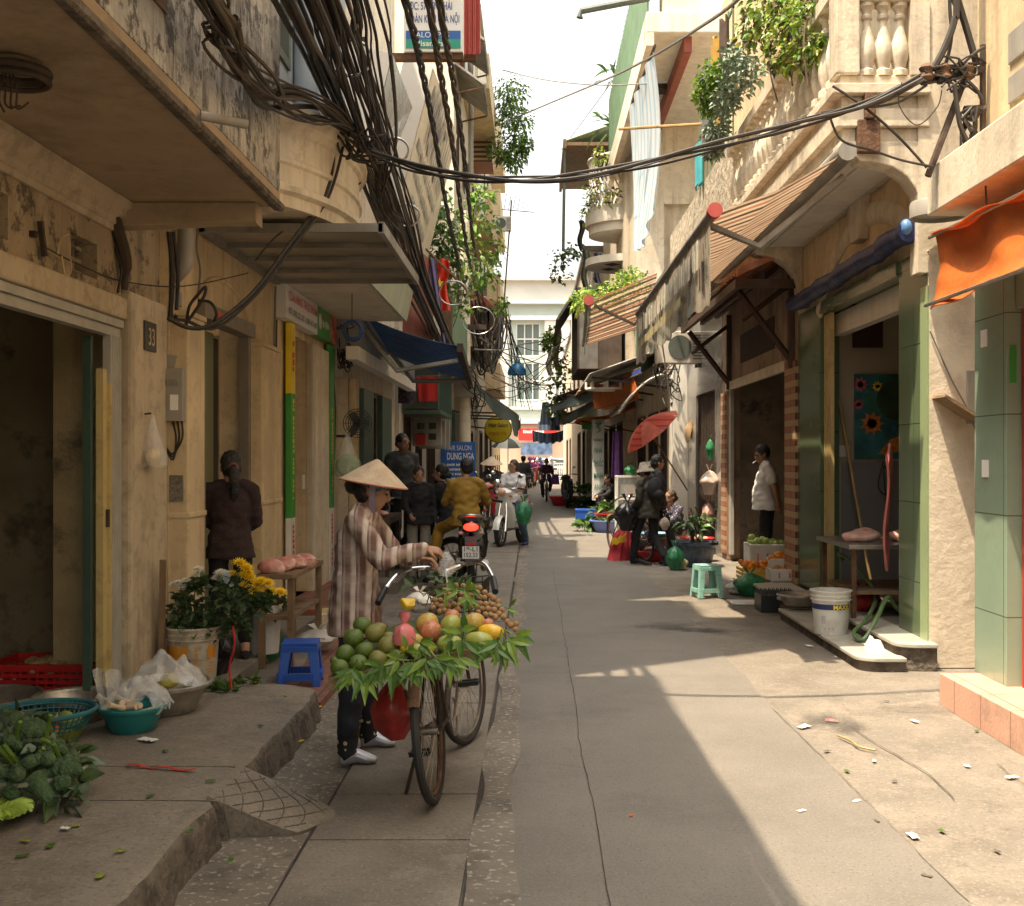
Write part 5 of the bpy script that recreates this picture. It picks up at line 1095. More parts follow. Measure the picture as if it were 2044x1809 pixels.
# bracket lamp disc, blue tarp, shelf bracket
t = thing('round_lamp', 'grey round drum lamp at the foot of the arched bracket', 'lamp', (2.95, 8.5, 3.4))
build(MB().lathe([(0, .12), (.19, .12), (.2, .1), (.2, 0), (.185, 0), (.18, .03), (0, .035)], (2.98, 8.42, 3.36), 24), 'lamp_shade', m_pvc, t, 30)
t = thing('blue_tarp', 'dark blue tarpaulin rolled up above the butcher shop opening', 'tarpaulin', (2.88, 10.5, 3.2))
b = MB(); N = 40
b.loft([(2.88 + .012*math.sin(i*.9), 8.75+3.9*i/N, 3.33 + .008*math.sin(i*.5) - .05*i/N) for i in range(N+1)], [.085+.02*mnoise.noise(Vector((i*.6, 0, 0))) for i in range(N+1)], 10)
build(b, 'tarp_roll', m_bluetarp, t, 1)
build(MB().ell((2.86, 8.78, 3.36), (.05, .06, .07), 10, 7), 'tarp_end', mat('light_blue_tarp', (.10,.22,.45), .35, .3, 12), t, 1)
t = thing('shelf_bracket', 'small dirty wooden shelf bracket on the rough cement end wall', 'bracket', (3.05, 8.55, 2.0))
build(MB().obox((3.17, 8.53, 1.96), .17, .13, .012, (0, R(32), 0)), 'shelf', m_wood, t); build(MB().box(3.28, 3.33, 8.62, 8.66, 1.85, 2.25), 'upright', m_pvc, t)
solo(MB().tube(curve([(3.0, 8.64, 2.55), (3.15, 8.63, 2.2), (3.3, 8.62, 1.9), (3.42, 8.62, 1.5), (3.5, 8.63, 1.25)], 5), .006, 5), 'wall_wire', m_cable_gr, 'thin wire running diagonally down the rough cement wall', 'wire', None, 1)
t = thing('lotus_painting', 'colourful lotus pond picture on the inner wall of the butcher shop', 'picture', (3.7, 12.0, 1.6))
build(MB().box(3.38, 4.3, 12.02, 12.044, 1.58, 2.47), 'canvas', mat('pond_colours', (.03,.12,.13), .4, .6, 4, stain=((.04,.16,.06), .9, 3), speck=((.06,.2,.34), .7, 5)), t)
def lotus(cx, cz, r, m, n=9):
    b = MB()
    for ring in range(2):
        for i in range(n):
            a = 2*math.pi*(i+.5*ring)/n; b.leaf((cx, 12.018-.003*ring, cz), (math.cos(a), 0, math.sin(a)), (0, -1, 0), r*(1-.3*ring), r*.22, 0, 0)
    build(b, 'lotus_flower', m, t)
lotus(3.56, 1.95, .13, mat('lotus_orange', (.5,.16,.03), .5, .4, 30)); lotus(3.44, 2.36, .08, mat('lotus_pink', (.5,.1,.14), .5, .4, 30)); lotus(3.62, 2.34, .06, m_signyellow); lotus(3.42, 2.15, .06, mat('lotus_pink', (.5,.1,.14)))
build(MB().prism([(3.62, 1.62), (3.9, 1.66), (4.1, 1.85), (3.95, 1.86), (3.75, 1.78)], 'y', 12.008, 12.018), 'golden_fish', mat('fish_orange', (.45,.17,.03), .5, .5, 20), t)
build(MB().lathe([(0, 0), (.22, 0)], (3.83, 12.014, 2.2), 20, rot), 'lily_pad', mat('dark_lily', (.03,.06,.03), .5, .5, 6), t)
solo(MB().tube([(3.2, 11.96, 2.2), (3.42, 11.5, .2)], .016, 8), 'bamboo_pole', m_bamboo, 'bamboo pole leaning on the inner wall beside the lotus picture', 'pole', None, 1)
solo(MB().tube(curve([(3.68, 12.02, 1.55), (3.62, 12.0, 1.3), (3.7, 12.0, 1.2), (3.74, 12.0, 1.35), (3.68, 12.0, 1.5), (3.7, 12.0, 1.1), (3.7, 12.0, .95)], 5), .007, 5), 'power_lead', m_cable, 'black power lead hanging under the lotus picture', 'cable', None, 1)
solo(MB().box(3.2, 3.33, 12.03, 12.05, 1.6, 1.72), 'socket_plate', m_whitepl, 'white socket plate on the wainscot edge', 'socket')
b = MB(); b.sheet(lambda s, q: (3.0 + .07*s + .02*math.sin(q*6), 9.75 + .12*s, 1.62 - .9*q - .1*math.sin(s*5)), 6, 14, .02)
solo(b, 'pink_cloth', mat('pink_cloth_dye', (.45,.14,.11), .85, .2, 8), 'long pink cloth hanging behind the green tiled pillar', 'cloth', None, 1)
# ---------------- shop with tiled canopy and striped brick ----------------
h = thing('house', 'shop with peeling pink-grey plaster and a tiled canopy on black brackets and striped brick', 'house', (3.4, 15.5, 0))
m_peel = mat('peeling_pink_plaster', (.36,.25,.17), .9, .2, 2, .5, 20, stain=((.13,.10,.07), .7, 1.8), streak=((.1,.08,.06), .6, 5))
build(MB().wall('x', XR, .2, 12.95, 18.15, 0, 4.0, [(13.55, 17.7, .0, 2.72)]), 'wall', m_peel, h)
for y0, y1 in ((12.96, 13.52), (17.72, 18.12)): build(MB().box(XR-.03, XR+.2, y0, y1, .1, 2.70 if y0 < 14 else 2.6), 'brick_pier', m_brickstrip, h)
build(MB().box(XR-.035, XR+.02, 13.52, 17.7, 2.62, 2.74), 'lintel', m_rough, h)
build(MB().box(6.9, 7, 12.3, 18.1, 0, 3.4).box(3.2, 6.9, 17.75, 17.9, 0, 3.4).box(3.2, 6.9, 12.3, 12.35, 0, 3.4).box(3.21, 7, 12.3, 18.1, 3.4, 3.5), 'room_wall', mat('blotched_room_wall', (.24,.19,.14), .9, .4, 2, stain=((.02,.018,.016), .8, 2)), h)  # grey-brown with random near-black blotches
build(MB().box(3.02, 3.08, 13.55, 13.75, .1, 2.62).box(3.02, 3.07, 17.5, 17.68, .1, 2.62), 'gate_stack', m_shutter, h)
build(MB().box(2.985, 2.998, 14.2, 16.5, 2.95, 3.35), 'louvre', m_rustdk, h)
b = MB()
def roof(s, q):
    return (3.0 - .74*s, 12.85 + 4.8*q, 3.95 - .33*s + .03*abs(math.sin(q*math.pi*23)) - .02*((s*4) % 1))
b.sheet(roof, 16, 168, .03); build(b, 'tile_roof', m_terracotta, h, 25)
build(MB().box(2.27, 3.0, 12.84, 12.9, 3.5, 3.6).box(2.27, 2.33, 12.9, 17.6, 3.5, 3.6), 'roof_board', m_wood_dk, h)
build(MB().prism([(2.28, 3.62), (2.40, 3.68), (3.0, 3.95), (3.0, 4.02), (2.28, 3.70)], 'y', 12.78, 12.86), 'ridge_tile', mat('ridge_terracotta', (.48,.20,.12), .7, .2, 8), h)
for y in (13.1, 17.3):
    build(MB().box(2.93, 2.995, y, y+.09, 2.62, 3.75), 'post', m_wood_dk, h)
    build(MB().tube([(2.96, y+.045, 2.72), (2.36, y+.045, 3.5)], .04, 4).tube([(2.4, y+.045, 3.02+.15), (2.97, y+.045, 3.6)], .03, 4), 'brace', m_wood_dk, h)
for s_ in (.25, .55): build(MB().box(3.0-.74*s_-.03, 3.0-.74*s_+.03, 12.95, 17.6, 3.95-.33*s_-.14, 3.95-.33*s_-.06), 'purlin', m_wood_dk, h)
build(MB().box(3.0, 7, 13.62, 18.2, 4.0, 8.8), 'upper_block', m_cream, h)
build(MB().box(2.42, 3.0, 13.7, 20.2, 4.45, 4.6).box(2.42, 2.54, 13.7, 20.2, 4.6, 5.5), 'balcony', mat('carved_stone', (.40,.34,.25), .9, .25, 8, 1, 9, bdist=.04), h)
g = MB()
for i in range(9): g.box(2.44, 2.46, 14+.35*i, 14.03+.35*i, 5.5, 7.2)
for z in (5.9, 6.3, 6.7, 7.1): g.box(2.44, 2.465, 14, 17, z, z+.03)
build(g, 'window_grid', m_tingreen, h)
# hanging clothes on that balcony
for i, (y, z, m, l) in enumerate(((14.4, 7.1, mat('brown_trousers', (.07,.045,.03), .85, .3, 6), 'dark brown trousers hanging on the balcony rail under the plants'), (15.0, 7.1, mat('ochre_cloth', (.35,.2,.03), .8, .2, 6), 'ochre garment hanging beside the brown trousers'), (15.7, 7.0, mat('grey_cloth', (.14,.13,.13), .85, .2, 6), 'grey shirt hanging on the green grid balcony'), (16.4, 6.1, mat('turquoise_cloth', (.05,.32,.36), .8, .2, 6), 'turquoise cloth hanging low on the green grid balcony'))):
    b = MB(); b.sheet(lambda s, q: (2.38 + .04*math.sin(s*9+i), y + .42*(s-.5)*(1+.1*q), z - (1.15 if i < 3 else .6)*q - .05*math.sin(s*7)), 8, 10, .02)
    solo(b, 'hanging_garment', m, l, 'garment', 'clothes on the right-hand balcony', 1)
solo(MB().tube([P(1235,258,17), P(1330,252,17), P(1417,247,16.6)], .022, 6), 'bamboo_pole', m_bamboo, 'bamboo drying pole sticking out from the balcony over the street', 'pole', None, 1)
# ---------------- striped awning over the arched house ----------------
def awning(name, label, Y0, Y1, xi, zi, xo, zo, mats, val=.5, group=None, ripple=0, arms=True, caps=True):
    t = thing(name, label, 'awning', (xo, Y0, zo), group=group)
    b = MB(); n = max(20, int((Y1-Y0)/.11))
    for i in range(n): 
        b.mi = i % len(mats)
        y0, y1 = Y0+(Y1-Y0)*i/n, Y0+(Y1-Y0)*(i+1)/n; rz = .012*(i % 2)
        b.add([(xi, y0, zi), (xi, y1, zi), ((xi+xo)/2, y1, (zi+zo)/2-.05), ((xi+xo)/2, y0, (zi+zo)/2-.05), (xo, y1, zo), (xo, y0, zo)], [(0, 1, 2, 3), (3, 2, 4, 5)])
    build(b, 'fabric', mats, t)
    if val:
        b = MB(); N = int((Y1-Y0)*16)
        b.sheet(lambda s, q: (xo - .02 + .03*math.sin(s*31)*q, Y0+(Y1-Y0)*s, zo - (val + .035*abs(math.sin(s*N*.55)) + .06*mnoise.noise(Vector((s*7, 2, 1))))*q), N, 5, .005)
        build(b, 'valance', VALM, t, 1)
    build(MB().loft([(xo, Y0-.05, zo), (xo, Y1+.05, zo)], .045, 10), 'front_bar', m_tin, t, 1)
    if caps: build(MB().loft([(xo, Y0-.13, zo), (xo, Y0-.05, zo)], .055, 14), 'end_cap', mat('dusty_red_cap', (.36,.06,.05), .6, .2, 8), t, 1)
    build(MB().loft([(xi, Y0-.03, zi), (xi, Y1+.03, zi)], .07, 10), 'roller', m_tin, t, 1)
    if arms:
        for y in (Y0+.25, Y1-.3): build(MB().tube([(xi+.05, y, zi-.12), ((xi+xo)/2-.1, y, (zi+zo)/2-.42), (xo, y, zo-.03)], .03, 6), 'folding_arm', m_tin, t)
    return t
m_st1 = mat('awning_tan', (.50,.385,.265), .75, .2, 3, stain=((.26,.13,.08), .6, 1.6), tl=.3); m_st2 = mat('awning_rust', (.33,.15,.085), .75, .3, 3, stain=((.14,.16,.11), .7, 1.6), tl=.3); m_st3 = mat('awning_brown', (.13,.085,.055), .75, .3, 3, tl=.2)
VALM = mat('faded_print_valance', (.46,.40,.31), .75, .25, 3, stain=[((.17,.27,.25), .85, 2.4), ((.08,.085,.075), .75, 5)], streak=((.2,.13,.1), .5, 5), tl=.3)
a1 = awning('striped_awning', 'long red-brown striped awning with red end cap and a faded printed valance', 8.36, 14.2, 2.29, 3.83, 1.31, 3.38, [m_st1, m_st3, m_st1, m_st2], .62)
dashes(a1, mat('faded_pale_print', (.62,.57,.46), .7, .3, 8, stain=((.2,.25,.22), .9, 4)), (1.265, 13.9, 3.02), (0, -1, 0), (0, 0, 1), 5.2, .24, 9, .012); dashes(a1, mat('faded_yellow_print', (.5,.42,.2), .7, .3, 8), (1.265, 13.7, 2.88), (0, -1, 0), (0, 0, 1), 4.0, .1, 12, .012)
build(MB().box(2.45, 2.62, 8.62, 8.85, 3.9, 4.15).box(2.5, 2.58, 8.6, 8.7, 4.15, 4.35), 'mounting_box', m_rust, a1, 0, .01)
build(MB().slab([(2.40, 8.92, 3.96), (2.40, 12.68, 3.96), (2.56, 12.68, 3.90), (2.56, 8.92, 3.90)], .03), 'cover_strip', m_offwhite, a1)
t = thing('striped_awning', 'second red-brown striped awning farther down, torn and faded', 'awning', (1.0, 20, 3.9))
q4 = [P(1175,602,18.6), P(1312,545,17.9), P(1292,650,21.5), P(1166,690,24)]; b = MB(); n = 26
for i in range(n):
    b.mi = i % 4; e = [(q4[0].lerp(q4[3], k/n), q4[1].lerp(q4[2], k/n)) for k in (i, i+1)]; sg = Vector((0, 0, -.10*math.sin(math.pi*i/n)))
    b.add([e[0][0]+sg, e[0][1]+sg, e[1][1]+sg, e[1][0]+sg], [(0, 1, 2, 3)])
build(b, 'fabric', [m_st2, m_st3, m_st1, m_st3], t); build(MB().tube([q4[0], q4[3]], .045, 8), 'front_bar', m_tin, t, 1)
d_ = (q4[0]-q4[3]).normalized(); build(MB().loft([q4[0]+d_*.02, q4[0]+d_*.12], .085, 14), 'end_cap', MATS['dusty_red_cap'], t, 1)
build(MB().tube([q4[0]+Vector((.1,.1,-.05)), q4[0]+Vector((.75,.2,-.35)), q4[1]+Vector((.6,.4,-.2))], .03, 6), 'folding_arm', m_tin, t)
b = MB(); b.sheet(lambda s, q: q4[0].lerp(q4[3], .02+.15*s) + Vector((-.03+.03*math.sin(q*5), 0, -.75*q)), 6, 8, .01); build(b, 'hanging_flap', m_greytarp, t, 1)
# plants over the balustrade
m_succ = mat('silver_green_succulent', (.22,.29,.21), .5, .3, 20)
plant('balcony_plant', 'silvery succulent plant tumbling over the stone balustrade', 'plant', [(P(1470,115,12.3), .2), (P(1492,140,12), .2), (P(1450,200,12.6), .17), (P(1432,260,12.8), .15), (P(1424,300,12.9), .12), (P(1470,165,12.4), .2)], 1500, .062, .02, [m_succ, m_succ, m_leafgy], None, 1, .2, 8)
plant('balcony_plant', 'sunlit light green plant hanging left of the succulent', 'plant', [(P(1422,150,13.2), .2), (P(1438,185,13.2), .18), (P(1405,190,13.3), .15), (P(1452,140,13), .15), (P(1418,215,13.3), .12)], 1000, .062, .025, [m_leaflt, m_leaf, m_leaflt], None, 1, .1, 9)
plant('balcony_plant', 'yellow-flecked creeper with brown trailing stems over the balustrade corner', 'plant', [(P(1530,25,10.5), .26), (P(1585,50,9.8), .24), (P(1622,30,9.5), .2), (P(1600,105,9.6), .18), (P(1560,110,10), .16), (P(1640,95,9.3), .12), (P(1505,60,10.8), .18), (P(1560,-10,10), .3)], 1700, .06, .021, [m_leaflt, m_leaf, m_leafye, m_twig, m_leaflt], [[(2.3, 10, 5.6), (2.18, 9.8, 5.2), (2.2, 9.7, 4.75)], [(2.3, 9.5, 5.4), (2.2, 9.3, 5.0), (2.22, 9.25, 4.6)], [(2.3, 10.5, 5.6), (2.15, 10.4, 5.2), (2.2, 10.3, 4.8)]], 1, -.1, 10)
# ---------------- grey stone front ----------------
h = thing('house', 'narrow house with a polished grey stone front and black door grille', 'house', (3.4, 20.5, 0))
m_grey = mat('polished_grey_stone', (.22,.205,.185), .15, .2, 3)
build(MB().wall('x', XR, .2, 18.2, 22.7, 0, 5, [(18.9, 21.1, .1, 2.72)]), 'wall', m_grey, h)
build(MB().box(3.08, 3.12, 18.9, 21.1, .1, 2.7), 'door_panel', m_black, h)
g = MB()
for i in range(12): g.box(3.02, 3.05, 18.95+.18*i, 18.98+.18*i, .1, 2.7)
build(g, 'door_grille', m_rustdk, h)
build(MB().box(3.21, 7, 18.25, 22.7, 2.9, 5.4), 'upper_block', m_cream, h)
build(MB().box(2.72, 3.0, 22.2, 22.7, 0, 3.4), 'white_pillar', m_white, h, 0, .01)
ac_unit((2.62, 20.6, 3.22), 'cream outdoor air conditioner unit on the grey stone front', 'y', 1.05)
b = MB()
for i in range(20): 
    c = Vector((2.55+jit(.15), 22+jit(.3), 3.1+jit(.3))); b.tube(curve([c + Vector((jit(.15), jit(.1), jit(.3))) for _ in range(4)], 5), .012, 5)
solo(b, 'cable_knot', m_cable, 'nest of black wires under the cream air conditioner on the right', 'cable knot', None, 1)
cable([(2.2, 20, 4.2), (2.25, 20.1, 3.7), (2.4, 20.6, 3.1), (2.5, 21, 2.6), (2.52, 21.4, 1.9), (2.6, 22, .3)], .014, 'pale cable running down in front of the white pillar on the right', m_white)
solo(MB().lathe([(0, .1), (.1, .07), (.24, .0), (.24, -.01), (0, .08)], (2.98, 21.8, 2.1), 24, Matrix.Rotation(R(-80), 3, 'Y').to_quaternion()), 'straw_hat', mat('woven_straw', (.30,.2,.1), .8, .2, 30), 'woven straw hat hung on the white pillar', 'hat', None, 1)
def bag(p, r, hgt, m, label, name='plastic_bag', group=None, seed=0, ears=True):
    """a full, creased plastic bag gathered at the neck with two tied ears"""
    b = MB(); n = 36; k = 16; vs = []
    for i in range(k+1):
        q = i/k
        rr = r*(.55 + .5*math.sin(min(1, q/.5)*math.pi/2)) if q < .5 else r*(1.05*math.cos((q-.5)/.5*math.pi/2)**.75 + .10)
        for j in range(n):
            a = 2*math.pi*j/n; f = 1 + .10*math.sin(a*9+seed)*q*q + .34*mnoise.noise(Vector((math.cos(a)*1.4+seed, math.sin(a)*1.4, q*2.6))) + .12*mnoise.noise(Vector((math.cos(a)*5, math.sin(a)*5+seed, q*9)))
            vs.append((p[0]+rr*f*math.cos(a), p[1]+rr*f*math.sin(a), p[2]+hgt*.8*q + (.25*r*abs(mnoise.noise(Vector((a, seed, 3)))) if i == 0 else 0)*0))
    b.add(vs, [(i*n+j, i*n+(j+1) % n, (i+1)*n+(j+1) % n, (i+1)*n+j) for i in range(k) for j in range(n)] + [tuple(range(n))])
    if ears:
        for sx in (-1, 1): b.sheet(lambda s, q: (p[0] + sx*(.05+.55*q)*r*.6 + .2*r*(s-.5)*(.4+q), p[1] + .3*r*(s-.5)*(.3+q), p[2] + hgt*(.76+.24*q) + .02*r*math.sin(s*9)), 4, 5, .002)
    return solo(b, name, m, label, 'bag', group, 50)
bag((2.9, 18.75, 1.55), .06, .42, m_greenbag, 'small green plastic bag hanging on the black door grille', seed=1)
bag((2.88, 18.7, .98), .13, .5, mat('beige_bag', (.5,.4,.33), .4, .2, 8, alpha=.92), 'beige full plastic bag hanging under the small green bag', seed=2)
bag((2.88, 18.8, .45), .10, .5, mat('pale_pink_bag', (.45,.25,.22), .4, .2, 8, alpha=.92), 'dusty pink plastic bag hanging lowest at the black door grille', seed=3)
# ---------------- shops of the sunlit stretch ----------------
h = building('tall beige house with overhanging top slab and long white cloth on the right', 2.75, 8, 22.75, 31, 5.2, m_cream_pale, [(23.4, 24.6, .1, 2.6), (25.2, 27.2, .1, 2.6), (28, 30, .1, 2.6)], 'x', -1)
build(MB().wall('y', 28, .2, 2.6, 8, 5.4, 9.7, [(3.2, 4.4, 5.4, 7.8)]), 'upper_wall', m_cream_pale, h); build(MB().box(2.6, 8, 28.22, 31, 5.4, 9.68), 'upper_block', m_cream_pale, h); build(MB().box(2.9, 3.05, 22, 28, 9.4, 9.7), 'red_beam', mat('red_brown_panel', (.22,.05,.025)), h)
build(MB().box(2.15, 6, 21.8, 33.5, 9.7, 10.1), 'top_slab', m_offwhite, h, 0, .02)
build(MB().box(2.15, 2.3, 21.8, 33.5, 9.45, 9.7), 'slab_beam', m_rough, h)
b = MB(); b.sheet(lambda s, q: (2.2 + .03*math.sin(s*220), 22 + 11*s, 10.1 + 1.8*q), 180, 1, .01); build(b, 'green_sheet', m_tingreen, h)
build(MB().box(2.5, 3.2, 21.9, 22.7, 10.1, 13), 'parapet', m_rough, h)
build(MB().lathe([(0, -.1), (.22, -.1), (.26, 0), (0, 0)], (2.75, 25, 9.69), 20), 'round_lamp', m_rustdk, h, 1)
b = MB(); b.sheet(lambda s, q: (2.6 + .02*math.sin(s*140), 23 + 6*s, 3.6 + 1.5*q), 120, 1, .01); build(b, 'green_screen', m_tingreen, h)
build(MB().tube([P(1296,-4,22), P(1160,22,22), P(1157,36,22)], .07, 8), 'overflow_pipe', m_greytarp, h)
t = thing('long_cloth', 'long white and pale blue striped cloth hanging from the top slab', 'cloth', (2.2, 23, 6))
b = MB(); b.sheet(lambda s, q: (2.18 + .05*math.sin(s*26) + .12*math.sin(q*3.2)*(1-s*.5), 20.9 + 5*s*(1-.25*q*q), (9.0+.45*s) - (2.85 + .5*s + .3*math.sin(s*3))*q), 40, 20, .01)
build(b, 'cloth', mat('pale_striped_cloth', (.50,.53,.53), .85, .08, 1.5, wave=((.30,.42,.50), 'Y', 4.2, .3), tl=.3), t, 1)
solo(MB().tube([(2.2, 20.7, 9.05), (2.2, 26, 9.5)], .03, 6), 'rope', m_rustdk, 'dark rod holding the long white cloth', 'rod')
# round balcony house
h = building('house with a round white balcony and pale green gable roof on the right', 2.5, 8, 31.05, 41, 11.6, m_cream_pale, [(32, 34, .1, 2.6), (35, 37.5, .1, 2.6), (38.5, 40.4, .1, 2.5), (33.5, 35.2, 4.4, 6.8), (37, 38.6, 4.4, 6.6)], 'x', -1)
cx, cy = 2.75, 33.2
def disc(z0, z1, r, m, nm): build(MB().lathe([(0, z0), (r, z0), (r, z1), (0, z1)], (cx, cy, 0), 36), nm, m, h, 30)
disc(7.1, 7.3, 1.25, m_offwhite, 'canopy_disc'); disc(8.0, 8.25, 1.15, m_offwhite, 'balcony_floor'); disc(8.25, 8.6, 1.25, m_offwhite, 'balcony_band'); disc(8.6, 8.72, 1.18, m_offwhite, 'balcony_curb')
for x, y in ((-.5, -.55), (-.55, .3), (.1, -.9)): build(MB().add([(cx+x+a, cy+y+c, 7.095) for a, c in ((-.25, 0), (0, -.3), (.25, 0), (0, .3))], [(0, 1, 2, 3)]), 'painted_diamond_hole', m_rustdk, h)  # flat dark diamonds; the shade inside the holes is in the colour
b = MB()
for i in range(26):
    a = math.pi*(.45 + 1.1*i/25); p = [(cx+1.12*math.cos(a+d), cy+1.12*math.sin(a+d), z) for d, z in ((0, 8.72), (.1, 9.1), (-.08, 9.6), (0, 10.1))]; b.tube(curve(p, 4), .025, 5)
build(b, 'railing', m_white, h, 1); b = MB(); b.loft([(cx+1.14*math.cos(math.pi*(.4+1.2*i/24)), cy+1.14*math.sin(math.pi*(.4+1.2*i/24)), 10.15) for i in range(25)], .06, 8); build(b, 'handrail', m_offwhite, h, 1)
b = MB(); b.sheet(lambda s, q: (1.0 + 4.5*s, 36.5 + 6*q + .0*s, 11.7 + 1.6*s + .04*math.sin(q*120)), 4, 110, .03); build(b, 'gable_roof', mat('pale_green_sheet', (.33,.42,.26), .6, .12, 1), h)
build(MB().box(1.0, 2.5, 36.5, 42.5, 11.55, 11.66).box(.95, 1.05, 36.45, 42.5, 11.45, 11.75), 'roof_soffit', m_wood, h)
build(MB().tube([(1.0, 36.6, 11.5), (.95, 36.6, 8.2), (1.5, 36.6, 8.0)], .05, 6), 'gutter_pipe', m_greytarp, h)
h2 = building('house hung with washing and tin sheds beyond the round balcony', 1.9, 8, 41.05, 58, 9.0, m_offwhite, [(42, 44, .1, 2.6), (46, 49, .1, 2.6), (42.5, 44, 4.5, 6.4), (47, 49, 4.5, 6.4), (52, 54, 4.5, 6.4)], 'x', -1)
h3 = building('last low house on the right before the cross street', 2.0, 9, 58.05, 76, 8.0, m_cream_pale, [(60, 63, .1, 2.6), (66, 69, .1, 2.6), (60, 62, 4, 5.6), (67, 69, 4, 5.6)], 'x', -1)
plant('balcony_plant', 'dry yellowish plants around the round balcony rail', 'plant', [((1.65, 32.6, 8.8), .3), ((1.7, 32.4, 9.2), .3), ((1.6, 33.4, 8.7), .3), ((2.2, 32.0, 8.9), .25), ((1.9, 32, 10.0), .25)], 360, .14, .04, [m_twig, m_leaflt, m_leafye], None, 1, .1, 12)
plant('roof_palm', 'small palm on the roof above the round balcony', 'plant', [((2.3, 33, 11.2), .5), ((2.5, 33.2, 12.6), .6)], 60, .6, .05, [m_leafdk, m_leaf], [[(2.5, 33, 10), (2.4, 33, 11.5), (2.5, 33, 12.6)]], .7, .7, 13, .5)
plant('roof_plant', 'leafy pot plants growing above the second striped awning', 'plant', [((1.35, 24, 4.9), .4), ((1.75, 24, 4.95), .42), ((2.15, 24, 5.15), .45), ((2.0, 24.5, 5.4), .3), ((1.05, 24.5, 4.95), .28)], 900, .13, .035, [m_leaflt, m_leaf, m_leafye], None, .9, .3, 14)
plant('wall_tree', 'thin dark branch with leaves reaching from the right wall against the sky', 'plant', [((1.0, 40, 8.6), .5), ((.9, 40, 8.0), .45), ((1.4, 40, 8.8), .4)], 190, .16, .06, [m_leafdk, m_leaf], [[(2, 40, 8.4), (1.4, 40, 8.6), (.8, 40, 8.2)]], .8, 0, 15)
plant('wall_tree', 'sunlit yellow-green creeper in front of the end building', 'plant', [((.85, 36, 4.6), .45), ((.8, 36, 3.9), .5), ((.75, 36, 3.2), .4), ((.6, 36, 5.4), .3), ((.45, 36, 5.2), .25)], 620, .14, .05, [m_leaflt, m_leafye, m_leaf], [[(1.1, 36, 3), (.8, 36, 4.4), (.5, 36, 5.5)]], 1.1, 0, 16)
# sheds, tin awnings and tarps over the far shops
t = thing('tin_shed', 'dark corrugated tin lean-to jutting over the street below the washing', 'shed', (1.3, 33, 4))
build(MB().slab([(.62, 31, 5.35), (1.15, 31, 6.2), (1.15, 36, 6.2), (.62, 36, 5.35)], .06).slab([(1.15, 31, 6.2), (2.5, 31, 6.25), (2.5, 36, 6.25), (1.15, 36, 6.2)], .06), 'roof', mat('dark_tin', (.10,.095,.085), .6, .3, 3), t)
build(MB().box(1.2, 2.4, 31.1, 35.9, 4.0, 6.1), 'box_wall', mat('brown_tin_wall', (.12,.09,.065), .7, .3, 3, streak=((.04,.03,.02), .7, 5)), t)
build(MB().slab([(1.25, 31.06, 4.0), (1.75, 31.06, 4.0), (1.75, 31.06, 6.1), (1.25, 31.06, 6.1)], .02), 'sheet_end', m_tin, t)
for i, (u, v, w_, l_, m, lab) in enumerate(((1168,500,14,75,m_greytarp,'dark cloth'), (1180,520,10,90,m_white,'white cloth strip'), (1192,505,16,60,mat('indigo_cloth', (.05,.06,.12), .8, .2, 5),'indigo cloth'), (1160,440,12,60,m_black,'black cloth'), (1176,590,12,60,m_white,'torn white rag'), (1112,650,14,90,mat('brown_rag', (.14,.1,.07), .8, .3, 5),'brown rag'), (1098,690,14,60,m_white,'frayed white rag'))):
    c = P(u, v, 37); s_ = 37/F
    b = MB(); b.sheet(lambda a, q: (c.x + w_*s_*(a-.5)*(1-.2*q) + .05*math.sin(q*7), c.y + .08*math.sin(a*9), c.z - l_*s_*q), 6, 8, .015)
    solo(b, 'hanging_cloth', m, lab + ' hung with the washing beside the far right tin sheds', 'cloth', 'washing on the far right', 1)
t = thing('tin_awning', 'long grey corrugated awning below the second striped awning', 'awning', (1.5, 22, 3.4))
b = MB(); b.sheet(lambda s, q: (2.9 - 1.75*s, 23.4 + 5.5*q, 3.9 - .62*s + .02*math.sin(q*180)), 4, 150, .015); build(b, 'sheet', m_tin, t)
for y in (23.6, 26.2, 28.7): build(MB().tube([(2.9, y, 3.0), (1.2, y, 3.24)], .025, 5), 'strut', m_rustdk, t)
for i, (x0, x1, y0, y1, z0, z1, m_, lab) in enumerate(((2.9, 1.1, 28.2, 31.2, 3.9, 3.2, mat('rusty_tin', (.26,.15,.09), .7, .35, 3, streak=((.1,.05,.03), .7, 5)), 'rusty tin sheet beyond the orange tarpaulin'), (2.4, .7, 34, 38, 4.2, 3.4, m_tin, 'dull tin sheet over the far right stalls'), (2.2, .55, 39, 44, 3.6, 2.9, m_greytarp, 'dark tarpaulin sheet far down the right side'), (2.8, 1.2, 30.5, 33.5, 2.95, 2.6, m_orangetarp, 'faded orange sheet low over the pharmacy'))):
    t = thing('stall_roof', lab, 'awning', (x1, y0, z1), group='overlapping sheets over the right-hand stalls')
    b = MB(); b.sheet(lambda s, q: (x0 + (x1-x0)*s, y0 + (y1-y0)*q, z0 + (z1-z0)*s + .02*math.sin(q*90) - .08*math.sin(math.pi*s)*(1+.3*math.sin(q*9))), 6, 70, .012); build(b, 'sheet', m_, t)
    for y in (y0+.2, y1-.2): build(MB().tube([(x0, y, z0-.7), (x1+.05, y, z1-.03)], .02, 5), 'strut', m_rustdk, t)
t = thing('tin_awning', 'short corrugated awning sheet over the orange tarpaulin', 'awning', (1.9, 23, 3))
b = MB(); b.sheet(lambda s, q: (2.7 - .95*s, 22.9 + 3*q, 3.25 - .75*s*s + .025*math.sin(q*110)), 8, 90, .015); build(b, 'sheet', m_tin, t)
b = MB(); rr = 0
t = thing('light_ring', 'white garland frame under the grey corrugated awning', 'frame', (1.6, 25, 2.7))
b = MB().torus((1.55, 24.5, 3.05), .42, .025, 24, 6, 'z')
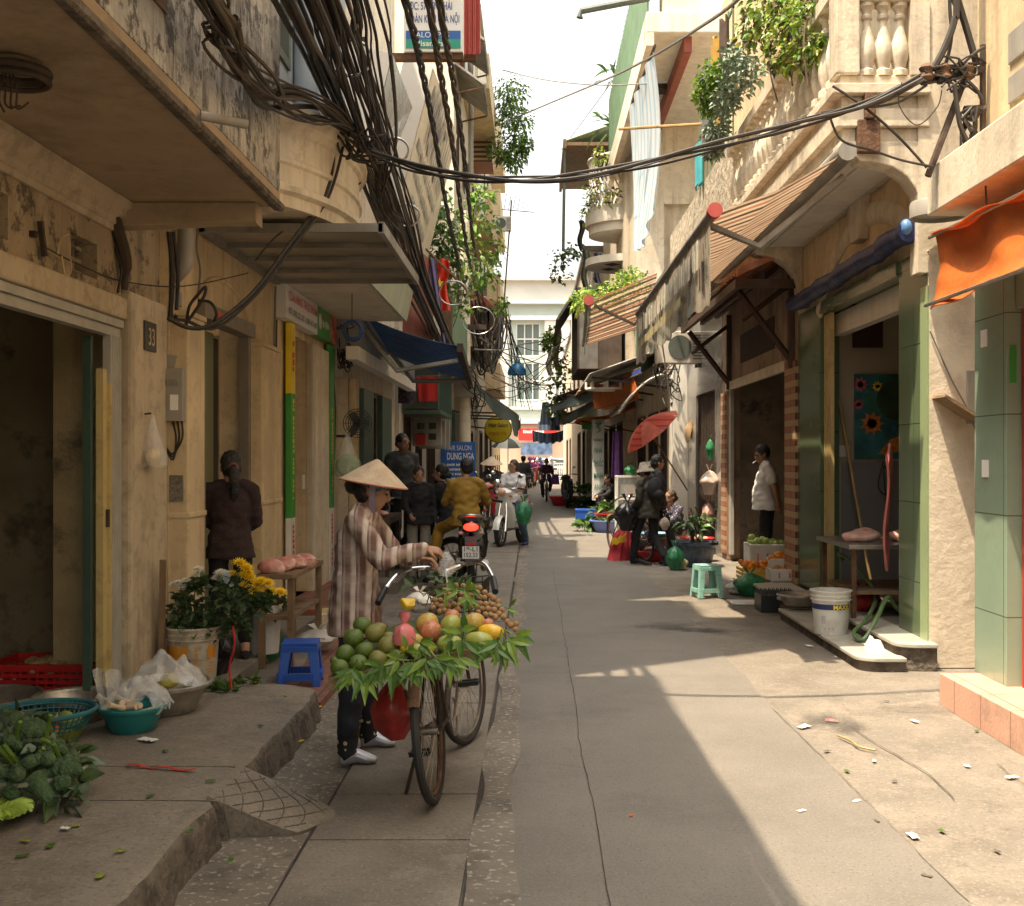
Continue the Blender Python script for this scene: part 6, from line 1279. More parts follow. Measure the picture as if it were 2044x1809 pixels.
for i in range(8): b.tube([(1.55+.42*math.cos(i*.785), 24.5+.42*math.sin(i*.785), 3.05), (1.55+.42*math.cos(i*.785), 24.5+.42*math.sin(i*.785), 3.2)], .03, 6)
build(b, 'frame', m_white, t, 1)
def tarpsheet(name, label, q, m, sag=.1, edge=None):
    t = thing(name, label, 'tarpaulin', q[0]); q = [Vector(p) for p in q]
    b = MB(); b.sheet(lambda s, k: q[0].lerp(q[1], s).lerp(q[3].lerp(q[2], s), k) + Vector((0, 0, -sag*math.sin(math.pi*s)*math.sin(math.pi*(.2+.6*k)) + .02*math.sin(s*15+k*7))), 16, 10, .008)
    build(b, 'sheet', m, t, 1)
    b = MB().tube([q[0], q[1]], .02, 5).tube([q[3], q[2]], .015, 5); build(b, 'pole', m_wood, t); return t
tarpsheet('orange_tarp', 'orange tarpaulin stretched over the far right market shops', [P(1180,768,27), P(1262,742,23.5), P(1277,795,23), P(1188,818,26.5)], m_orangetarp, .12)
tarpsheet('orange_tarp', 'small orange tarpaulin corner behind the teal tarp', [P(1160,785,34), P(1200,770,31), P(1205,800,30), P(1165,803,33)], m_orangetarp, .05)
tarpsheet('blue_tarp', 'dark blue tarpaulin strip above the orange tarpaulin', [P(1215,760,25.5), P(1278,735,23), P(1280,745,22.8), P(1216,772,25)], mat('navy_tarp', (.02,.04,.15), .5, .2, 4), .03)
tarpsheet('green_tarp', 'long grey-green tarpaulin roof edge beside the orange tarpaulin', [P(1098,812,36), P(1180,775,28), P(1186,800,27), P(1102,822,35)], mat('grey_teal_tarp', (.10,.15,.14), .6, .2, 4), .05)
tarpsheet('green_tarp', 'lower grey-green tarpaulin above the pharmacy sign', [P(1120,835,36), P(1185,800,28), P(1190,815,27), P(1125,848,35)], mat('grey_teal_tarp', (.10,.15,.14)), .05)
t = thing('checked_awning', 'blue and white checked cloth hung low across the far street', 'cloth', (.3, 38, 2))
m_check = mat('blue_check', (.22,.32,.52), .8, .1, 5, wave=((.5,.55,.6), 'X', 7, .4), tl=.3)
a, c = P(1063,865,40), P(1124,858,40)
b = MB(); b.sheet(lambda s, q: (a.x + (c.x-a.x)*s, 40 + .15*math.sin(s*20), a.z + .1 - .1*math.sin(math.pi*s) - (.36 + .03*math.sin(s*30))*q), 30, 4, .01); b.sheet(lambda s, q: (a.x+.2 + (c.x-a.x-.3)*s, 40 + 1.4*q, a.z + .1 + .35*q), 6, 3, .01)
build(b, 'cloth', m_check, t, 1)
for i, u in enumerate((1089, 1118)):
    c = P(u, 815, 38); b = MB(); b.sheet(lambda s, q: (c.x + .22*(s-.5)*(1+.8*q), 38 + .06*math.sin(s*8), c.z + .2 - .75*q), 8, 6, .01)
    solo(b, 'hanging_cloth', m_check, ['blue checked cloth gathered left above the low checked awning', 'blue checked cloth gathered right above the low checked awning'][i], 'cloth', 'checked cloths in the far street', 1)
# umbrella on its pole
def umbrella(name, label, c, r, tilt, mats, pole_end, n=8, depth=.32):
    t = thing(name, label, 'umbrella', pole_end); ax = Vector(tilt).normalized(); rotq = ax.to_track_quat('Z', 'Y'); M = rotq.to_matrix(); c = Vector(c)
    b = MB()
    for k in range(n):
        b.mi = k % len(mats)
        for j in range(5):
            def pt(a, s): 
                sg = 1 - .06*math.sin(math.pi*((a*n/(2*math.pi)) % 1))*s
                return c + M @ Vector((r*s*sg*math.cos(a), r*s*sg*math.sin(a), -depth*r*s*s*1.3))
            for q in range(4):
                a0, a1 = 2*math.pi*(k+q/4)/n, 2*math.pi*(k+(q+1)/4)/n; s0, s1 = j/5, (j+1)/5
                b.add([pt(a0, s0), pt(a0, s1), pt(a1, s1), pt(a1, s0)], [(0, 1, 2, 3)])
    build(b, 'canopy', mats, t, 1)
    b = MB()
    for k in range(n):
        a = 2*math.pi*k/n; b.tube([c + M @ Vector((0, 0, -.03)), c + M @ Vector((r*.6*math.cos(a), r*.6*math.sin(a), -depth*r*.5)), c + M @ Vector((r*math.cos(a), r*math.sin(a), -depth*r*1.3))], .007, 4)
    build(b, 'rib', m_steel, t); build(MB().tube([c + M @ Vector((0, 0, .06)), Vector(pole_end)], .015, 6), 'pole', m_wood, t)
    return t
umbrella('red_umbrella', 'red plaid parasol tilted on a pole before the right-hand shops', (1.93, 20, 2.22), .58, (-.62, -.15, .75), [mat('red_plaid', (.60,.10,.06), .7, .2, 6, wave=((.38,.04,.04), 'Z', 9, .3), tl=.4), mat('red_plaid_light', (.66,.17,.12), .7, .2, 6, tl=.4)], (2.75, 20.4, 1.0))
umbrella('street_umbrella', 'grey and white street parasol far down the alley', P(1014,874,44), .66, (0, -.1, 1), [m_greytarp, m_white], P(1014,960,44), 8, .42)
# pharmacy sign
t = thing('pharmacy_sign', 'tall white upright pharmacy sign with green letters', 'sign', (1.7, 30, .1))
x0, x1 = P(1183,0,30).x, P(1206,0,30).x
build(MB().box(x0, x1, 30, 30.5, .45, 2.58), 'sign_board', m_signwhite, t, 0, .01)
m_gl = mat('green_letters', (.01,.22,.12), .5)
for s_, v, w_ in (('PHARMACY', 881, .27), ('NHÀ', 905, .2), ('THUỐC', 931, .25), ('MINH', 955, .24), ('ANH', 978, .22)): lettering(s_, t, m_gl, ((x0+x1)/2-w_/2, 29.99, ZV(v, 30)), (1,0,0), (0,0,1), .07 if 'P' in s_ else .15, width=w_, bold=.01)
b = MB().lathe([(0, 0), (.09, .06), (.1, .08), (.012, .0)], ((x0+x1)/2, 29.97, ZV(851, 30)), 14).tube(curve([((x0+x1)/2+.05, 29.97, ZV(846, 30)), ((x0+x1)/2-.05, 29.97, ZV(852, 30)), ((x0+x1)/2+.05, 29.97, ZV(858, 30)), ((x0+x1)/2-.04, 29.97, ZV(864, 30))], 5), .012, 5); build(b, 'bowl_and_snake', m_gl, t)
solo(MB().box(1.4, 1.75, 33, 33.2, 2.4, 2.75), 'green_sign', m_signgreen, 'small bright green sign box above the pharmacy sign', 'sign', None, 0, .01)
b = MB(); b.sheet(lambda s, q: (1.98 + .22*(s-.5)*(1+.3*q), 27 + .06*math.sin(s*8), 2.2 - 1.1*q), 8, 8, .02); solo(b, 'purple_cloth', mat('violet_cloth', (.17,.07,.25), .8, .2, 6), 'violet cloth hanging beside the pharmacy sign', 'cloth', None, 1)
solo(MB().box(1.0, 1.6, 34.5, 34.6, 3.2, 3.5), 'white_sign', m_signwhite, 'small white sign board under the far right tin shed', 'sign')
# ---------------- left pavement goods ----------------
PZ = .17
def basin(name, label, c, r, hgt, m, rim=None, cat='basin', group=None, holes=False, th=.006):
    t = thing(name, label, cat, c, group=group)
    o = [(0, .0), (r*.66, 0), (r*.72, .01), (r*.93, hgt*.82), (r*1.0, hgt), (r*1.05, hgt), (r*1.05, hgt-.012), (r*1.0, hgt-.012)]
    i_ = [(r*.98, hgt-.008), (r*.90, hgt*.8), (r*.70, .02), (r*.62, .01), (0, .01)]
    if holes:
        b = MB().lathe(i_[::-1][:3] , c, 40); build(b, 'base', m, t, 1)
        n = 46; b = MB()
        for k in range(n):
            a = 2*math.pi*k/n; ca, sa = math.cos(a), math.sin(a)
            b.tube([(c[0]+r*.70*ca, c[1]+r*.70*sa, c[2]+.012), (c[0]+r*.92*ca, c[1]+r*.92*sa, c[2]+hgt*.8), (c[0]+r*ca, c[1]+r*sa, c[2]+hgt)], .0045, 4)
        for k in range(6): b.torus((c[0], c[1], c[2]+.02+hgt*.8*k/5), r*(.70+.23*k/5), .004, 40, 4)
        build(b, 'lattice', m, t); build(MB().torus((c[0], c[1], c[2]+hgt), r*1.02, .012, 44, 6), 'rim', m, t, 1)
    else:
        build(MB().lathe(o, c, 44), 'bowl', m, t, 30); build(MB().lathe(i_, c, 44), 'inside', m, t, 1)
        build(MB().torus((c[0], c[1], c[2]+hgt), r*1.03, .009, 44, 6), 'rim', rim or m, t, 1)
    return t
def produce(n, c, r, mk, name, m, label, cat, group, z0=0, seed=0, smooth=1):
    """n pieces lying in a bowl; each its own object, sharing one mesh"""
    rnd = random.Random(seed); first = None
    for i in range(n):
        a, q = rnd.uniform(0, 6.28), r*math.sqrt(rnd.random()); p = Vector((c[0]+q*math.cos(a), c[1]+q*math.sin(a), c[2]+z0+rnd.uniform(0, .025)+.03*(1-q/r)))
        if first is None: first = o = build(mk(), name, m, None, smooth); tag(o, label, cat, group)
        else: o = first.copy(); scene.collection.objects.link(o)
        o.location = p; o.rotation_euler = (rnd.uniform(-.4, .4), rnd.uniform(-.4, .4), rnd.uniform(0, 6.28)); s_ = rnd.uniform(.85, 1.15); o.scale = (s_, s_, s_)
    return first
# red crate of potatoes
c = G(84, 1385, PZ); c.x += .06
t = thing('crate', 'red plastic crate of potatoes inside the open gateway', 'crate', c)
b = MB(); w_, d_, hh = .30, .2, .2
for sx in (-1, 1): 
    for k in range(5): b.box(c.x+sx*w_-.008, c.x+sx*w_+.008, c.y-d_, c.y+d_, c.z+.03+.035*k, c.z+.05+.035*k)
for sy in (-1, 1):
    for k in range(5): b.box(c.x-w_, c.x+w_, c.y+sy*d_-.008, c.y+sy*d_+.008, c.z+.03+.035*k, c.z+.05+.035*k)
    for k in range(13): b.box(c.x-w_+.05*k-.006, c.x-w_+.05*k+.006, c.y+sy*d_-.006, c.y+sy*d_+.006, c.z+.0, c.z+hh-.01)
b.box(c.x-w_-.012, c.x+w_+.012, c.y-d_-.012, c.y-d_+.012, c.z+hh-.02, c.z+hh+.012).box(c.x-w_-.012, c.x+w_+.012, c.y+d_-.012, c.y+d_+.012, c.z+hh-.02, c.z+hh+.012)
b.box(c.x-w_-.012, c.x-w_+.012, c.y-d_, c.y+d_, c.z+hh-.02, c.z+hh+.012).box(c.x+w_-.012, c.x+w_+.012, c.y-d_, c.y+d_, c.z+hh-.02, c.z+hh+.012)
b.box(c.x-w_, c.x+w_, c.y-d_, c.y+d_, c.z, c.z+.012)
build(b, 'crate_frame', m_redpl, t)
def pot():
    b = MB().ell((0, 0, 0), (.042, .034, .032), 12, 8)
    for v in b.v: v += v*.14*mnoise.noise(v*30)
    return b
produce(34, c, .19, pot, 'potato', mat('potato_skin', (.34,.22,.10), .8, .2, 20, .3, 60), 'potato heaped in the red crate', 'potato', 'potatoes in the red crate', .16, 3)
# aluminium basins
c1 = Vector((-2.49, 6.22, PZ)); basin('metal_basin', 'wide grey metal basin with a few red chillies behind the teal colander', c1, .215, .13, m_alu, group='metal basins on the pavement')
produce(5, c1, .1, lambda: MB().loft(curve([(-.04,0,0),(0,.01,.01),(.05,0,0)],4), [.006]*8+[.001], 6), 'chilli', m_redpl, 'red chilli lying in the wide metal basin', 'chilli', 'chillies in the metal basin', .03, 4)
c2 = Vector((-2.95, 6.15, PZ)); basin('metal_basin', 'metal basin cut by the left edge beside the red crate', c2, .28, .14, m_alu, group='metal basins on the pavement')
produce(14, c2, .16, lambda: MB().ell((0,0,0), (.03,.024,.02), 10, 6), 'taro', mat('taro_skin', (.2,.13,.07), .85, .3, 20), 'small brown taro in the left-edge metal basin', 'taro', 'taro in the metal basin', .04, 5)
c3 = Vector((-2.09, 6.42, PZ)); basin('metal_basin', 'metal basin of white radish and a lemon under clear plastic by the flower bucket', c3, .26, .16, m_alu, group='metal basins on the pavement')
produce(7, c3, .16, lambda: MB().loft([(-.12,0,0),(-.08,0,.0),(.02,0,0),(.11,.01,0),(.15,.015,0)], [.012,.032,.036,.022,.004], 10), 'radish', mat('white_radish', (.62,.58,.48), .5, .08, 8), 'white radish lying in the metal basin by the flower bucket', 'radish', 'radishes in the metal basin', .10, 6)
lm = build(MB().ell((0,0,0), (.055,.045,.042), 14, 9), 'lemon', mat('lemon_skin', (.62,.52,.10), .5, .15, 20), None, 1); tag(lm, 'yellow lemon on top of the metal basin of radish', 'lemon'); lm.location = c3 + Vector((.06, -.05, .185))
def wrap(c, r, hgt, seed, label, m=m_clearbag):
    b = MB(); b.sheet(lambda s, q: (c[0] + r*(s-.5)*2, c[1] + r*(q-.5)*1.3, c[2] + hgt*(1-abs(2*s-1)**2)*(.35+.65*(1-abs(2*q-1)**2)) + .07*mnoise.noise(Vector((s*6+seed, q*6, seed)))), 22, 16, .0015)
    return solo(b, 'plastic_wrap', m, label, 'plastic bag', None, 25)
wrap((c3.x+.02, c3.y+.02, c3.z+.14), .21, .17, 3, 'crumpled clear plastic bag lying over the radish basin')
# teal colander with carrots and gourds
c4 = Vector((-2.47, 5.77, PZ)); basin('colander', 'large teal plastic colander of carrots and green gourds', c4, .24, .15, mat('blue_teal_plastic', (.03,.16,.19), .4, .15, 5), holes=True, cat='colander')
build(MB().lathe([(0, .012), (.17, .012), (.2, .06), (0, .065)], c4, 30), 'produce_bed', m_leafye, [o for o in scene.objects if o.name.startswith('colander')][-1], 1)
produce(9, (c4.x-.04, c4.y-.02, c4.z), .11, lambda: MB().loft([(-.09,0,0),(-.07,0,0),(.03,0,0),(.1,0,0)], [.008,.019,.015,.003], 9), 'carrot', mat('carrot_orange', (.62,.17,.02), .5, .2, 12), 'orange carrot in the large teal colander', 'carrot', 'carrots in the teal colander', .07, 7)
produce(6, (c4.x+.07, c4.y-.04, c4.z), .10, lambda: MB().ell((0,0,0), (.05,.034,.033), 12, 8), 'gourd', mat('gourd_green', (.25,.33,.06), .5, .25, 14), 'pale green gourd in the large teal colander', 'gourd', 'gourds in the teal colander', .075, 8)
# teal basin with mushrooms in plastic
c5 = Vector((-2.10, 5.98, PZ)); basin('plastic_basin', 'small teal-green plastic basin of bagged mushrooms', c5, .165, .125, m_tealpl)
produce(10, (c5.x-.03, c5.y-.02, c5.z), .10, lambda: MB().loft([(0,0,0),(.05,0,.01),(.1,0,.02)], [.018,.013,.016], 9), 'mushroom_stem', mat('mushroom_cream', (.62,.48,.33), .6, .1, 14), 'pale mushroom stem in the small teal basin', 'mushroom', 'mushrooms in the teal basin', .10, 9)
wrap((c5.x+.02, c5.y+.03, c5.z+.12), .16, .15, 8, 'shiny clear plastic bag over the mushrooms')
b = MB(); b.sheet(lambda s, q: (c5.x - .1 + .1*(s-.5)*(1+q*.5) - .02*q, c5.y - .04 + .03*math.sin(s*9), c5.z + .12 + .2*q + .01*math.sin(s*12)), 8, 8, .0015)
solo(b, 'bag_neck', m_clearbag, 'upright twisted neck of a clear bag in the teal basin', 'plastic bag', None, 1)
# broccoli in a pale colander
c6 = G(42, 1622, PZ); c6.y += .12; c6.x -= .02; basin('metal_colander', 'pale metal colander heaped with broccoli at the left edge', c6, .215, .14, m_alu, cat='colander')
def broc():
    b = MB().loft([(0, 0, -.09), (0, 0, -.03), (0, 0, .0)], [.018, .022, .04], 8)
    rnd = random.Random(2)
    for i in range(46):
        a = rnd.uniform(0, 6.28); q = rnd.random()**.5; p = Vector((.062*q*math.cos(a), .062*q*math.sin(a), .045*math.sqrt(max(0, 1-q*q))))
        b.ell(p, .017+.006*rnd.random(), 7, 5)
    return b
m_broc = mat('broccoli_green', (.07,.125,.05), .85, .35, 45, .9, 120)
for i, (u, v, Y, s_) in enumerate(((62, 1472, 4.85, 1.2), (72, 1558, 4.55, 1.5), (130, 1548, 4.62, 1.2), (5, 1510, 4.75, 1.3), (20, 1450, 4.9, 1.1), (104, 1515, 4.72, 1.1), (-20, 1560, 4.6, 1.3))):
    if i == 0: br = build(broc(), 'broccoli', m_broc, None, 1); o = br; tag(o, 'green broccoli head heaped in the pale colander', 'broccoli', 'broccoli heads in the colander')
    else: o = br.copy(); scene.collection.objects.link(o)
    o.location = P(u, v, Y); o.rotation_euler = (-.6+jit(.4), jit(.6), jit(3)); o.scale = (s_,)*3
b = MB(); foliage(b, [(P(30,1500,4.8), .13), (P(100,1520,4.75), .13), (P(20,1585,4.62), .13), (P(110,1580,4.62), .13), (P(50,1540,4.75), .14), (P(30,1460,4.9), .1)], 300, .085, .032, .8, .2, 31, .2, [0, 1])
for i in range(14): b.mi = 2; p = P(random.uniform(-10, 120), random.uniform(1460, 1600), 4.66); b.tube([p, p + Vector((jit(.06), -.04, .06+jit(.04)))], .009, 6)
solo(b, 'broccoli_leaves', [m_leafgy, m_leafdk, m_leaflt], 'grey-green leaves and stalks around the broccoli heads', 'leaves', None, 0)
t = thing('lettuce', 'bright green lettuce head at the lower left edge', 'lettuce', G(5, 1640, PZ))
b = MB(); rnd = random.Random(4)
for i in range(26):
    a = rnd.uniform(0, 6.28); cc = P(-4, 1605, 4.42)
    b.sheet(lambda s, q: cc + Vector((math.cos(a)*(.02+.10*q) - math.sin(a)*.09*(s-.5)*(.4+q), math.sin(a)*(.02+.10*q) + math.cos(a)*.09*(s-.5)*(.4+q), -.05 + .13*q - .10*q*q + .012*math.sin(s*16+i)*q)), 8, 5)
build(b, 'leaves', mat('lettuce_green', (.30,.42,.06), .45, .3, 14), t, 1)
# flower bucket
c7 = G(368, 1374, PZ); c7.y += .18
def bucket(name, label, c, r, hgt, m, group=None):
    t = thing(name, label, 'bucket', c, group=group)
    build(MB().lathe([(0, 0), (r*.83, 0), (r*.85, .01), (r*.97, hgt*.78), (r*1.05, hgt*.78), (r*1.05, hgt*.80), (r*.985, hgt*.80), (r*.99, hgt*.87), (r*1.05, hgt*.87), (r*1.05, hgt*.89), (r*1.0, hgt*.89), (r*1.02, hgt*.97), (r*1.08, hgt*.97), (r*1.08, hgt), (r*.98, hgt), (r*.96, hgt*.9), (r*.8, .03), (0, .03)], c, 40), 'pail', m, t, 30)
    return t
def on_cyl(b, c, r0, r1, h, a0, a1, z0, z1, off=.004, n=14):
    """a patch wrapped round a bucket's side (angles in degrees from +X)"""
    b.sheet(lambda s, q: (c[0] + (r0+(r1-r0)*(z0+(z1-z0)*q)/h + off)*math.cos(R(a0+(a1-a0)*s)), c[1] + (r0+(r1-r0)*(z0+(z1-z0)*q)/h + off)*math.sin(R(a0+(a1-a0)*s)), c[2] + z0 + (z1-z0)*q), n, 4); return b
t = bucket('flower_bucket', 'dirty white paint bucket with an orange label full of chrysanthemums', c7, .165, .36, mat('dirty_white_pail', (.50,.44,.34), .5, .12, 5, stain=((.25,.17,.1), .6, 5)))
r0, r1 = .165*.85, .165*.97
m_orl = mat('orange_label', (.62,.26,.02), .5, .2, 6, stain=((.5,.4,.25), .5, 6))
build(on_cyl(MB(), c7, r0, r1, .28, 200, 275, .06, .25), 'orange_label', m_orl, t, 1)
build(on_cyl(MB(), c7, r0, r1, .28, 320, 345, .17, .25), 'small_label', m_orl, t, 1)
build(MB().torus(c7 + Vector((.0, -.160, .15)), .028, .005, 20, 5, 'y'), 'ring_emblem', m_ink, t, 1)
b = MB()
for k in range(6): on_cyl(b, c7, r0, r1, .28, 290, 297, .07+.03*k, .088+.03*k, .005, 3)
for k in range(4): on_cyl(b, c7, r0, r1, .28, 322, 340, .08+.02*k, .088+.02*k, .005, 4)
build(b, 'print_marks', m_orl, t)
def mum(p, r, m, label, group, up=(0, -.3, 1)):
    b = MB(); rnd = random.Random(int(p[0]*1000)); ax = Vector(up).normalized(); q = ax.to_track_quat('Z', 'Y').to_matrix()
    for ring, (n, el, L) in enumerate(((14, 12, 1), (12, 35, .85), (9, 58, .65), (5, 80, .45))):
        for i in range(n):
            a = 2*math.pi*(i+.5*(ring % 2))/n + rnd.uniform(-.1, .1); d = q @ Vector((math.cos(a)*math.cos(R(el)), math.sin(a)*math.cos(R(el)), math.sin(R(el)))); b.leaf(p, d, q @ Vector((0, 0, 1)), r*L, r*.13, .05, .3)
    b.ell(p, r*.25, 8, 6)
    return solo(b, 'chrysanthemum', m, label, 'flower', group, 0)
m_wf = mat('white_petal', (.72,.69,.58), .6, .08, 20); m_yf = mat('yellow_petal', (.80,.56,.01), .55, .12, 20)
mx_ = lambda u, v, Y=6.55: P(u, v, Y)
Yb = c7.y
for (u, v, r_) in ((355, 1165, .04), (372, 1160, .04), (345, 1168, .035), (390, 1150, .035), (395, 1138, .045), (365, 1172, .04)): mum(mx_(u, v, Yb-.02), r_, m_wf, 'white chrysanthemum above the flower bucket', 'white chrysanthemums in the bucket')
for (u, v, r_) in ((440, 1145, .05), (432, 1155, .04)): mum(mx_(u, v, Yb), r_, m_wf, 'white chrysanthemum near the blue wrapping, right of the others', 'white chrysanthemums by the wrapping')
for (u, v, r_) in ((478, 1125, .055), (492, 1135, .055), (487, 1150, .05), (500, 1155, .05), (512, 1168, .05), (522, 1160, .045), (508, 1182, .05), (495, 1145, .05), (535, 1165, .05), (530, 1180, .045), (465, 1145, .035), (545, 1182, .05), (560, 1183, .05), (488, 1168, .04)): mum(mx_(u, v, Yb+.02), r_, m_yf, 'bright yellow chrysanthemum leaning right from the bucket', 'yellow chrysanthemums', (.3, -.5, 1))
b = MB(); foliage(b, [(mx_(365,1230,Yb), .11), (mx_(375,1200,Yb), .09), (mx_(385,1245,Yb-.05), .1), (mx_(430,1215,Yb), .13), (mx_(470,1210,Yb), .13), (mx_(500,1205,Yb), .11), (mx_(425,1250,Yb-.02), .1), (mx_(460,1175,Yb), .09), (mx_(480,1240,Yb), .08), (mx_(395,1165,Yb), .05), (mx_(530,1200,Yb), .06)], 900, .055, .021, .9, .3, 33, .2, [0, 0, 1])
b.mi = 2
for (u, v) in ((360, 1170), (375, 1165), (395, 1142), (440, 1150), (480, 1130), (500, 1158), (520, 1165), (545, 1183)): b.tube(curve([c7 + Vector((jit(.05), jit(.05), .25)), mx_((u+380)/2, (v+1270)/2+5, Yb), mx_(u, v, Yb)], 5), .004, 5)
solo(b, 'flower_foliage', [m_leafdk, mat('mum_leaf', (.05,.085,.035), .55, .35, 25), m_leafdk], 'dark green chrysanthemum leaves and stems spilling from the bucket', 'foliage')
solo(MB().slab([mx_(440,1135,Yb+.05), mx_(465,1142,Yb+.05), mx_(468,1170,Yb+.05), mx_(445,1172,Yb+.05)], .03), 'paper_wrapping', mat('blue_print_paper', (.55,.60,.66), .6, .2, 25), 'white and blue paper wrapping among the flowers', 'wrapping')
# things behind the bucket
bag((G(445, 1335, .15).x, 7.62, .15), .12, .42, m_blackbag, 'black plastic bag standing behind the flower bucket', seed=5)
b = MB(); b.tube(curve([P(465,1250,7.0), P(468,1290,6.95), P(458,1330,6.95), P(462,1375,6.9)], 5), .006, 5); solo(b, 'red_ribbon', m_redpl, 'red plastic ribbon dangling beside the black bag', 'ribbon', None, 1)
c8 = G(520, 1308, .15); t = bucket('white_bucket', 'tall white bucket holding red flowers behind the woman in brown', Vector((c8.x, c8.y+.12, .15)), .125, .36, m_whitepl)
for (u, v) in ((530, 1200), (540, 1195), (525, 1206), (552, 1202), (535, 1190)): mum(P(u, v, c8.y+.1), .045, m_redpl, 'red flower in the tall white bucket', 'red flowers in the white bucket')
b = MB(); foliage(b, [(P(535, 1210, c8.y+.12), .12)], 120, .07, .025, .8, .2, 41, .3, [0]); solo(b, 'flower_foliage', [m_leafdk], 'dark leaves round the red flowers in the white bucket', 'foliage')
c9 = G(440, 1378, PZ)
b = MB(); foliage(b, [(Vector((G(430+12*i, 1370+jit(9), PZ).x, G(430+12*i, 1370+jit(9), PZ).y, PZ+.012)), .09) for i in range(6)], 110, .06, .02, .12, .0, 42, .05, [0, 1]); solo(b, 'cut_leaves', [m_leafdk, m_leaf], 'scatter of cut dark leaves on the pavement right of the flower bucket', 'leaves')
# small meat table at the cream house, blue stool, pot, bags
t = thing('wooden_table', 'narrow wooden market table with cuts of pork by the doorstep', 'table', (-1.78, 8.75, .05)); zt = .62
ta, tb = P(530,1147,8.2), P(608,1130,9.2)
build(MB().box(-2.0, -1.72, 8.2, 9.35, zt+.1, zt+.135), 'tabletop', m_wood, t, 0, .004); build(MB().box(-1.98, -1.74, 8.25, 9.3, .42, .45), 'shelf', m_wood, t)
for x in (-1.96, -1.75):
    for y in (8.24, 9.3): build(MB().box(x-.022, x+.022, y-.022, y+.022, .05, zt+.1), 'leg', m_wood, t)
for i in range(4):
    b = MB().ell((-1.9+.04*i, 8.3+.17*i, zt+.18), (.11, .09, .055), 14, 9)
    for v in b.v: v += Vector((jit(.004), jit(.004), .03*mnoise.noise(v*14)))
    solo(b, 'pork_cut', m_meat, 'cut of pork on the narrow wooden table', 'meat', 'pork cuts on the wooden table', 1)
def stool(name, label, c, w_, hgt, m, rz=0, group=None, arch=True):
    t = thing(name, label, 'stool', c, rz, group); s = w_/2; l = s*1.22
    build(MB().box(-s, s, -s, s, hgt-.025, hgt).prism([(-s*1.03, hgt-.06), (s*1.03, hgt-.06), (s, hgt-.025), (-s, hgt-.025)], 'y', -s*1.03, -s*1.0).prism([(-s*1.03, hgt-.06), (s*1.03, hgt-.06), (s, hgt-.025), (-s, hgt-.025)], 'y', s*1.0, s*1.03)
          .box(-s*1.03, -s*1.0, -s, s, hgt-.06, hgt-.02).box(s*1.0, s*1.03, -s, s, hgt-.06, hgt-.02), 'seat', m, t, 0, .006)
    for sx in (-1, 1):
        for sy in (-1, 1):
            a, q = .055, .05
            b = MB(); lo = [(sx*l, sy*l), (sx*(l-a), sy*l), (sx*(l-a), sy*(l-q)), (sx*l, sy*(l-q))]; hi = [(sx*s, sy*s), (sx*(s-a*1.25), sy*s), (sx*(s-a*1.25), sy*(s-q*1.2)), (sx*s, sy*(s-q*1.2))]
            b.add([(x, y, 0) for x, y in lo] + [(x, y, hgt-.028) for x, y in hi], [(0, 1, 2, 3), (4, 5, 6, 7), (0, 1, 5, 4), (1, 2, 6, 5), (2, 3, 7, 6), (3, 0, 4, 7)])
            build(b, 'leg', m, t, 0, .004)
    k = .22; e = s+(l-s)*(1-k)
    for y in (-1, 1): build(MB().box(-e+.04, e-.04, y*e-.012 if y < 0 else y*e-.012, y*e+.008, hgt*k-.02, hgt*k+.025), 'stretcher', m, t)
    for x in (-1, 1): build(MB().box(x*e-.01, x*e+.01, -e+.04, e-.04, hgt*k-.02, hgt*k+.025), 'stretcher', m, t)
    return t
stool('plastic_stool', 'low blue plastic stool on the red tiles left of the vendor', (-1.60, 7.85, .045), .24, .29, m_bluepl, R(6))
bag((G(575,1275,.1).x, 8.6, .07), .13, .36, m_greenbag, 'green plastic bag beside the table legs behind the blue stool', seed=8)
bag((-1.72, 9.1, .07), .15, .2, mat('dusty_white_bag', (.45,.42,.36), .5, .2, 9), 'dusty whitish bag slumped behind the blue stool', seed=9)
t = thing('stone_pot', 'rectangular tan stone trough on the red doorstep', 'pot', (-1.72, 10.0, .07)); build(MB().box(-1.88, -1.58, 9.85, 10.15, .07, .25), 'trough', m_rough, t, 0, .015); build(MB().box(-1.86, -1.6, 9.88, 10.12, .2, .262), 'yellow_filling', m_yellowbar, t)
# ---------------- right-hand goods ----------------
stool('plastic_stool', 'mint green plastic stool with arched sides in the road at right', (1.98, 13.05, 0), .25, .37, m_mintpl, R(12))
def paint_bucket(c):
    t = bucket('paint_bucket', 'white paint bucket with a navy band reading MAXILITE on the lower step', c, .165, .37, m_whitepl)
    r0, r1 = .165*.85, .165*.97
    build(on_cyl(MB(), c, r0, r1, .29, 150, 390, .215, .26, .004, 36), 'navy_band', mat('navy_print', (.02,.03,.12), .5), t, 1)
    # letters bent round the pail
    cu = bpy.data.curves.new('t', 'FONT'); cu.body = 'MAXILITE'; cu.size = .055; cu.offset = .0012
    me = evaluated_mesh(bpy.data.objects.new('t', cu))
    for q in me.vertices:
        a = R(262) + q.co.x/.163; z = .219 + q.co.y; rr = r0+(r1-r0)*z/.29 + .007; q.co = (c[0]+rr*math.cos(a), c[1]+rr*math.sin(a), c[2]+z)
    finish(bpy.data.objects.new('lettering', me), m_signyellow, t, 0, 0)
    b = MB()
    for k in range(3): on_cyl(b, c, r0, r1, .29, 235+12*k, 240+12*k, .05, .062, .004, 3)
    for k in range(5): on_cyl(b, c, r0, r1, .29, 225, 240, .10+.014*k, .105+.014*k, .004, 3)
    build(b, 'print_marks', m_bluegrey, t)
paint_bucket(Vector((2.53, 9.72, .10)))
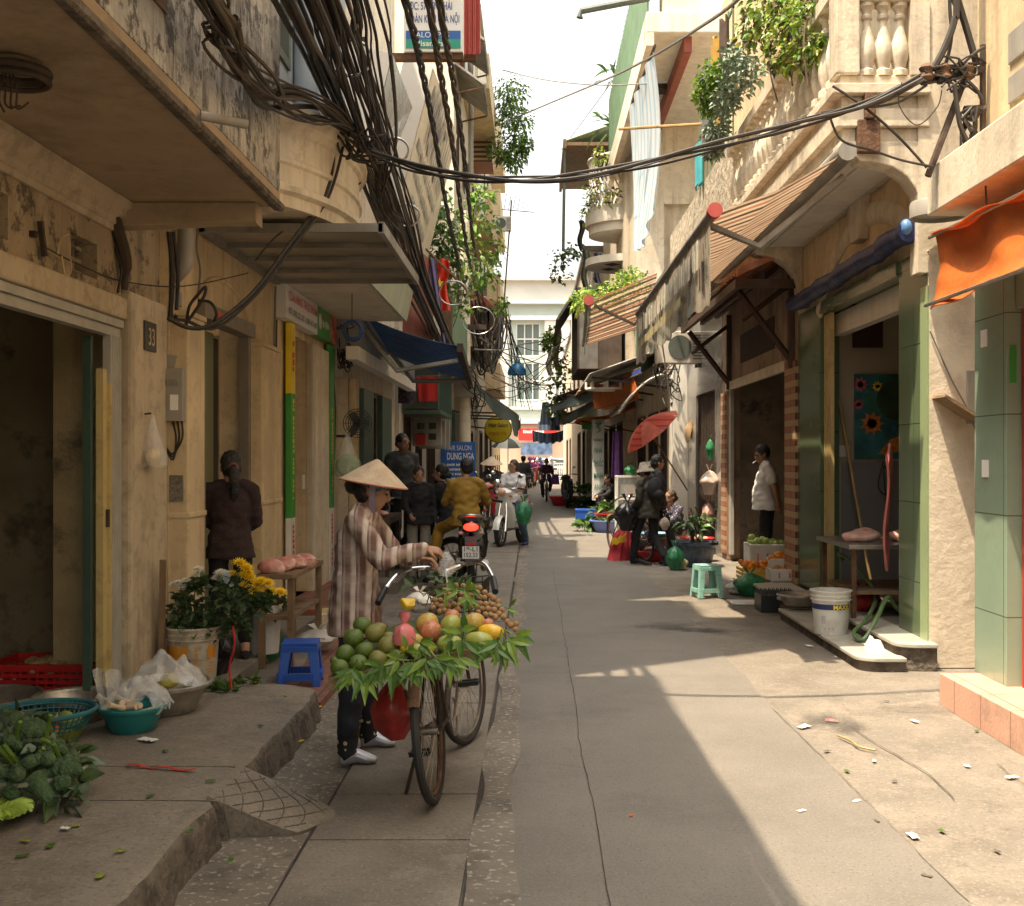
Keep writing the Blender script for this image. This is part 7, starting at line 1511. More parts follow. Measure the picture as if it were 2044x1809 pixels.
c = Vector((2.62, 10.45, .1)); basin('metal_bowl', 'shallow grey metal bowl tucked behind the paint bucket', Vector((2.6, 11.2, .15)), .2, .1, m_alu, cat='bowl')
hp = [(2.95, 10.9, .62), (2.88, 10.75, .68), (2.95, 10.6, .62), (3.05, 10.2, .38), (2.8, 9.6, .24), (2.62, 9.35, .16), (2.66, 9.2, .13), (2.82, 9.35, .3), (2.98, 9.6, .42), (3.1, 9.7, .3), (3.3, 9.75, .2)]
solo(MB().tube(curve(hp, 8), .018, 8), 'garden_hose', mat('green_hose', (.11,.18,.07), .4, .15, 8), 'green hose looping over the stone steps beside the paint bucket', 'hose', None, 1)
t = thing('butcher_table', 'metal-topped butcher table with pork in the green tiled doorway', 'table', (3.1, 10.3, .2))
build(MB().box(2.72, 3.75, 9.85, 11.0, .80, .84), 'tabletop', m_steel, t, 0, .005)
for x in (2.78, 3.68):
    for y in (9.92, 10.92): build(MB().box(x-.02, x+.02, y-.02, y+.02, .2, .8), 'leg', m_rust, t)
build(MB().box(2.8, 3.66, 9.95, 10.9, .4, .43), 'shelf', m_wood, t)
for (x, y, rx, m_) in ((2.92, 10.2, .17, m_meat), (3.05, 10.5, .14, m_meat), (3.3, 10.3, .12, m_meat)):
    b = MB().ell((x, y, .885), (rx, .1, .05), 16, 9)
    for v in b.v: v += Vector((jit(.003), jit(.003), .03*mnoise.noise(v*12)))
    solo(b, 'pork_slab', mat('pale_pork', (.62,.36,.29), .4, .2, 12, .3, 30, stain=((.75,.6,.5), .7, 8)), 'pale slab of pork on the metal butcher table', 'meat', 'pork slabs on the butcher table', 1)
bag((3.0, 10.4, .2), .13, .25, m_redbag, 'red plastic bag under the butcher table', seed=11)
b = MB(); b.sheet(lambda s, q: (2.55+.16*s, 8.72+.12*q, .102 + .09*math.sin(math.pi*s)*math.sin(math.pi*q)*(1+mnoise.noise(Vector((s*4, q*4, 2)))) + (.09*(1-s) if q > .6 else 0)*.6), 8, 8, .004); solo(b, 'tissue', m_paper, 'crumpled white tissue in the sun on the lower stone step', 'tissue', None, 1)
# shop with fruit: foam boxes, crates
def fruit_on(c, w_, d_, z, n, r, m, name, label, cat, group, seed):
    rnd = random.Random(seed); first = None
    for i in range(n):
        p = (c[0]+rnd.uniform(-w_, w_), c[1]+rnd.uniform(-d_, d_), z + r*.7 + rnd.random()**2*r*1.6)
        if first is None: first = o = build(MB().ell((0, 0, 0), (r, r, r*.9), 14, 9), name, m, None, 1); tag(o, label, cat, group)
        else: o = first.copy(); scene.collection.objects.link(o)
        o.location = p; s_ = rnd.uniform(.88, 1.1); o.scale = (s_, s_, s_)
def foam(label, x0, x1, y0, y1, z0, z1):
    t = thing('foam_box', label, 'box', ((x0+x1)/2, (y0+y1)/2, z0)); b = MB(); k = .03
    b.box(x0, x1, y0, y0+k, z0, z1).box(x0, x1, y1-k, y1, z0, z1).box(x0, x0+k, y0+k, y1-k, z0, z1).box(x1-k, x1, y0+k, y1-k, z0, z1).box(x0+k, x1-k, y0+k, y1-k, z0, z1-.06)
    build(b, 'foam_case', m_styro, t, 0, .012)
    b = MB()
    for i in range(3): b.box(x0+.08+.12*i, x0+.1+.12*i, y0-.003, y0, z0+(z1-z0)*.3, z0+(z1-z0)*.75)
    build(b, 'print_marks', m_pinkbag, t); return t
foam('tall white foam box topped with green guavas in the fruit shop', 2.72, 3.22, 14.3, 14.8, .05, .50)
fruit_on((2.97, 14.55), .2, .2, .47, 30, .045, mat('guava_green', (.33,.42,.10), .45, .2, 14), 'guava', 'green guava on the tall foam box', 'guava', 'guavas on the foam box', 12)
foam('small white foam box of onions at the striped brick', 2.74, 3.04, 13.15, 13.5, .16, .30)
fruit_on((2.89, 13.3), .11, .13, .27, 16, .028, mat('onion_skin', (.42,.2,.09), .5, .2, 14), 'onion', 'small orange onion in the small foam box', 'onion', 'onions in the small foam box', 13)
t = thing('yellow_crate', 'yellow plastic crate of oranges beside the foam boxes', 'crate', (2.72, 13.9, .05))
b = MB()
for k in range(4): b.box(2.5, 2.86, 13.7, 13.72, .07+.05*k, .10+.05*k).box(2.5, 2.52, 13.72, 14.1, .07+.05*k, .10+.05*k).box(2.84, 2.86, 13.72, 14.1, .07+.05*k, .10+.05*k)
for k in range(7): b.box(2.5+.056*k, 2.515+.056*k, 13.695, 13.72, .05, .27)
build(b.box(2.5, 2.86, 13.7, 14.1, .04, .06), 'crate_frame', m_yellowpl, t)
fruit_on((2.68, 13.9), .15, .17, .24, 34, .036, mat('orange_skin', (.72,.23,.015), .45, .12, 14, .2, 200), 'orange', 'orange in the yellow crate', 'orange', 'oranges in the yellow crate', 14)
fruit_on((2.95, 13.8), .1, .12, .36, 14, .036, mat('orange_skin', (.72,.23,.015)), 'orange', 'orange on the box behind the yellow crate', 'orange', 'oranges behind the yellow crate', 15)
foam('white foam box of oranges behind the yellow crate', 2.84, 3.1, 13.65, 13.96, .05, .38)
bag((2.5, 13.2, .0), .17, .32, m_greenbag, 'green plastic bag slumped beside the mint stool', seed=15)
bag((2.38, 13.35, .0), .12, .18, mat('white_net_bag', (.5,.5,.46), .6, .3, 30), 'pale net bag between stool and green bag', seed=16)
t = thing('egg_tray_stack', 'black plastic tray stack with spiky rim at the end of the steps', 'tray', (2.52, 11.9, 0))
b = MB().box(2.34, 2.72, 11.75, 12.1, 0, .17)
for i in range(9):
    for j in range(5): b.loft([(2.36+.042*i, 11.77+.075*j, .17), (2.36+.042*i, 11.77+.075*j, .215)], [.014, .004], 5)
build(b, 'tray', m_black, t)
solo(MB().box(2.15, 2.45, 12.35, 12.7, .0, .012), 'cardboard', m_styro, 'flat pale cardboard sheet on the ground by the black trays', 'cardboard')
# big blue china plant pot, red basins, greens
c = Vector((2.37, 16.75, 0)); t = thing('plant_pot', 'blue and white china pot with a leafy shrub at the kerb', 'plant pot', c)
build(MB().lathe([(0, 0), (.2, 0), (.24, .05), (.3, .28), (.34, .32), (.34, .36), (.29, .36), (.27, .3), (0, .3)], c, 32), 'pot', mat('china_blue', (.07,.09,.13), .25, .9, 7), t, 30)
b = MB(); foliage(b, [(c+Vector((jit(.2), jit(.15), .60+jit(.12))), .16) for _ in range(7)], 105, .17, .03, .7, .3, 51, .5, [0, 0, 1]); build(b, 'foliage', [m_leafdk, m_leaf], t)
b = MB()
for i in range(7): b.tube(curve([c+Vector((jit(.05), jit(.05), .3)), c+Vector((jit(.12), jit(.1), .55)), c+Vector((jit(.25), jit(.2), .85))], 4), .009, 5)
build(b, 'stem', m_twig, t, 1)
bag((2.0, 16.2, 0), .115, .42, m_greenbag, 'bright green full plastic bag standing at the kerb beside the walker', seed=21)
bag((2.12, 16.3, 0), .07, .2, mat('yellowish_bag', (.55,.5,.25), .4, .2, 9, alpha=.95), 'yellowish small bag behind the bright green bag', seed=22)
basin('plastic_basin', 'red plastic basin on the ground before the seated woman', Vector((1.83, 17.6, 0)), .26, .15, m_redpl)
basin('bamboo_basket', 'round flat basket tray of goods over the red basin', Vector((1.85, 18.1, .2)), .34, .12, m_wood, cat='basket')
basin('plastic_basin', 'light blue basin balanced on the round basket', Vector((1.9, 18.1, .33)), .27, .06, mat('light_blue_plastic', (.2,.42,.55), .4))
basin('plastic_basin', 'red basin of small goods behind the plant pot', Vector((2.52, 17.6, .25)), .25, .1, m_redpl)
fruit_on((2.52, 17.6), .14, .14, .3, 20, .035, mat('egg_shell', (.6,.4,.28), .5, .1, 10), 'egg', 'egg in the red basin behind the plant pot', 'egg', 'eggs in the red basin', 17)
# far right vegetables
basin('plastic_basin', 'periwinkle blue basin on the ground at the sunlit market stall', Vector((1.62, 24.3, 0)), .42, .25, mat('periwinkle_plastic', (.16,.22,.55), .4))
basin('plastic_basin', 'red basin of vegetables beyond the blue basin', Vector((1.0, 37.5, .0)), .5, .3, m_redpl); basin('plastic_basin', 'red basin between greens and stall near the dark seated woman', Vector((1.75, 25.2, .1)), .4, .25, m_redpl)
for i, (p, r_, n, lab) in enumerate((((1.25, 24.6, .14), .34, 260, 'heap of leafy greens left of the blue basin'), ((1.75, 25.6, .4), .42, 320, 'tall heap of dark leafy greens behind the blue basin'), ((1.55, 36, .18), .38, 240, 'heap of greens on the ground by the parked motorbike'), ((1.6, 39, .5), .4, 220, 'heap of greens on a box farthest down the right side'))):
    b = MB(); foliage(b, [(p, r_), ((p[0]+.2, p[1], p[2]), r_*.8)], n, .2, .05, .45, .4, 60+i, .4, [0, 1]); solo(b, 'leafy_greens', [m_leafdk, m_leaf], lab, 'vegetables')
for i, (x, y, z0, z1, m_, lab) in enumerate(((1.95, 27, 0, .4, m_wood, 'brown wooden crate under the market stall greens'), (2.2, 25.6, .0, .75, m_wood, 'brown stall box beside the seated woman'), (1.3, 28.5, 0, .3, m_bluepl, 'blue crate at the far right stall'), (2.25, 24.9, .7, .95, mat('orange_box_paint', (.5,.22,.05), .6), 'orange cardboard box on the brown stall box'))):
    t = thing('stall_box', lab, 'box', (x, y, z0)); build(MB().box(x-.25, x+.25, y-.2, y+.2, z0, z1), 'case', m_, t, 0, .01); build(MB().box(x-.26, x+.26, y-.21, y+.21, z1-.05, z1-.02).box(x-.26, x+.26, y-.21, y+.21, z0+.05, z0+.09), 'batten', m_, t)
t = thing('display_case', 'glass display cabinet on a stand at the right-hand stall', 'cabinet', (1.62, 20.4, 0)); x0, x1, y0, y1 = 1.48, 1.88, 20.2, 20.6
b = MB()
for x in (x0, x1):
    for y in (y0, y1): b.box(x-.015, x+.015, y-.015, y+.015, 0, 1.25)
for z in (.55, .85, 1.25): b.box(x0, x1, y0-.015, y0+.015, z-.015, z+.015).box(x0, x1, y1-.015, y1+.015, z-.015, z+.015).box(x0-.015, x0+.015, y0, y1, z-.015, z+.015).box(x1-.015, x1+.015, y0, y1, z-.015, z+.015)
build(b, 'frame', m_white, t); build(MB().box(x0+.01, x1-.01, y0+.01, y1-.01, .56, 1.23), 'glass', mat('pale_cabinet_glass', (.6,.62,.6), .1, .1, 3, alpha=.35), t); build(MB().box(x0, x1, y0, y1, .3, .55), 'cabinet_base', m_white, t)
bag((1.72, 20.3, 1.27), .085, .22, m_greenbag, 'green bag on top of the glass cabinet', seed=31)
# ---------------- bicycles ----------------
def wheel(t, c, r, tm=None, rim=None, w_=.02, nsp=28, name='wheel', steer=0):
    def rot_(b):
        if steer:
            M = Matrix.Rotation(steer, 3, 'Z'); cc = Vector(c); b.v = [cc + M @ (p-cc) for p in b.v]
        return b
    wt = build(rot_(MB().torus(c, r-w_, w_, 48, 8, 'x')), name, tm or m_rubber, t, 1)
    build(rot_(MB().torus(c, r-2.3*w_, w_*.55, 48, 6, 'x')), 'rim', rim or m_steel, wt, 1)
    b = MB()
    for i in range(nsp):
        a = 2*math.pi*i/nsp; s_ = 1 if i % 2 else -1; b.tube([(c[0]+s_*.03, c[1]+.02*math.cos(a+.6*s_), c[2]+.02*math.sin(a+.6*s_)), (c[0], c[1]+(r-2.4*w_)*math.cos(a), c[2]+(r-2.4*w_)*math.sin(a))], .0014, 4)
    build(rot_(b), 'spokes', m_steel, wt); build(rot_(MB().loft([(c[0]-.045, c[1], c[2]), (c[0]+.045, c[1], c[2])], .02, 10)), 'hub', m_steel, wt, 1)
    return wt
def bicycle(label, loc, rz, lean=0, mf=None, basket=True, s=1, group=None, steer=0):
    mf = mf or m_rustdk
    t = thing('bicycle', label, 'bicycle', loc, rz, group); t.rotation_euler = (0, lean, rz); t.scale = (s, s, s)
    wheel(t, (0, -.53, .33), .33, rim=m_rust); wheel(t, (0, .55, .33), .33, rim=m_steel, steer=steer)
    bb, st, hd, hb = (0, -.08, .29), (0, -.2, .72), (0, .38, .80), (0, .41, .58)
    b = MB()
    for a, c, r_ in ((bb, st, .016), (bb, hb, .018), (st, hd, .015), (hd, hb, .02), ((-.05, -.53, .33), (-.02, -.1, .29), .009), ((.05, -.53, .33), (.02, -.1, .29), .009), ((-.05, -.53, .33), (-.015, -.2, .7), .008), ((.05, -.53, .33), (.015, -.2, .7), .008)): b.tube([a, c], r_, 8)
    build(b, 'frame', mf, t, 1)
    b = MB()
    for sx in (-1, 1): b.tube(curve([(sx*.045, .55, .33), (sx*.045, .47, .48), (sx*.035, .42, .6)], 4), .010, 6)
    build(b.tube([(-.035, .42, .6), (.035, .42, .6)], .014, 6), 'fork', mf, t, 1)
    for cy, a0, a1 in ((-.53, 25, 150), (.55, 30, 130)):
        b = MB(); b.sheet(lambda q, k: (.027*(2*k-1), cy + (.352-.012*(2*k-1)**2)*math.cos(R(a0+(a1-a0)*q)), .33 + (.352-.012*(2*k-1)**2)*math.sin(R(a0+(a1-a0)*q))), 26, 4, .003)
        build(b, 'mudguard', m_rust, t, 1)
    b = MB(); b.tube([(0, .38, .8), (0, .35, .98)], .012, 6).tube(curve([(-.30, .06, .89), (-.285, .14, .93), (-.22, .30, 1.0), (-.10, .40, 1.0), (0, .36, .98), (.10, .40, 1.0), (.22, .30, 1.0), (.285, .14, .93), (.30, .06, .89)], 5), .0115, 8)
    hbar = build(b, 'handlebar', m_chrome, t, 1)
    for sx in (-1, 1): build(MB().tube([(sx*.283, .15, .935), (sx*.303, .03, .875)], .017, 8), 'grip', m_black, hbar, 1)
    build(MB().ell((0, -.22, .78), (.075, .12, .035), 14, 8), 'saddle', m_black, t, 1)
    cr = build(MB().torus((.045, -.08, .29), .09, .006, 26, 6, 'x').tube([(.05, -.08, .29), (.075, -.02, .44)], .009, 6).tube([(-.05, -.08, .29), (-.075, -.14, .14)], .009, 6).tube([(.05, -.17, .29), (.05, .01, .29)], .006, 5), 'crank', m_steel, t, 1)
    for x, y, z in ((.13, -.02, .44), (-.13, -.14, .14)): 
        b = MB()
        for k in (-1, 1): b.box(x-.05, x+.05, y+.032*k-.009, y+.032*k+.009, z-.011, z+.011)
        build(b.box(x-.05, x-.04, y-.03, y+.03, z-.008, z+.008).box(x+.04, x+.05, y-.03, y+.03, z-.008, z+.008).tube([(x-.06, y, z), (x+.05, y, z)], .006), 'pedal', m_rubber, t)
    b = MB()
    for sx in (-.09, -.03, .03, .09): b.tube([(sx, -.22, .70), (sx, -.82, .70)], .006, 5)
    for y in (-.25, -.5, -.8): b.tube([(-.1, y, .70), (.1, y, .70)], .006, 5)
    for sx in (-1, 1): b.tube([(sx*.06, -.53, .34), (sx*.09, -.66, .7)], .006, 5)
    build(b, 'rear_rack', m_rustdk, t)
    build(MB().tube([(-.05, -.48, .3), (-.16, -.42, .02)], .009, 6), 'kickstand', m_rustdk, t)
    if basket:
        b = MB(); x0, x1, y0, y1, z0, z1 = .13, .17, .6, .88, .62, .88
        for i in range(9):
            f = i/8; b.tube([(-x0+2*x0*f, y0, z0), (-x1+2*x1*f, y0-.03, z1)], .003, 4).tube([(-x0+2*x0*f, y1, z0), (-x1+2*x1*f, y1+.03, z1)], .003, 4).tube([(-x0, y0+(y1-y0)*f, z0), (-x1, y0-.03+(y1-y0+.06)*f, z1)], .003, 4).tube([(x0, y0+(y1-y0)*f, z0), (x1, y0-.03+(y1-y0+.06)*f, z1)], .003, 4)
        for k in range(5):
            f = k/4; xx = x0+(x1-x0)*f; ya, yb, z = y0-.03*f, y1+.03*f, z0+(z1-z0)*f; b.tube([(-xx, ya, z), (xx, ya, z), (xx, yb, z), (-xx, yb, z), (-xx, ya, z)], .004, 4)
        build(b, 'wire_basket', m_rubber, t)
    return t
bz = .014
bike = bicycle('old rusty bicycle carrying a tray of fruit, facing away from the camera', (-.405, 5.77, bz), R(-4.5), R(-6), steer=R(-14))
# the wooden tray on the rear rack: a thing of its own resting on the bicycle
def TR(u, v, Y): return P(u, v, Y)
t = thing('fruit_tray', 'weathered wooden tray tied across the rear rack of the vendor bicycle', 'tray', (-.53, 5.25, .66))
fl, fr_, bl, br_ = TR(655,1368,5.0), TR(988,1302,5.06), TR(690,1318,5.55), TR(985,1262,5.62)
b = MB()
for k in range(6):
    a0, a1 = k/6+.008, (k+1)/6-.008; b.slab([fl.lerp(bl, a0), fr_.lerp(br_, a0), fr_.lerp(br_, a1), fl.lerp(bl, a1)], .018)
build(b, 'planks', m_wood, t)
def edge(a, c): return MB().slab([a + Vector((0, 0, .035)), a - Vector((0, 0, .02)), c - Vector((0, 0, .02)), c + Vector((0, 0, .035))], .018)
for a, c in ((fl, fr_), (fr_, br_), (br_, bl), (bl, fl)): build(edge(a, c), 'tray_edge', m_wood, t)
def ZZ(zx, zy): return 490.6 + .3164*zx, 981.1 + .3164*zy
m_orange_g = mat('green_orange_peel', (.075,.13,.018), .38, .3, 9, .35, 260, stain=((.16,.17,.03), .7, 14), bdist=.004)
m_orange_o = mat('olive_orange_peel', (.17,.17,.035), .4, .3, 9, .35, 260, stain=((.30,.22,.05), .6, 12), bdist=.004)
first = {}
def place_fruit(key, mk, m, p, s, rot_, label, group, cat):
    if key not in first: first[key] = o = build(mk(), cat.replace(' ', '_'), m, None, 1)
    else: o = first[key].copy(); scene.collection.objects.link(o)
    tag(o, label, cat, group); o.location = p; o.scale = (s, s, s) if isinstance(s, (int, float)) else s; o.rotation_euler = rot_; return o
def orb():
    b = MB().ell((0, 0, 0), (1, 1, .92), 22, 14)
    for v in b.v:
        if v.z > .7: v.z -= (v.z-.7)*.35
    return b
for i, (x, y, r_, k) in enumerate(((735,845,60,0),(680,925,66,0),(815,895,64,1),(845,865,45,1),(900,975,70,1),(625,1025,62,0),(750,1005,62,0),(592,1112,60,0),(710,1085,60,0),(835,1058,62,1),(955,1045,55,0),(560,1070,30,0),(905,925,45,2),(990,975,40,2))):
    u, v = ZZ(x, y); Y = 4.98 + (1340-v)*.0032; r = r_*.3164*Y/F
    place_fruit('or%d' % (k > 0), orb, (m_orange_g, m_orange_o, m_orange_o)[k], P(u, v, Y), r, (jit(.5)-.5, jit(.5), jit(3)), ('dark green orange piled at the left of the fruit tray', 'olive-brown green orange in the middle of the fruit pile', 'olive-brown green orange in the middle of the fruit pile')[k], ('dark green oranges on the tray', 'olive oranges on the tray', 'olive oranges on the tray')[k], 'green orange')
m_mango = mat('mango_skin', (.42,.34,.07), .38, .2, 4, stain=((.60,.18,.07), .85, 5)); m_mango2 = mat('green_mango_skin', (.30,.34,.07), .36, .25, 5, stain=((.40,.33,.06), .7, 6)); m_mango3 = mat('red_mango_skin', (.50,.15,.08), .38, .25, 5, stain=((.40,.32,.10), .85, 5)); m_mango4 = mat('yellow_mango_skin', (.70,.42,.03), .36, .15, 5)
def mango():
    b = MB().ell((0, 0, 0), (1.0, .86, .98), 22, 14)
    for v in b.v: v.x *= 1 + .12*v.z; v.z += .08*v.x
    return b
for i, (x, y, rx, rz_, k) in enumerate(((1145,842,75,75,0),(1165,885,70,72,2),(1295,843,66,66,1),(1442,828,64,64,0),(1300,795,50,50,2),(1545,890,85,55,3),(1285,968,80,66,1),(1470,945,92,62,1),(1062,945,58,50,0),(1150,995,50,50,0),(1525,838,40,36,2),(1080,1005,55,45,1),(1010,985,40,40,3))):
    u, v = ZZ(x, y); Y = 5.02 + (1320-v)*.003; q = .3164*Y/F
    o = place_fruit('mg%d' % k, mango, (m_mango, m_mango2, m_mango3, m_mango4)[k], P(u, v, Y), (rx*q, rz_*q*1.05, rz_*q), (jit(.25), .12 if rx > rz_ else jit(.3), jit(.3)), ('mottled orange-green mango on the fruit tray', 'pale green mango at the front of the fruit tray', 'reddish mango in the middle of the fruit tray', 'yellow mango on the fruit tray')[k], ('mottled mangoes on the tray', 'pale green mangoes on the tray', 'reddish mangoes on the tray', 'yellow mangoes on the tray')[k], 'mango')
rnd = random.Random(12); m_long = mat('longan_skin', (.33,.185,.075), .7, .2, 30, .3, 200)
hull = [(1160,745),(1215,640),(1300,590),(1440,590),(1540,640),(1600,700),(1650,790),(1720,850),(1700,900),(1600,800),(1500,780),(1400,740),(1250,770)]
def inside(x, y):
    r = False; j = len(hull)-1
    for i in range(len(hull)):
        a, c = hull[i], hull[j]
        if (a[1] > y) != (c[1] > y) and x < (c[0]-a[0])*(y-a[1])/(c[1]-a[1]) + a[0]: r = not r
        j = i
    return r
pts = []; tries = 0
while len(pts) < 120 and tries < 9000:
    tries += 1; x, y = rnd.uniform(1150, 1725), rnd.uniform(585, 910)
    if inside(x, y) and all((x-a)**2 + (y-c)**2 > 29**2 for a, c in pts): pts.append((x, y))
for x, y in pts:
    u, v = ZZ(x, y); Y = 5.26 + (1250-v)*.0033 + rnd.uniform(-.01, .01)
    place_fruit('lg', lambda: MB().ell((0, 0, 0), 1, 12, 8), m_long, P(u, v, Y), .0148*rnd.uniform(.88, 1.1), (jit(3), jit(3), jit(3)), 'small brown longan heaped at the right of the fruit tray', 'longans on the fruit tray', 'longan')
# pile core under the fruit so nothing hovers: cloth-lined heap
b = MB(); b.sheet(lambda s, q: fl.lerp(fr_, .03+.94*s).lerp(bl.lerp(br_, .03+.94*s), .04+.92*q) + Vector((0, 0, .01 + .17*math.sin(math.pi*min(1, s*1.02))**.5*(q**.9)*(1-.25*q**6))), 18, 12, .01)
solo(b, 'tray_lining', mat('dark_leaf_lining', (.06,.085,.03), .8, .4, 20), 'dark leafy lining heaped beneath the fruit on the tray', 'lining', None, 1)
b = MB()
for i in range(26): 
    u, v = ZZ(rnd.uniform(1120, 1300), rnd.uniform(600, 760)); p = P(u, v, 5.5); b.tube(curve([p, p+Vector((jit(.05), jit(.03), .02)), p+Vector((jit(.09), jit(.05), jit(.04)))], 3), .0025, 4)
solo(b, 'longan_twigs', m_twig, 'thin brown twigs among the longans', 'twigs')
def sprig(u, v, Y, n, L, dirn, k, lab, grp):
    b = MB(); p = P(u, v, Y); d0 = Vector(dirn).normalized()
    for i in range(n):
        a = -1.1 + 2.2*i/max(1, n-1); sd = d0.cross(Vector((0, 1, 0))).normalized(); d = (d0*math.cos(a) + sd*math.sin(a) + Vector((0, rnd.uniform(-.35, .1), 0))); b.mi = rnd.randrange(2)
        b.leaf(p + Vector((jit(.01), jit(.01), jit(.01))), d, (0, -1, .4), L*rnd.uniform(.62, 1.05), L*.155, .18, .12)
    b.tube([p, p - d0*.05], .003, 4)
    return solo(b, 'leafy_sprig', [m_leaf, m_leaflt], lab, 'leaves', grp)
for (x, y, n, L, dx, dz) in ((680,1130,4,.11,-.3,-1),(740,1140,5,.12,.1,-1),(640,1150,3,.09,-.7,-.6),(790,1140,4,.10,.2,-1),(860,1090,5,.11,-.8,-.35),(930,1110,5,.12,0,-1),(1010,1120,4,.11,.4,-1),(1060,1090,5,.10,-.2,-1),(960,1060,4,.09,-.5,.1),(1130,1070,4,.10,.1,-1),(1200,1050,5,.11,.5,-.6),(1260,1040,4,.12,.2,-1),(1300,1070,4,.10,.4,-.9),(1340,1040,3,.1,.2,-1),(1100,960,5,.10,.6,-.4),(1020,1000,4,.09,.3,.2),(1300,915,3,.09,-.7,-.2),(1365,880,3,.11,0,1),(1370,930,3,.11,-.1,-1),(1430,990,3,.09,.8,-.1)):
    u, v = ZZ(x, y); sprig(u, v, 4.93 if y > 1030 else 5.0, n, L, (dx, -.25, dz), 0, 'glossy green leaves draped over the front edge of the tray', 'leaves along the tray front')
for (x, y, n, L, dx, dz) in ((1600,940,5,.11,-.2,-1),(1660,930,5,.12,.4,-.8),(1700,915,4,.12,.9,-.6),(1590,990,4,.1,0,-1),(1640,960,4,.11,.3,-1),(1560,975,3,.09,-.6,-.6)):
    u, v = ZZ(x, y); sprig(u, v, 5.0, n, L, (dx, -.2, dz), 0, 'bright leaves hanging from the right end of the tray', 'leaves at the right end of the tray')
for (x, y, n, L, dx, dz) in ((1385,612,5,.085,.8,.1),(1330,630,4,.08,-.9,-.1),(1400,670,4,.085,.1,-.9),(1250,640,3,.07,-.5,-.2),(1660,735,3,.06,.9,-.1)):
    u, v = ZZ(x, y); sprig(u, v, 5.36, n, L, (dx, -.2, dz), 0, 'green leaves laid on top of the longans', 'leaves on the longans')
# bags on the bicycle
u, v = ZZ(1000, 930); p = P(u, v, 5.12); b = MB().lathe([(0, 0), (.045, .005), (.055, .04), (.04, .08), (.012, .10), (.025, .13), (.02, .15)], p - Vector((0, 0, .03)), 14)
for q in b.v: q += Vector((mnoise.noise(q*30), mnoise.noise(q*31), 0))*.012
solo(b, 'pink_bag', m_pinkbag, 'small knotted pink plastic bag among the fruit', 'bag', None, 1)
u, v = ZZ(1010, 720); solo(MB().slab([P(u-14, v-6, 5.55), P(u+16, v-5, 5.6), P(u+14, v+9, 5.5), P(u-4, v+11, 5.5)], .03), 'yellow_packet', m_yellowpl, 'bright yellow packet behind the pink bag', 'packet', None, 0, .006)
bag(tuple(P(838, 1222, 5.75)), .07, .13, m_whitepl, 'white and blue plastic bag behind the yellow packet', seed=41)
b = MB()
for q in (0,):
    c = P(785, 1385, 5.45); b.lathe([(0, -.225), (.045, -.21), (.085, -.15), (.10, -.08), (.088, -.02), (.05, .02), (.02, .07)], c, 22)
for q in b.v: q += Vector((mnoise.noise(q*16), mnoise.noise(q*17+Vector((4,4,4))), mnoise.noise(q*15)))*.022
solo(b, 'red_bag', m_redbag, 'full red plastic bag hanging under the tray beside the wheel', 'bag', None, 1)
b = MB(); foliage(b, [(P(860,1172,6.5), .12), (P(905,1168,6.5), .1)], 60, .07, .03, .6, .2, 71, .2, [0])
solo(b, 'basket_greens', [m_leafdk], 'green produce in the wire basket behind the handlebar', 'vegetables')
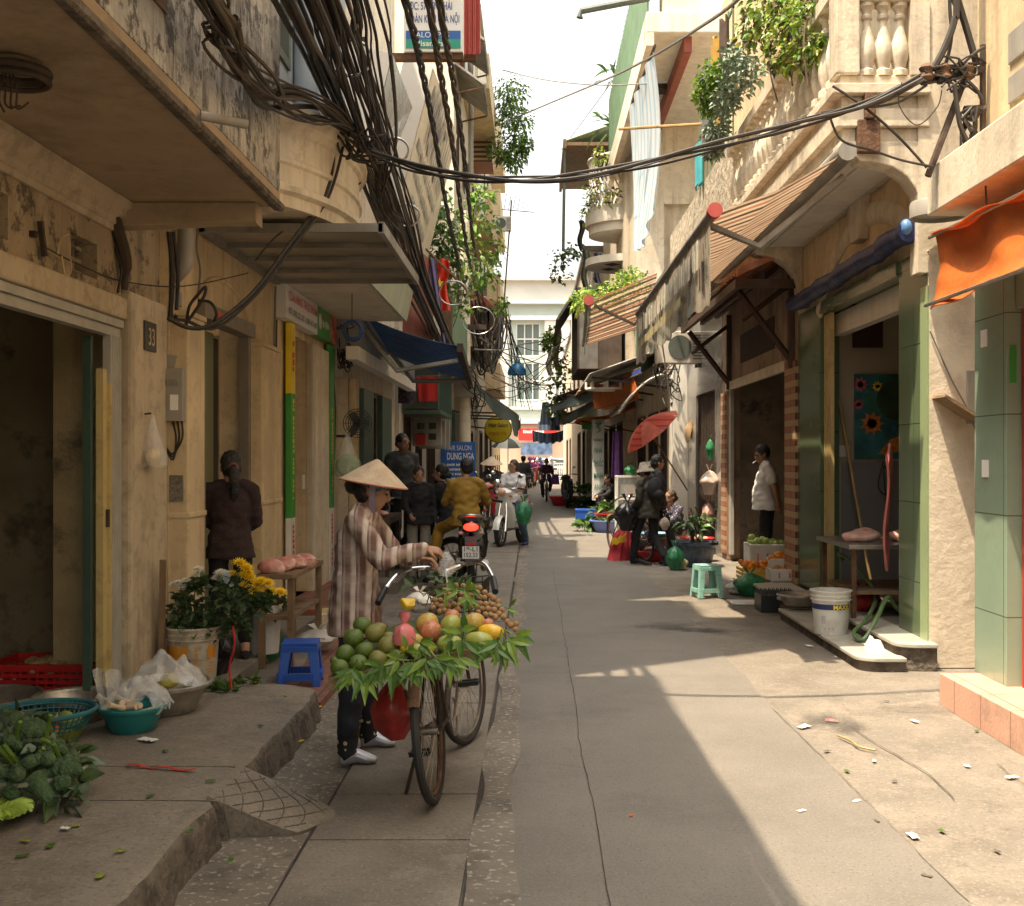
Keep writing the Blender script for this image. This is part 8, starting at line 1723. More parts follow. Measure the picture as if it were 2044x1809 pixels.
# ---------------- people ----------------
STAND = dict(pelvis=(0,0,.88), waist=(0,.005,1.02), chest=(0,0,1.2), neck=(0,-.015,1.355), head=(0,.02,1.49),
    shR=(.165,-.01,1.31), elR=(.215,-.03,1.05), wrR=(.22,.06,.83), shL=(-.165,-.01,1.31), elL=(-.215,-.03,1.05), wrL=(-.22,.06,.83),
    hipR=(.085,0,.86), knR=(.095,.02,.47), anR=(.095,-.02,.075), hipL=(-.085,0,.86), knL=(-.095,.02,.47), anL=(-.095,-.02,.075))
def rot3(v, yaw=0, pitch=0): return Matrix.Rotation(yaw, 3, 'Z') @ Matrix.Rotation(pitch, 3, 'X') @ Vector(v)
def person(label, loc, rz, h=1.6, pose=None, top=None, sleeve=2, hem=0, bottom=None, leg=2, hair='short', hairm=None, hat=None, hatm=None, shoe=None, vox=.011, yaw=0, pitch=0, skin=None, face=True, fat=1.0, hand=None, group=None, curl=.6):
    J = {k: Vector(v) for k, v in STAND.items()}
    for k, v in (pose or {}).items(): J[k] = Vector(v)
    t = thing('person', label, 'person', loc, rz, group); s = h/1.6; t.scale = (s, s, s); sk = skin or m_skin
    side = (J['shR'] - J['shL']).normalized(); hs_ = (J['hipR'] - J['hipL']).normalized()
    fwd = Vector((0, 0, 1)).cross(side).normalized()
    H = J['head']
    def hp(v): return H + rot3(v, yaw, pitch)
    # ---- body: one continuous surface
    b = MB()
    def torso(b, o):
        b.loft([J['pelvis']-Vector((0,0,.06)), J['pelvis'], J['waist'], J['chest'], J['chest'].lerp(J['neck'], .62), J['neck']-Vector((0,0,.005))],
               [(.12*fat+o, .085*fat+o), (.145*fat+o, .105*fat+o), (.122*fat+o, .092*fat+o), (.148*fat+o, .102*fat+o), (.13+o, .075+o), (.055+o*.6, .052+o*.6)], 18, side)
    def limb(b, pts, rad, o, n=12):
        for (a, c), (ra, rc) in zip(zip(pts, pts[1:]), zip(rad, rad[1:])): b.capsule(a, c, ra+o, rc+o, n)
    torso(b, 0)
    b.loft([J['neck']-Vector((0,0,.03)), J['neck'].lerp(H, .45), hp((0, -.01, -.05))], [.052, .046, .05], 12)
    b.ell(hp((0, -.012, .022)), (.074, .094, .092), 18, 12); b.ell(hp((0, .018, -.045)), (.058, .066, .068), 16, 10, Matrix.Rotation(yaw, 3, 'Z') @ Matrix.Rotation(pitch, 3, 'X'))
    b.ell(hp((0, .050, -.088)), (.026, .02, .02), 10, 7)
    b.loft([hp((0, .080, .015)), hp((0, .094, -.022)), hp((0, .085, -.032))], [.009, .0155, .012], 8)
    for sx in (-1, 1):
        b.ell(hp((sx*.074, -.01, -.012)), (.011, .022, .032), 8, 8); b.ell(hp((sx*.03, .066, .022)), (.026, .017, .013), 10, 6)
    for S, sx in (('R', 1), ('L', -1)):
        sh, el, wr = J['sh'+S], J['el'+S], J['wr'+S]
        limb(b, [sh, el, wr], [.048*fat**.5, .036, .025], 0)
        d = J.get('hd'+S); d = (Vector(d) if d else (wr - el)).normalized()
        nrm = Vector((hand or {}).get(S, (-sx, 0, -.3))); nrm = (nrm - d*nrm.dot(d)).normalized(); wd = d.cross(nrm).normalized()
        if wd.dot(fwd) < 0: wd = -wd
        b.loft([wr, wr+d*.03, wr+d*.07, wr+d*.085], [(.024, .017), (.034, .015), (.037, .014), (.032, .010)], 12, wd)
        for i, (o_, L) in enumerate(((.029, .066), (.010, .076), (-.009, .072), (-.027, .056))):
            p = wr + d*.078 + wd*o_; q = d; pts = [p]
            for k in range(3):
                q = (q*math.cos(curl) + nrm*math.sin(curl)).normalized(); p = p + q*L*(.44, .31, .25)[k]; pts.append(p)
            b.loft(pts, [.0088, .0082, .0074, .0055], 8)
        p = wr + d*.022 + wd*.03; b.loft([p, p + (d*.5 + wd*.8).normalized()*.032, p + (d*.9 + wd*.55 + nrm*.5).normalized()*.06], [.011, .010, .007], 8)
        hipj, kn, an = J['hip'+S], J['kn'+S], J['an'+S]
        limb(b, [hipj, kn, an], [.083*fat**.7, .052, .034], 0)
        toe = J.get('to'+S); toe = Vector(toe) if toe else an + Vector((0, .15, -.05))
        hl = an + (an - toe).normalized()*.03; hl.z = toe.z+.005 if abs(an.z-toe.z) < .12 else hl.z
        b.loft([hl, an.lerp(toe, .35) + Vector((0,0,-.012)), an.lerp(toe, .75)-Vector((0,0,.008)), toe], [(.028, .03), (.034, .034), (.037, .022), (.026, .012)], 10, hs_)
        if shoe:
            q = MB().loft([hl-(toe-hl)*.06, hl, an.lerp(toe, .35)-Vector((0,0,.012)), an.lerp(toe, .75)-Vector((0,0,.01)), toe+(toe-an).normalized()*.012], [(.02, .03), (.036, .044), (.041, .042), (.044, .03), (.026, .016)], 12, hs_)
            rbuild(q, 'shoe', shoe, t, max(.006, vox*.8), 3)
    body = rbuild(b, 'body', sk, t, vox, 3)
    # ---- clothes
    if top:
        q = MB(); torso(q, .020)
        if hem: q.loft([J['pelvis']-Vector((0,0,hem)), J['pelvis']-Vector((0,0,hem*.4)), J['waist']], [(.192*fat, .152*fat), (.186*fat, .147*fat), (.150*fat, .122*fat)], 18, side)
        q.loft([J['neck']-Vector((0,0,.03)), J['neck']+Vector((0,.002,.018))], [(.07, .066), (.058, .056)], 14, side)
        for S in 'RL':
            sh, el, wr = J['sh'+S], J['el'+S], J['wr'+S]
            if sleeve == 2: limb(q, [sh, sh.lerp(el, .4), el, el.lerp(wr, .94)], [.056, .058, .050, .038], .004)
            elif sleeve == 1: limb(q, [sh, sh.lerp(el, .62)], [.057, .063], .004)
            elif sleeve == 1.5: limb(q, [sh, el], [.058, .054], .004)
            q.loft([J['neck']-Vector((0,0,.02)), J['neck'].lerp(sh, .55)+Vector((0,0,.012)), sh], [.05, .056, .058], 12)
        rbuild(q, 'shirt', top, t, vox*1.1, 4, .015, 11, loc[0])
    if bottom:
        q = MB()
        for S in 'RL':
            hipj, kn, an = J['hip'+S], J['kn'+S], J['an'+S]
            if leg == 2: limb(q, [hipj, kn, kn.lerp(an, .93)], [.077*fat**.5, .070, .060], .004)
            elif leg == 1: limb(q, [hipj, kn, kn.lerp(an, .05)], [.077*fat**.5, .078, .078], .004)
            elif leg == 1.5: limb(q, [hipj, kn, kn.lerp(an, .75)], [.077*fat**.5, .070, .058], .004)
        q.loft([J['hipR'].lerp(J['hipL'], .5)-Vector((0,0,.05)), J['pelvis'], J['pelvis'].lerp(J['waist'], .7)], [(.13*fat, .1*fat), (.145*fat, .11*fat), (.128*fat, .098*fat)], 18, side)
        rbuild(q, 'trousers' if leg == 2 else 'shorts', bottom, t, vox*1.1, 5, .010, 9, loc[1])
    # ---- hair, face, hat
    hm = hairm or m_hair
    q = MB().ell(hp((0, -.022, .036)), (.083, .097, .093), 18, 12)
    if hair in ('bun', 'pony', 'long'): q.ell(hp((0, -.045, -.01)), (.080, .070, .085), 16, 10)
    else: q.ell(hp((0, -.04, -.005)), (.078, .068, .07), 16, 10)
    if hair == 'bun': q.ell(hp((0, -.125, -.02)), (.045, .04, .045), 12, 8)
    if hair == 'pony': q.loft([hp((0, -.10, .0)), hp((0, -.145, -.03)), hp((.005, -.15, -.12)), hp((.01, -.13, -.22)), hp((.0, -.12, -.28))], [.02, .04, .045, .035, .012], 10)
    if hair == 'long': q.loft([hp((0, -.06, .02)), hp((0, -.085, -.1)), hp((0, -.10, -.22))], [(.075, .05), (.085, .04), (.06, .025)], 12, side)
    rbuild(q, 'hair', hm, t, max(.008, vox), 2, .007, 30, 1)
    if hair == 'pony': build(MB().torus(hp((0, -.13, -.02)), .03, .013, 16, 6, 'y'), 'hair_tie', mat('dusky_pink_tie', (.16,.06,.06), .8), t, 1)
    if face:
        for sx in (-1, 1):
            build(MB().ell(hp((sx*.031, .0785, .004)), (.013, .008, .006), 10, 6, Matrix.Rotation(yaw, 3, 'Z')), 'eye', m_ink, t, 1)
            build(MB().tube([hp((sx*.015, .088, .027)), hp((sx*.034, .085, .032)), hp((sx*.052, .070, .025))], .0035, 5), 'eyebrow', m_hair, t, 1)
        build(MB().ell(hp((0, .076, -.058)), (.021, .009, .0055), 12, 6, Matrix.Rotation(yaw, 3, 'Z')), 'lips', mat('lips', (.30,.10,.08), .5), t, 1)
    if hat == 'bucket':
        q = MB().lathe([(0, .125), (.075, .12), (.092, .09), (.1, .03), (.135, -.005), (.15, -.035), (.147, -.038), (.098, .02), (.09, .085), (0, .115)], (0, 0, 0), 26); q.v = [hp(p + Vector((0, -.01, .03))) for p in q.v]; build(q, 'hat', hatm, t, 1)
    if hat == 'cap':
        q = MB().ell((0, 0, 0), (.092, .108, .085), 18, 10); q.v = [hp(Vector((p.x, p.y-.012, max(p.z, -.01)+.05))) for p in q.v]; q.ell(hp((0, .11, .045)), (.07, .06, .008), 14, 6); build(q, 'cap', hatm, t, 1)
    if hat == 'helmet':
        q = MB().ell((0, 0, 0), (.118, .138, .12), 18, 12); q.v = [hp(Vector((p.x, p.y-.012, max(p.z, -.05)+.045))) for p in q.v]; q.ell(hp((0, .13, .03)), (.08, .05, .01), 12, 6); build(q, 'helmet', hatm, t, 1)
    if hat == 'conical':
        rr, hh = hatm; M = Matrix.Rotation(yaw, 3, 'Z') @ Matrix.Rotation(-.16, 3, 'X'); c = H + Vector((0, .0, .038))
        m_nl = mat('palm_leaf_hat', (.50,.385,.26), .75, .12, 14, .4, 60, stain=((.36,.25,.15), .4, 9)); rot_v = []
        q = MB(); n = 64; prof = [(0, hh), (rr*.06, hh*.97), (rr*.5, hh*.54), (rr, 0), (rr*.985, -.006), (rr*.5, hh*.54-.012), (0, hh-.015)]
        q.lathe(prof, (0, 0, 0), n)
        for i, p in enumerate(q.v): p *= 1 + .006*math.sin(i % n*2.2)
        q.v = [c + M @ p for p in q.v]; build(q, 'conical_hat', m_nl, t, 25)
        q = MB()
        for k in range(1, 16): q.torus((0, 0, hh*(1-k/16)+.0005-.012), rr*k/16, .0022, 48, 4)
        q.v = [c + M @ p for p in q.v]; build(q, 'hat_hoop', m_twig, t)
        q = MB().torus((0, 0, -.002), rr*.995, .005, 60, 5); q.v = [c + M @ p for p in q.v]; build(q, 'hat_rim', mat('red_brown_rim', (.36,.12,.05), .6), t, 1)
    return t, J, hp
m_plaid = mat('brown_plaid_shirt', (.165,.09,.075), .85, .18, 5, .25, 90, wave=((.56,.47,.41), 'Y', 13, .32))
# a second set of paler checks is woven into the same shirt
def cross_checks(m, col, sc, share, ax=2):
    t_ = m.node_tree; b = t_.nodes["Principled BSDF"]; src = b.inputs['Base Color'].links[0].from_socket
    tc = t_.nodes.new("ShaderNodeTexCoord"); sp = t_.nodes.new("ShaderNodeSeparateXYZ"); t_.links.new(tc.outputs['Object'], sp.inputs[0])
    a = src
    for axis, k, sh, am in ((ax, sc, share, .35), (1, 26, .08, .6), (0, 13, .1, .3)):
        q = t_.nodes.new("ShaderNodeMath"); q.operation = 'MULTIPLY'; q.inputs[1].default_value = k; t_.links.new(sp.outputs[axis], q.inputs[0])
        f = t_.nodes.new("ShaderNodeMath"); f.operation = 'PINGPONG'; f.inputs[1].default_value = .5; t_.links.new(q.outputs[0], f.inputs[0])
        g = t_.nodes.new("ShaderNodeMapRange"); g.inputs[1].default_value = sh; g.inputs[2].default_value = sh+.12; g.inputs[3].default_value = am; g.inputs[4].default_value = 0; t_.links.new(f.outputs[0], g.inputs[0])
        x = t_.nodes.new("ShaderNodeMix"); x.data_type = 'RGBA'; t_.links.new(g.outputs[0], x.inputs[0]); t_.links.new(a, x.inputs[6]); x.inputs[7].default_value = (*col, 1); a = x.outputs[2]
    t_.links.new(a, b.inputs['Base Color'])
cross_checks(m_plaid, (.42,.33,.27), 7, .08)
m_dots = mat('spotted_sock', (.012,.012,.014), .8); nt_ = m_dots.node_tree; vo = nt_.nodes.new("ShaderNodeTexVoronoi"); vo.inputs['Scale'].default_value = 26; vo.inputs['Randomness'].default_value = .25
tc_ = nt_.nodes.new("ShaderNodeTexCoord"); nt_.links.new(tc_.outputs['Object'], vo.inputs['Vector']); lt = nt_.nodes.new("ShaderNodeMath"); lt.operation = 'LESS_THAN'; lt.inputs[1].default_value = .30; nt_.links.new(vo.outputs['Distance'], lt.inputs[0])
mx2 = nt_.nodes.new("ShaderNodeMix"); mx2.data_type = 'RGBA'; mx2.inputs[6].default_value = (.012,.012,.014,1); mx2.inputs[7].default_value = (.55,.47,.30,1); nt_.links.new(lt.outputs[0], mx2.inputs[0]); nt_.links.new(mx2.outputs[2], nt_.nodes["Principled BSDF"].inputs['Base Color'])
m_silver = mat('silver_shoe', (.42,.42,.46), .3, .1, 10, metal=.5); m_darknavy = mat('dark_navy_trousers', (.016,.018,.028), .8, .25, 9, .3, 60)
# the fruit vendor
vp = dict(waist=(0,.0,1.03), chest=(0,.015,1.21), neck=(0,.045,1.36), head=(0,.10,1.475),
    shR=(.17,.03,1.32), elR=(.235,.17,1.11), wrR=(.13,.395,1.165), shL=(-.16,.04,1.32), elL=(-.22,.2,1.10), wrL=(-.05,.345,1.09), hdR=(-.25,1,-.22), hdL=(.25,1,-.05),
    hipR=(.09,-.01,.86), knR=(.10,.0,.47), anR=(.10,-.03,.075), hipL=(-.11,.0,.86), knL=(-.2,.03,.47), anL=(-.26,.03,.075))
vt, J, hp = person('person in a conical hat and brown plaid shirt bagging fruit beside the loaded bicycle', (-.935, 6.0, .014), R(-90), 1.53, vp, m_plaid, 2, .19, m_darknavy, 1.5, 'bun', None, 'conical', (.188, .135), m_silver, .0065, 0, -.35, m_skin2, True, 1.0, {'R': (-.5,0,-1), 'L': (.3,0,-1)}, curl=.75)
q = MB()
for S in 'RL':
    an, kn = J['an'+S], J['kn'+S]; q = MB().loft([an+Vector((0,.02,-.03)), an+Vector((0,0,.0)), an.lerp(kn, .2), an.lerp(kn, .42)], [(.048, .06), (.05, .055), (.055, .058), (.064, .066)], 14, (1,0,0)); build(q, 'sock', m_dots, vt, 1)
build(MB().ell(hp((0, -.012, .034)), (.088, .106, .062), 18, 10), 'headscarf', mat('blue_print_scarf', (.06,.09,.16), .8, .9, 34, stain=((.3,.25,.2), .8, 40)), vt, 1)
q = MB(); q.sheet(lambda s, k: hp(((.083)*(1-.55*k*k), -.005+.045*k+.035*(s-.5), .03-.15*k)), 5, 8, .004); build(q, 'chin_strap', mat('mauve_strap', (.24,.20,.28), .7, .15, 8), vt, 1)
q = MB().loft([J['wrR']+Vector((-.03,.11,-.02)), J['wrR']+Vector((-.03,.12,-.06)), J['wrR']+Vector((-.03,.11,-.12)), J['wrR']+Vector((-.03,.10,-.15))], [.012, .04, .05, .02], 12)
for p in q.v: p += Vector((mnoise.noise(p*20), mnoise.noise(p*21), 0))*.015
q.v = [Vector(vt.location) + Matrix.Rotation(R(-90), 3, 'Z') @ (p*1.53/1.6) for p in q.v]
solo(q, 'clear_bag', m_clearbag, 'small clear plastic bag held open in the vendor\'s hands', 'bag', None, 1)
# woman in brown with her back turned
m_brown = mat('dark_brown_knit', (.035,.018,.016), .9, .25, 10, .5, 90)
bp_ = dict(elR=(.195,.05,1.06), wrR=(.10,.2,1.0), elL=(-.19,.05,1.06), wrL=(-.12,.2,1.0), anR=(.12,-.08,.075), knR=(.11,.0,.46))
person('person in a dark brown jumper with a ponytail, back turned, at the arched doorway', (-2.19, 8.25, .15), R(10), 1.48, bp_, m_brown, 2, .1, m_blackcloth, 1.5, 'pony', None, None, None, m_blackcloth, .010, .25, -.1, m_skin, True, 1.0)
# ---- people farther along; poses are given at a height of 1.6
SIT = dict(pelvis=(0,0,.80), waist=(0,.0,.94), chest=(0,.03,1.12), neck=(0,.03,1.27), head=(0,.07,1.405), shR=(.165,.02,1.22), elR=(.21,.12,1.0), wrR=(.20,.36,.98), shL=(-.165,.02,1.22), elL=(-.21,.12,1.0), wrL=(-.20,.36,.98),
    hipR=(.09,.03,.79), knR=(.16,.38,.68), anR=(.14,.34,.30), hipL=(-.09,.03,.79), knL=(-.16,.38,.68), anL=(-.14,.34,.30))
LOW = dict(pelvis=(0,0,.30), waist=(0,.04,.43), chest=(0,.09,.60), neck=(0,.13,.74), head=(0,.18,.87), shR=(.165,.11,.69), elR=(.2,.28,.50), wrR=(.1,.45,.45), shL=(-.165,.11,.69), elL=(-.2,.28,.50), wrL=(-.1,.45,.45),
    hipR=(.09,.02,.29), knR=(.14,.36,.42), anR=(.13,.34,.075), hipL=(-.09,.02,.29), knL=(-.14,.36,.42), anL=(-.13,.34,.075))
WALK = dict(anR=(.09,.26,.09), knR=(.09,.17,.49), anL=(-.09,-.30,.12), knL=(-.09,-.02,.47), toL=(-.09,-.17,.03), wrR=(.22,-.08,.84), wrL=(-.2,.2,.85))
m_must = mat('mustard_cloth', (.29,.165,.018), .8, .18, 6, .3, 60); m_tee = mat('white_tee', (.66,.64,.62), .85, .06, 5); m_olive = mat('dark_olive_jacket', (.042,.038,.026), .8, .3, 7, .3, 50)
m_charcoal = mat('charcoal_jacket', (.05,.052,.056), .8, .25, 6); m_maroon = mat('maroon_check', (.10,.03,.045), .85, .3, 14); m_floral = mat('navy_floral', (.035,.035,.06), .85, .2, 10, speck=((.5,.4,.42), .9, 34)); m_khaki = mat('grey_khaki', (.24,.22,.18), .85, .15, 6)
GM = (-.765, 14.0, 0)
person('person in a mustard yellow suit, back turned, on the motorbike with lit tail lamp', (-.83, 14.12, 0), R(4), 1.66, {**SIT, 'knL': (-.32,.3,.66), 'anL': (-.42,.22,.26), 'elR': (.25,.12,1.0), 'elL': (-.25,.1,1.0)}, m_must, 2, .08, m_must, 2, 'short', None, None, None, m_blackcloth, .010, .35, 0, m_skin, True, 1.05)
person('person all in black sitting sideways on a motorbike, holding a phone to the face', (-1.16, 15.0, 0), R(70), 1.58, {**SIT, 'elR': (.2,.14,1.06), 'wrR': (.10,.17,1.33), 'hdR': (-.2,0,1)}, m_blackcloth, 2, .08, m_blackcloth, 2, 'bun', None, None, None, m_blackcloth, .011, .1, .1, m_skin)
person('person in a dark shirt standing in the shade before the green doors', (-1.86, 16.2, .12), R(-150), 1.80, {}, m_charcoal, 1.5, .1, m_blackcloth, 2, 'short', None, None, None, m_blackcloth, .012, .3, 0, m_skin2)
person('person in a dark jacket over a plum top behind the vendor hat', (-1.47, 14.6, .0), R(-160), 1.47, dict(elR=(.22,.08,1.06), wrR=(.2,.3,.95)), m_blackcloth, 2, .08, m_khaki, 2, 'bun', m_hairbr, None, None, m_blackcloth, .012, 0, -.1, m_skin)
ST = (-.40, 20.75, 0)
person('person in a white tee astride a white scooter, glancing to the left', (-.36, 20.85, 0), R(163), 1.62, {**SIT, 'anR': (.27,.12,.075), 'knR': (.22,.3,.5), 'anL': (-.27,.12,.075), 'knL': (-.22,.3,.5), 'head': (0,.05,1.41)}, m_tee, 1, .05, m_jeans, 2, 'long', m_hairbr, None, None, mat('blue_sandal', (.02,.03,.12), .6), .012, -.75, .05, m_skin)
person('person in a conical hat on a red scooter behind the white scooter', (-.93, 25.6, 0), R(170), 1.6, SIT, m_charcoal, 2, .05, m_blackcloth, 2, 'bun', None, 'conical', (.25, .17), m_blackcloth, .015, .3, 0, m_skin2)
person('person in a black cap and striped charcoal jacket walking away', (-.35, 39.5, 0), R(8), 1.62, {**WALK, 'elR': (.24,-.02,1.05)}, mat('striped_jacket', (.06,.064,.068), .8, .2, 6, wave=((.30,.31,.31), 'Z', 2.2, .06)), 2, .1, m_khaki, 2, 'short', None, 'cap', m_black, m_blackcloth, .016, 0, 0, m_skin2)
person('person in a maroon checked jacket riding a bicycle toward the camera', (.47, 41, 0), R(178), 1.62, {**SIT, 'pelvis': (0,.0,.86), 'anR': (.12,.2,.22), 'anL': (-.12,.35,.42)}, m_maroon, 2, .05, m_blackcloth, 2, 'short', None, None, None, m_blackcloth, .016, 0, 0, m_skin2)
t = bicycle('black bicycle ridden toward the camera down the alley', (.47, 40.8, 0), R(178), 0, m_black, False, 1)
solo(MB().prism([(.62, .62), (.92, .62), (.88, .98), (.66, .98)], 'y', 40.45, 40.62), 'violet_bag', mat('violet_bag_fabric', (.16,.03,.26), .6, .2, 5), 'violet shopping bag hanging from the far bicycle handlebar', 'bag', None, 0, .02)
for i, (u, Y, c, hc, lab) in enumerate(((1067, 62, (.5,.05,.2), (.6,.1,.2), 'far rider in a pink jacket and pink helmet'), (1078, 68, (.12,.1,.3), (.05,.2,.5), 'far rider in a blue jacket and blue helmet'), (1058, 58, (.2,.05,.2), (.3,.05,.3), 'far rider in a plum jacket and purple helmet'), (1100, 74, (.3,.3,.35), (.55,.5,.5), 'far rider in a grey jacket and pale helmet'))):
    x = P(u, 900, Y).x; person('person, ' + lab + ', at the alley end', (x, Y, 0), R(175), 1.65, SIT, mat('rider_jacket_%d' % i, c, .8), 2, 0, m_blackcloth, 2, 'short', None, 'helmet', mat('rider_helmet_%d' % i, hc, .3), None, .022, 0, 0, m_skin, False)
# right-hand side
person('person in a spotted bucket hat and dark olive jacket walking with a bag of eggs', (1.70, 16.95, 0), R(35), 1.50, {**WALK, 'head': (0,.08,1.47), 'neck': (0,.03,1.345), 'anR': (.1,-.30,.12), 'knR': (.1,-.02,.47), 'toR': (.1,-.17,.03), 'anL': (-.1,.25,.09), 'knL': (-.1,.17,.49), 'wrR': (.22,.05,.82)}, m_olive, 2, .14, m_blackcloth, 2, 'short', None, 'bucket', mat('spotted_hat', (.33,.28,.22), .85, .3, 25, stain=((.12,.09,.07), .8, 26)), m_blackcloth, .011, .3, -.1, m_skin2, True, 1.05)
bag((1.93, 16.8, .52), .06, .24, mat('egg_bag', (.62,.5,.42), .4, .15, 12, alpha=.75), 'small clear bag of eggs in the walker\'s hand', seed=51)
t = thing('backpack', 'dark grey backpack worn by the walker in the bucket hat', 'backpack', (1.75, 16.8, .9)); q = MB().ell((1.79, 16.82, 1.12), (.12, .085, .18), 14, 10); build(q, 'pack', m_blackcloth, t, 1); build(MB().ell((1.84, 16.76, 1.04), (.085, .05, .08), 12, 8), 'pocket', m_blackcloth, t, 1)
person('person in black with tied-back hair walking right behind the bucket hat', (1.90, 17.6, 0), R(-80), 1.62, WALK, m_blackcloth, 2, .1, m_blackcloth, 2, 'bun', None, None, None, m_blackcloth, .013, 0, 0, m_skin)
person('person in a navy floral blouse seated low among basins and plant pot', (2.42, 19.0, .05), R(120), 1.62, LOW, m_floral, 2, 0, m_blackcloth, 2, 'bun', m_hairbr, None, None, m_blackcloth, .012, .1, 0, m_skin2)
person('person in black seated deep in shade beside the market greens', (2.02, 28.5, .15), R(110), 1.65, LOW, m_blackcloth, 2, 0, m_blackcloth, 2, 'bun', None, None, None, m_blackcloth, .015, .1, -.1, m_skin2)
wt_, J, hp = person('person in a white tee and black shorts smoking in the fruit shop doorway', (3.02, 14.75, .12), R(75), 1.64, dict(head=(0,.07,1.475), neck=(0,.03,1.35), pelvis=(0,.02,.88), waist=(0,.06,1.0), elR=(.21,-.10,1.06), wrR=(.16,-.14,.84), elL=(-.21,-.1,1.06), wrL=(-.16,-.14,.84)), m_tee, 1, .1, m_blackcloth, 1, 'short', None, None, None, None, .010, .35, -.3, m_skin2, True, 1.15)
build(MB().tube([hp((0, .088, -.055)), hp((-.02, .15, -.07))], .004, 6), 'cigarette', m_paper, wt_)
# walker's bicycle with bag, red bundle
bicycle('bicycle with hanging bags parked behind the walker in the bucket hat', (1.52, 17.9, 0), R(200), R(4), m_black, False, 1)
bag((1.40, 17.0, .50), .18, .55, m_blackbag, 'big black bag hanging from the parked bicycle at right', seed=61)
t = thing('red_bundle', 'slumped bright red cloth bundle with a yellow fold beside the parked bicycle', 'bundle', (1.33, 17.7, 0))
b = MB(); n = 48; vs = []
for i in range(15):
    q = i/14
    for j in range(n):
        a = 2*math.pi*j/n; f = 1 + (.13*math.sin(a*11+2*q) + .06*math.sin(a*19))*(.3+q*.7) + .35*mnoise.noise(Vector((math.cos(a)*1.2, math.sin(a)*1.2, q*2+4)))
        rr = .19*math.sqrt(max(.003, 1-q**2.2)); vs.append((1.33 + .10*q*q + rr*f*math.cos(a), 17.7 + rr*f*.85*math.sin(a), .50*q + (.03*math.sin(a*5)*q)))
b.add(vs, [(i*n+j, i*n+(j+1) % n, (i+1)*n+(j+1) % n, (i+1)*n+j) for i in range(14) for j in range(n)] + [tuple(14*n+j for j in range(n))])
build(b, 'bundle', mat('bright_red_cloth', (.36,.022,.03), .75, .3, 6, .4, 30), t, 50)
b = MB(); b.sheet(lambda s, q: (1.20 + .22*s, 17.53 - .05*math.sin(math.pi*s) , .24 + .10*q + .07*s + .012*math.sin(s*14)), 12, 4, .012); build(b, 'yellow_fold', m_yellowpl, t, 1)
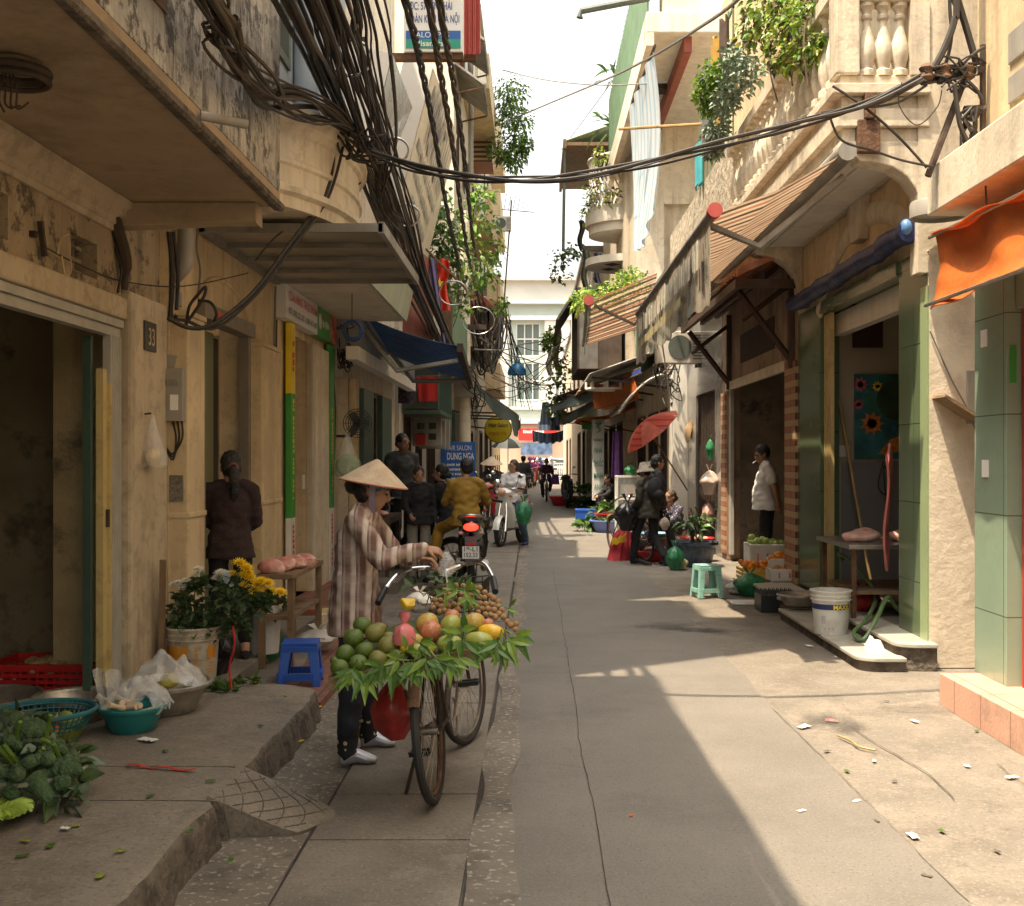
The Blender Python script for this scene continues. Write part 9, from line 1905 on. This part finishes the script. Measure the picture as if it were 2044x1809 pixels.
# ---------------- motorbikes and cars ----------------
def motorbike(label, loc, rz, m, kind='bike', plate=None, lean=0, s=1.0, lit=False, legshield=None):
    t = thing('motorbike', label, 'motorbike', loc, rz, 'motorbikes in the alley'); t.rotation_euler = (0, lean, rz); t.scale = (s,)*3
    r = .275
    for cy in (-.58, .62):
        wt = build(MB().torus((0, cy, r), r-.042, .042, 36, 10, 'x'), 'wheel', m_rubber, t, 1); build(MB().torus((0, cy, r), r-.082, .014, 32, 6, 'x'), 'rim', m_chrome, wt, 1)
        b = MB()
        for k in range(12):
            a = math.pi*k/6; b.tube([(.02*(-1)**k, cy, r), (0, cy+(r-.09)*math.cos(a), r+(r-.09)*math.sin(a))], .004, 4)
        build(b.loft([(-.05, cy, r), (.05, cy, r)], .05, 12), 'hub', m_steel, wt, 1)
    q = MB().loft([(0,-.92,.80), (0,-.7,.77), (0,-.35,.70), (0,-.05,.62), (0,.05,.50)], [(.045,.04), (.11,.09), (.14,.13), (.12,.12), (.07,.1)], 14, (1,0,0))
    q.loft([(0,.05,.45), (0,.1,.36), (0,-.3,.36), (0,-.45,.42)], [(.1,.06), (.11,.08), (.11,.09), (.06,.06)], 12, (1,0,0))
    q.loft([(0,.30,.32), (0,.36,.5), (0,.42,.72), (0,.44,.92)], [(.17,.035), (.2,.045), (.17,.06), (.10,.07)], 14, (1,0,0))
    q.loft([(0,.02,.5), (0,.2,.40), (0,.36,.45)], [(.09,.09), (.08,.07), (.09,.07)], 12, (1,0,0))
    rbuild(q, 'fairing', m, t, .014, 5)
    build(MB().box(-.15, .15, .02, .32, .30, .325), 'footboard', m_black, t, 0, .01)
    build(MB().loft([(0,-.84,.86), (0,-.55,.845), (0,-.2,.79), (0,.0,.77)], [(.07,.03), (.13,.045), (.13,.045), (.07,.03)], 14, (1,0,0)), 'seat', m_black, t, 1)
    build(MB().loft([(0,.42,.88), (0,.44,.98), (0,.46,1.03)], [(.12,.1), (.15,.10), (.06,.05)], 14, (1,0,0)), 'headlamp_cowl', legshield or m, t, 1)
    build(MB().ell((0,.54,.97), (.075,.04,.065), 14, 9), 'headlight', mat('lamp_glass_amber', (.7,.4,.25), .1, .2, 20) if kind == 'scooter' else m_glass, t, 1)
    hbm = build(MB().tube(curve([(-.33,.27,1.02), (-.18,.38,1.04), (0,.42,1.0), (.18,.38,1.04), (.33,.27,1.02)], 5), .012, 8), 'handlebar', m_chrome, t, 1)
    for sx in (-1, 1):
        build(MB().tube([(sx*.22,.355,1.04), (sx*.36,.245,1.015)], .018, 8), 'grip', m_black, hbm, 1)
        mi = build(MB().tube([(sx*.2,.37,1.04), (sx*.27,.42,1.22)], .006, 5), 'mirror', m_black, t); build(MB().ell((sx*.30,.41,1.25), (.055,.012,.038), 12, 8), 'mirror_glass', m_chrome, mi, 1)
        build(MB().tube([(sx*.075,.60,.28), (sx*.07,.50,.6), (sx*.05,.46,.8)], .022, 8), 'fork', m_chrome, t, 1)
        build(MB().ell((sx*.14,.47,.90), (.035,.03,.025), 10, 7), 'indicator', m_orangetarp, t, 1)
        build(MB().ell((sx*.12,-.86,.70), (.035,.03,.022), 10, 7), 'rear_indicator', m_pvc, t, 1)
    for cy, a0, a1 in ((.62, 10, 150),):
        b = MB(); b.sheet(lambda a, k: (.062*(2*k-1), cy+(r+.02-.018*(2*k-1)**2)*math.cos(R(a0+(a1-a0)*a)), r+(r+.02-.018*(2*k-1)**2)*math.sin(R(a0+(a1-a0)*a))), 18, 4, .004); build(b, 'front_mudguard', m, t, 1)
    b = MB(); b.slab([(-.07,-.86,.66), (.07,-.86,.66), (.06,-.97,.36), (-.06,-.97,.36)], .012); build(b, 'rear_mudguard', m_black, t)
    build(MB().loft([(.13,-.1,.26), (.15,-.5,.28), (.16,-.85,.36)], [.03,.05,.045], 10), 'exhaust', m_steel, t, 1)
    if lit:
        o = build(MB().ell((0,-.93,.775), (.085,.035,.045), 16, 9), 'tail_light', mat('lit_tail_lamp', (1,.02,.01), .3, .1, 20, emit=2.2), t, 1)
        build(MB().tube(curve([(-.12,-.6,.84), (-.14,-.88,.89), (0,-.97,.91), (.14,-.88,.89), (.12,-.6,.84)], 5), .016, 8), 'grab_rail', m_steel, t, 1)
        build(MB().box(-.05, .05, -.965, -.95, .575, .6), 'reflector', m_redpl, t)
    else: build(MB().ell((0,-.93,.76), (.07,.03,.035), 12, 8), 'tail_light', m_redpl, t, 1)
    if plate:
        build(MB().box(-.095, .095, -.975, -.968, .42, .56), 'licence_plate', m_signwhite, t)
        for i, s_ in enumerate(plate): lettering(s_, t, m_ink, (-.075, -.976, .505-.065*i), (1,0,0), (0,0,1), .05, width=.15, ext=.001, bold=.01)
    build(MB().tube([(-.1,-.1,.25), (-.2,-.16,.01)], .012, 6), 'side_stand', m_black, t)
    return t
m_bkpaint = mat('black_bike_paint', (.015,.015,.017), .2, .2, 4, coat=.5); m_whpaint = mat('cream_white_paint', (.68,.66,.60), .25, .05, 4, coat=.4); m_rdpaint = mat('red_bike_paint', (.45,.02,.03), .25, .15, 4, coat=.4)
motorbike('black motorbike seen from behind with a lit red tail lamp and white number plate', (-.755, 14.1, 0), R(2), m_bkpaint, 'bike', ('19-L1', '152.33'), 0, 1.02, True)
motorbike('dark motorbike under the person in black, turned to the left', (-1.62, 15.25, 0), R(74), m_bkpaint, 'bike', None, 0, 1.0)
motorbike('white scooter with an amber headlamp facing the camera', (-.40, 20.75, 0), R(163), m_whpaint, 'scooter', None, 0, 1.0)
bag((-.17, 20.0, .42), .13, .5, m_greenbag, 'green plastic bag hanging from the white scooter', seed=71)
motorbike('red scooter under the far conical hat', (-.93, 25.5, 0), R(170), m_rdpaint, 'scooter', None, 0, 1.0)
motorbike('dark scooter parked at the right-hand kerb far down the alley', (1.15, 36.5, 0), R(172), m_charcoal, 'bike', None, R(5), 1.0)
motorbike('dark motorbike standing left of the white scooter', (-1.1, 24.3, 0), R(185), m_bkpaint, 'bike', None, R(4), 1.0)
for i, (u, Y, m) in enumerate(((1067, 62, m_rdpaint), (1078, 68, m_bkpaint), (1058, 58, m_bkpaint), (1100, 74, m_whpaint))):
    motorbike(['red motorbike under the far pink rider', 'black motorbike under the far blue rider', 'black motorbike under the far plum rider', 'white motorbike under the far grey rider'][i], (P(u, 900, Y).x, Y-.1, 0), R(175), m)
def car(label, loc, rz, m):
    t = thing('parked_car', label, 'car', loc, rz, 'cars on the cross street')
    sec = [(-2.1,.5,.62,.30), (-2.0,.8,.9,.32), (-1.3,.85,1.02,.3), (-.75,.82,1.42,.3), (.3,.82,1.5,.3), (1.0,.85,1.05,.3), (1.9,.82,.85,.32), (2.15,.6,.6,.36)]
    vs = []; n = len(sec)
    for y, w_, zt, zb in sec: vs += [(-w_, y, zb), (-w_*1.02, y, .72), (-w_*(.72 if zt > 1.2 else .9), y, zt), (w_*(.72 if zt > 1.2 else .9), y, zt), (w_*1.02, y, .72), (w_, y, zb)]
    q = MB().add(vs, [(i*6+j, i*6+(j+1) % 6, (i+1)*6+(j+1) % 6, (i+1)*6+j) for i in range(n-1) for j in range(6)] + [tuple(range(6)), tuple((n-1)*6+j for j in range(6))])
    build(q, 'body', m, t, 0, .06)
    for sx in (-1, 1):
        build(MB().slab([(sx*.80,-.65,1.0), (sx*.80,.75,1.0), (sx*.66,.3,1.40), (sx*.66,-.6,1.36)][::sx], .02), 'side_window', m_glass, t)
        for y in (-1.35, 1.35):
            wt = build(MB().torus((sx*.78, y, .32), .24, .09, 28, 10, 'x'), 'wheel', m_rubber, t, 1); build(MB().loft([(sx*.80, y, .32), (sx*.86, y, .32)], .18, 16), 'rim', m_steel, wt, 1)
        build(MB().ell((sx*.6, 2.08, .68), (.15,.08,.08), 12, 8), 'headlight', m_whitepl, t, 1); build(MB().ell((sx*.62, -2.04, .75), (.12,.05,.1), 12, 8), 'tail_light', m_redpl, t, 1)
    build(MB().slab([(-.72,.95,1.08), (.72,.95,1.08), (.58,.33,1.47), (-.58,.33,1.47)], .015), 'windscreen', m_glass, t)
    return t
car('silver car crossing the end of the alley, partly hidden by riders', (1.6, 84, .03), R(90), mat('silver_car_paint', (.40,.42,.45), .25, .05, 2, metal=.4))
car('white and red taxi behind the silver car', (.6, 88, .03), R(90), m_whpaint)
bpy.data.scenes.remove(_lab)
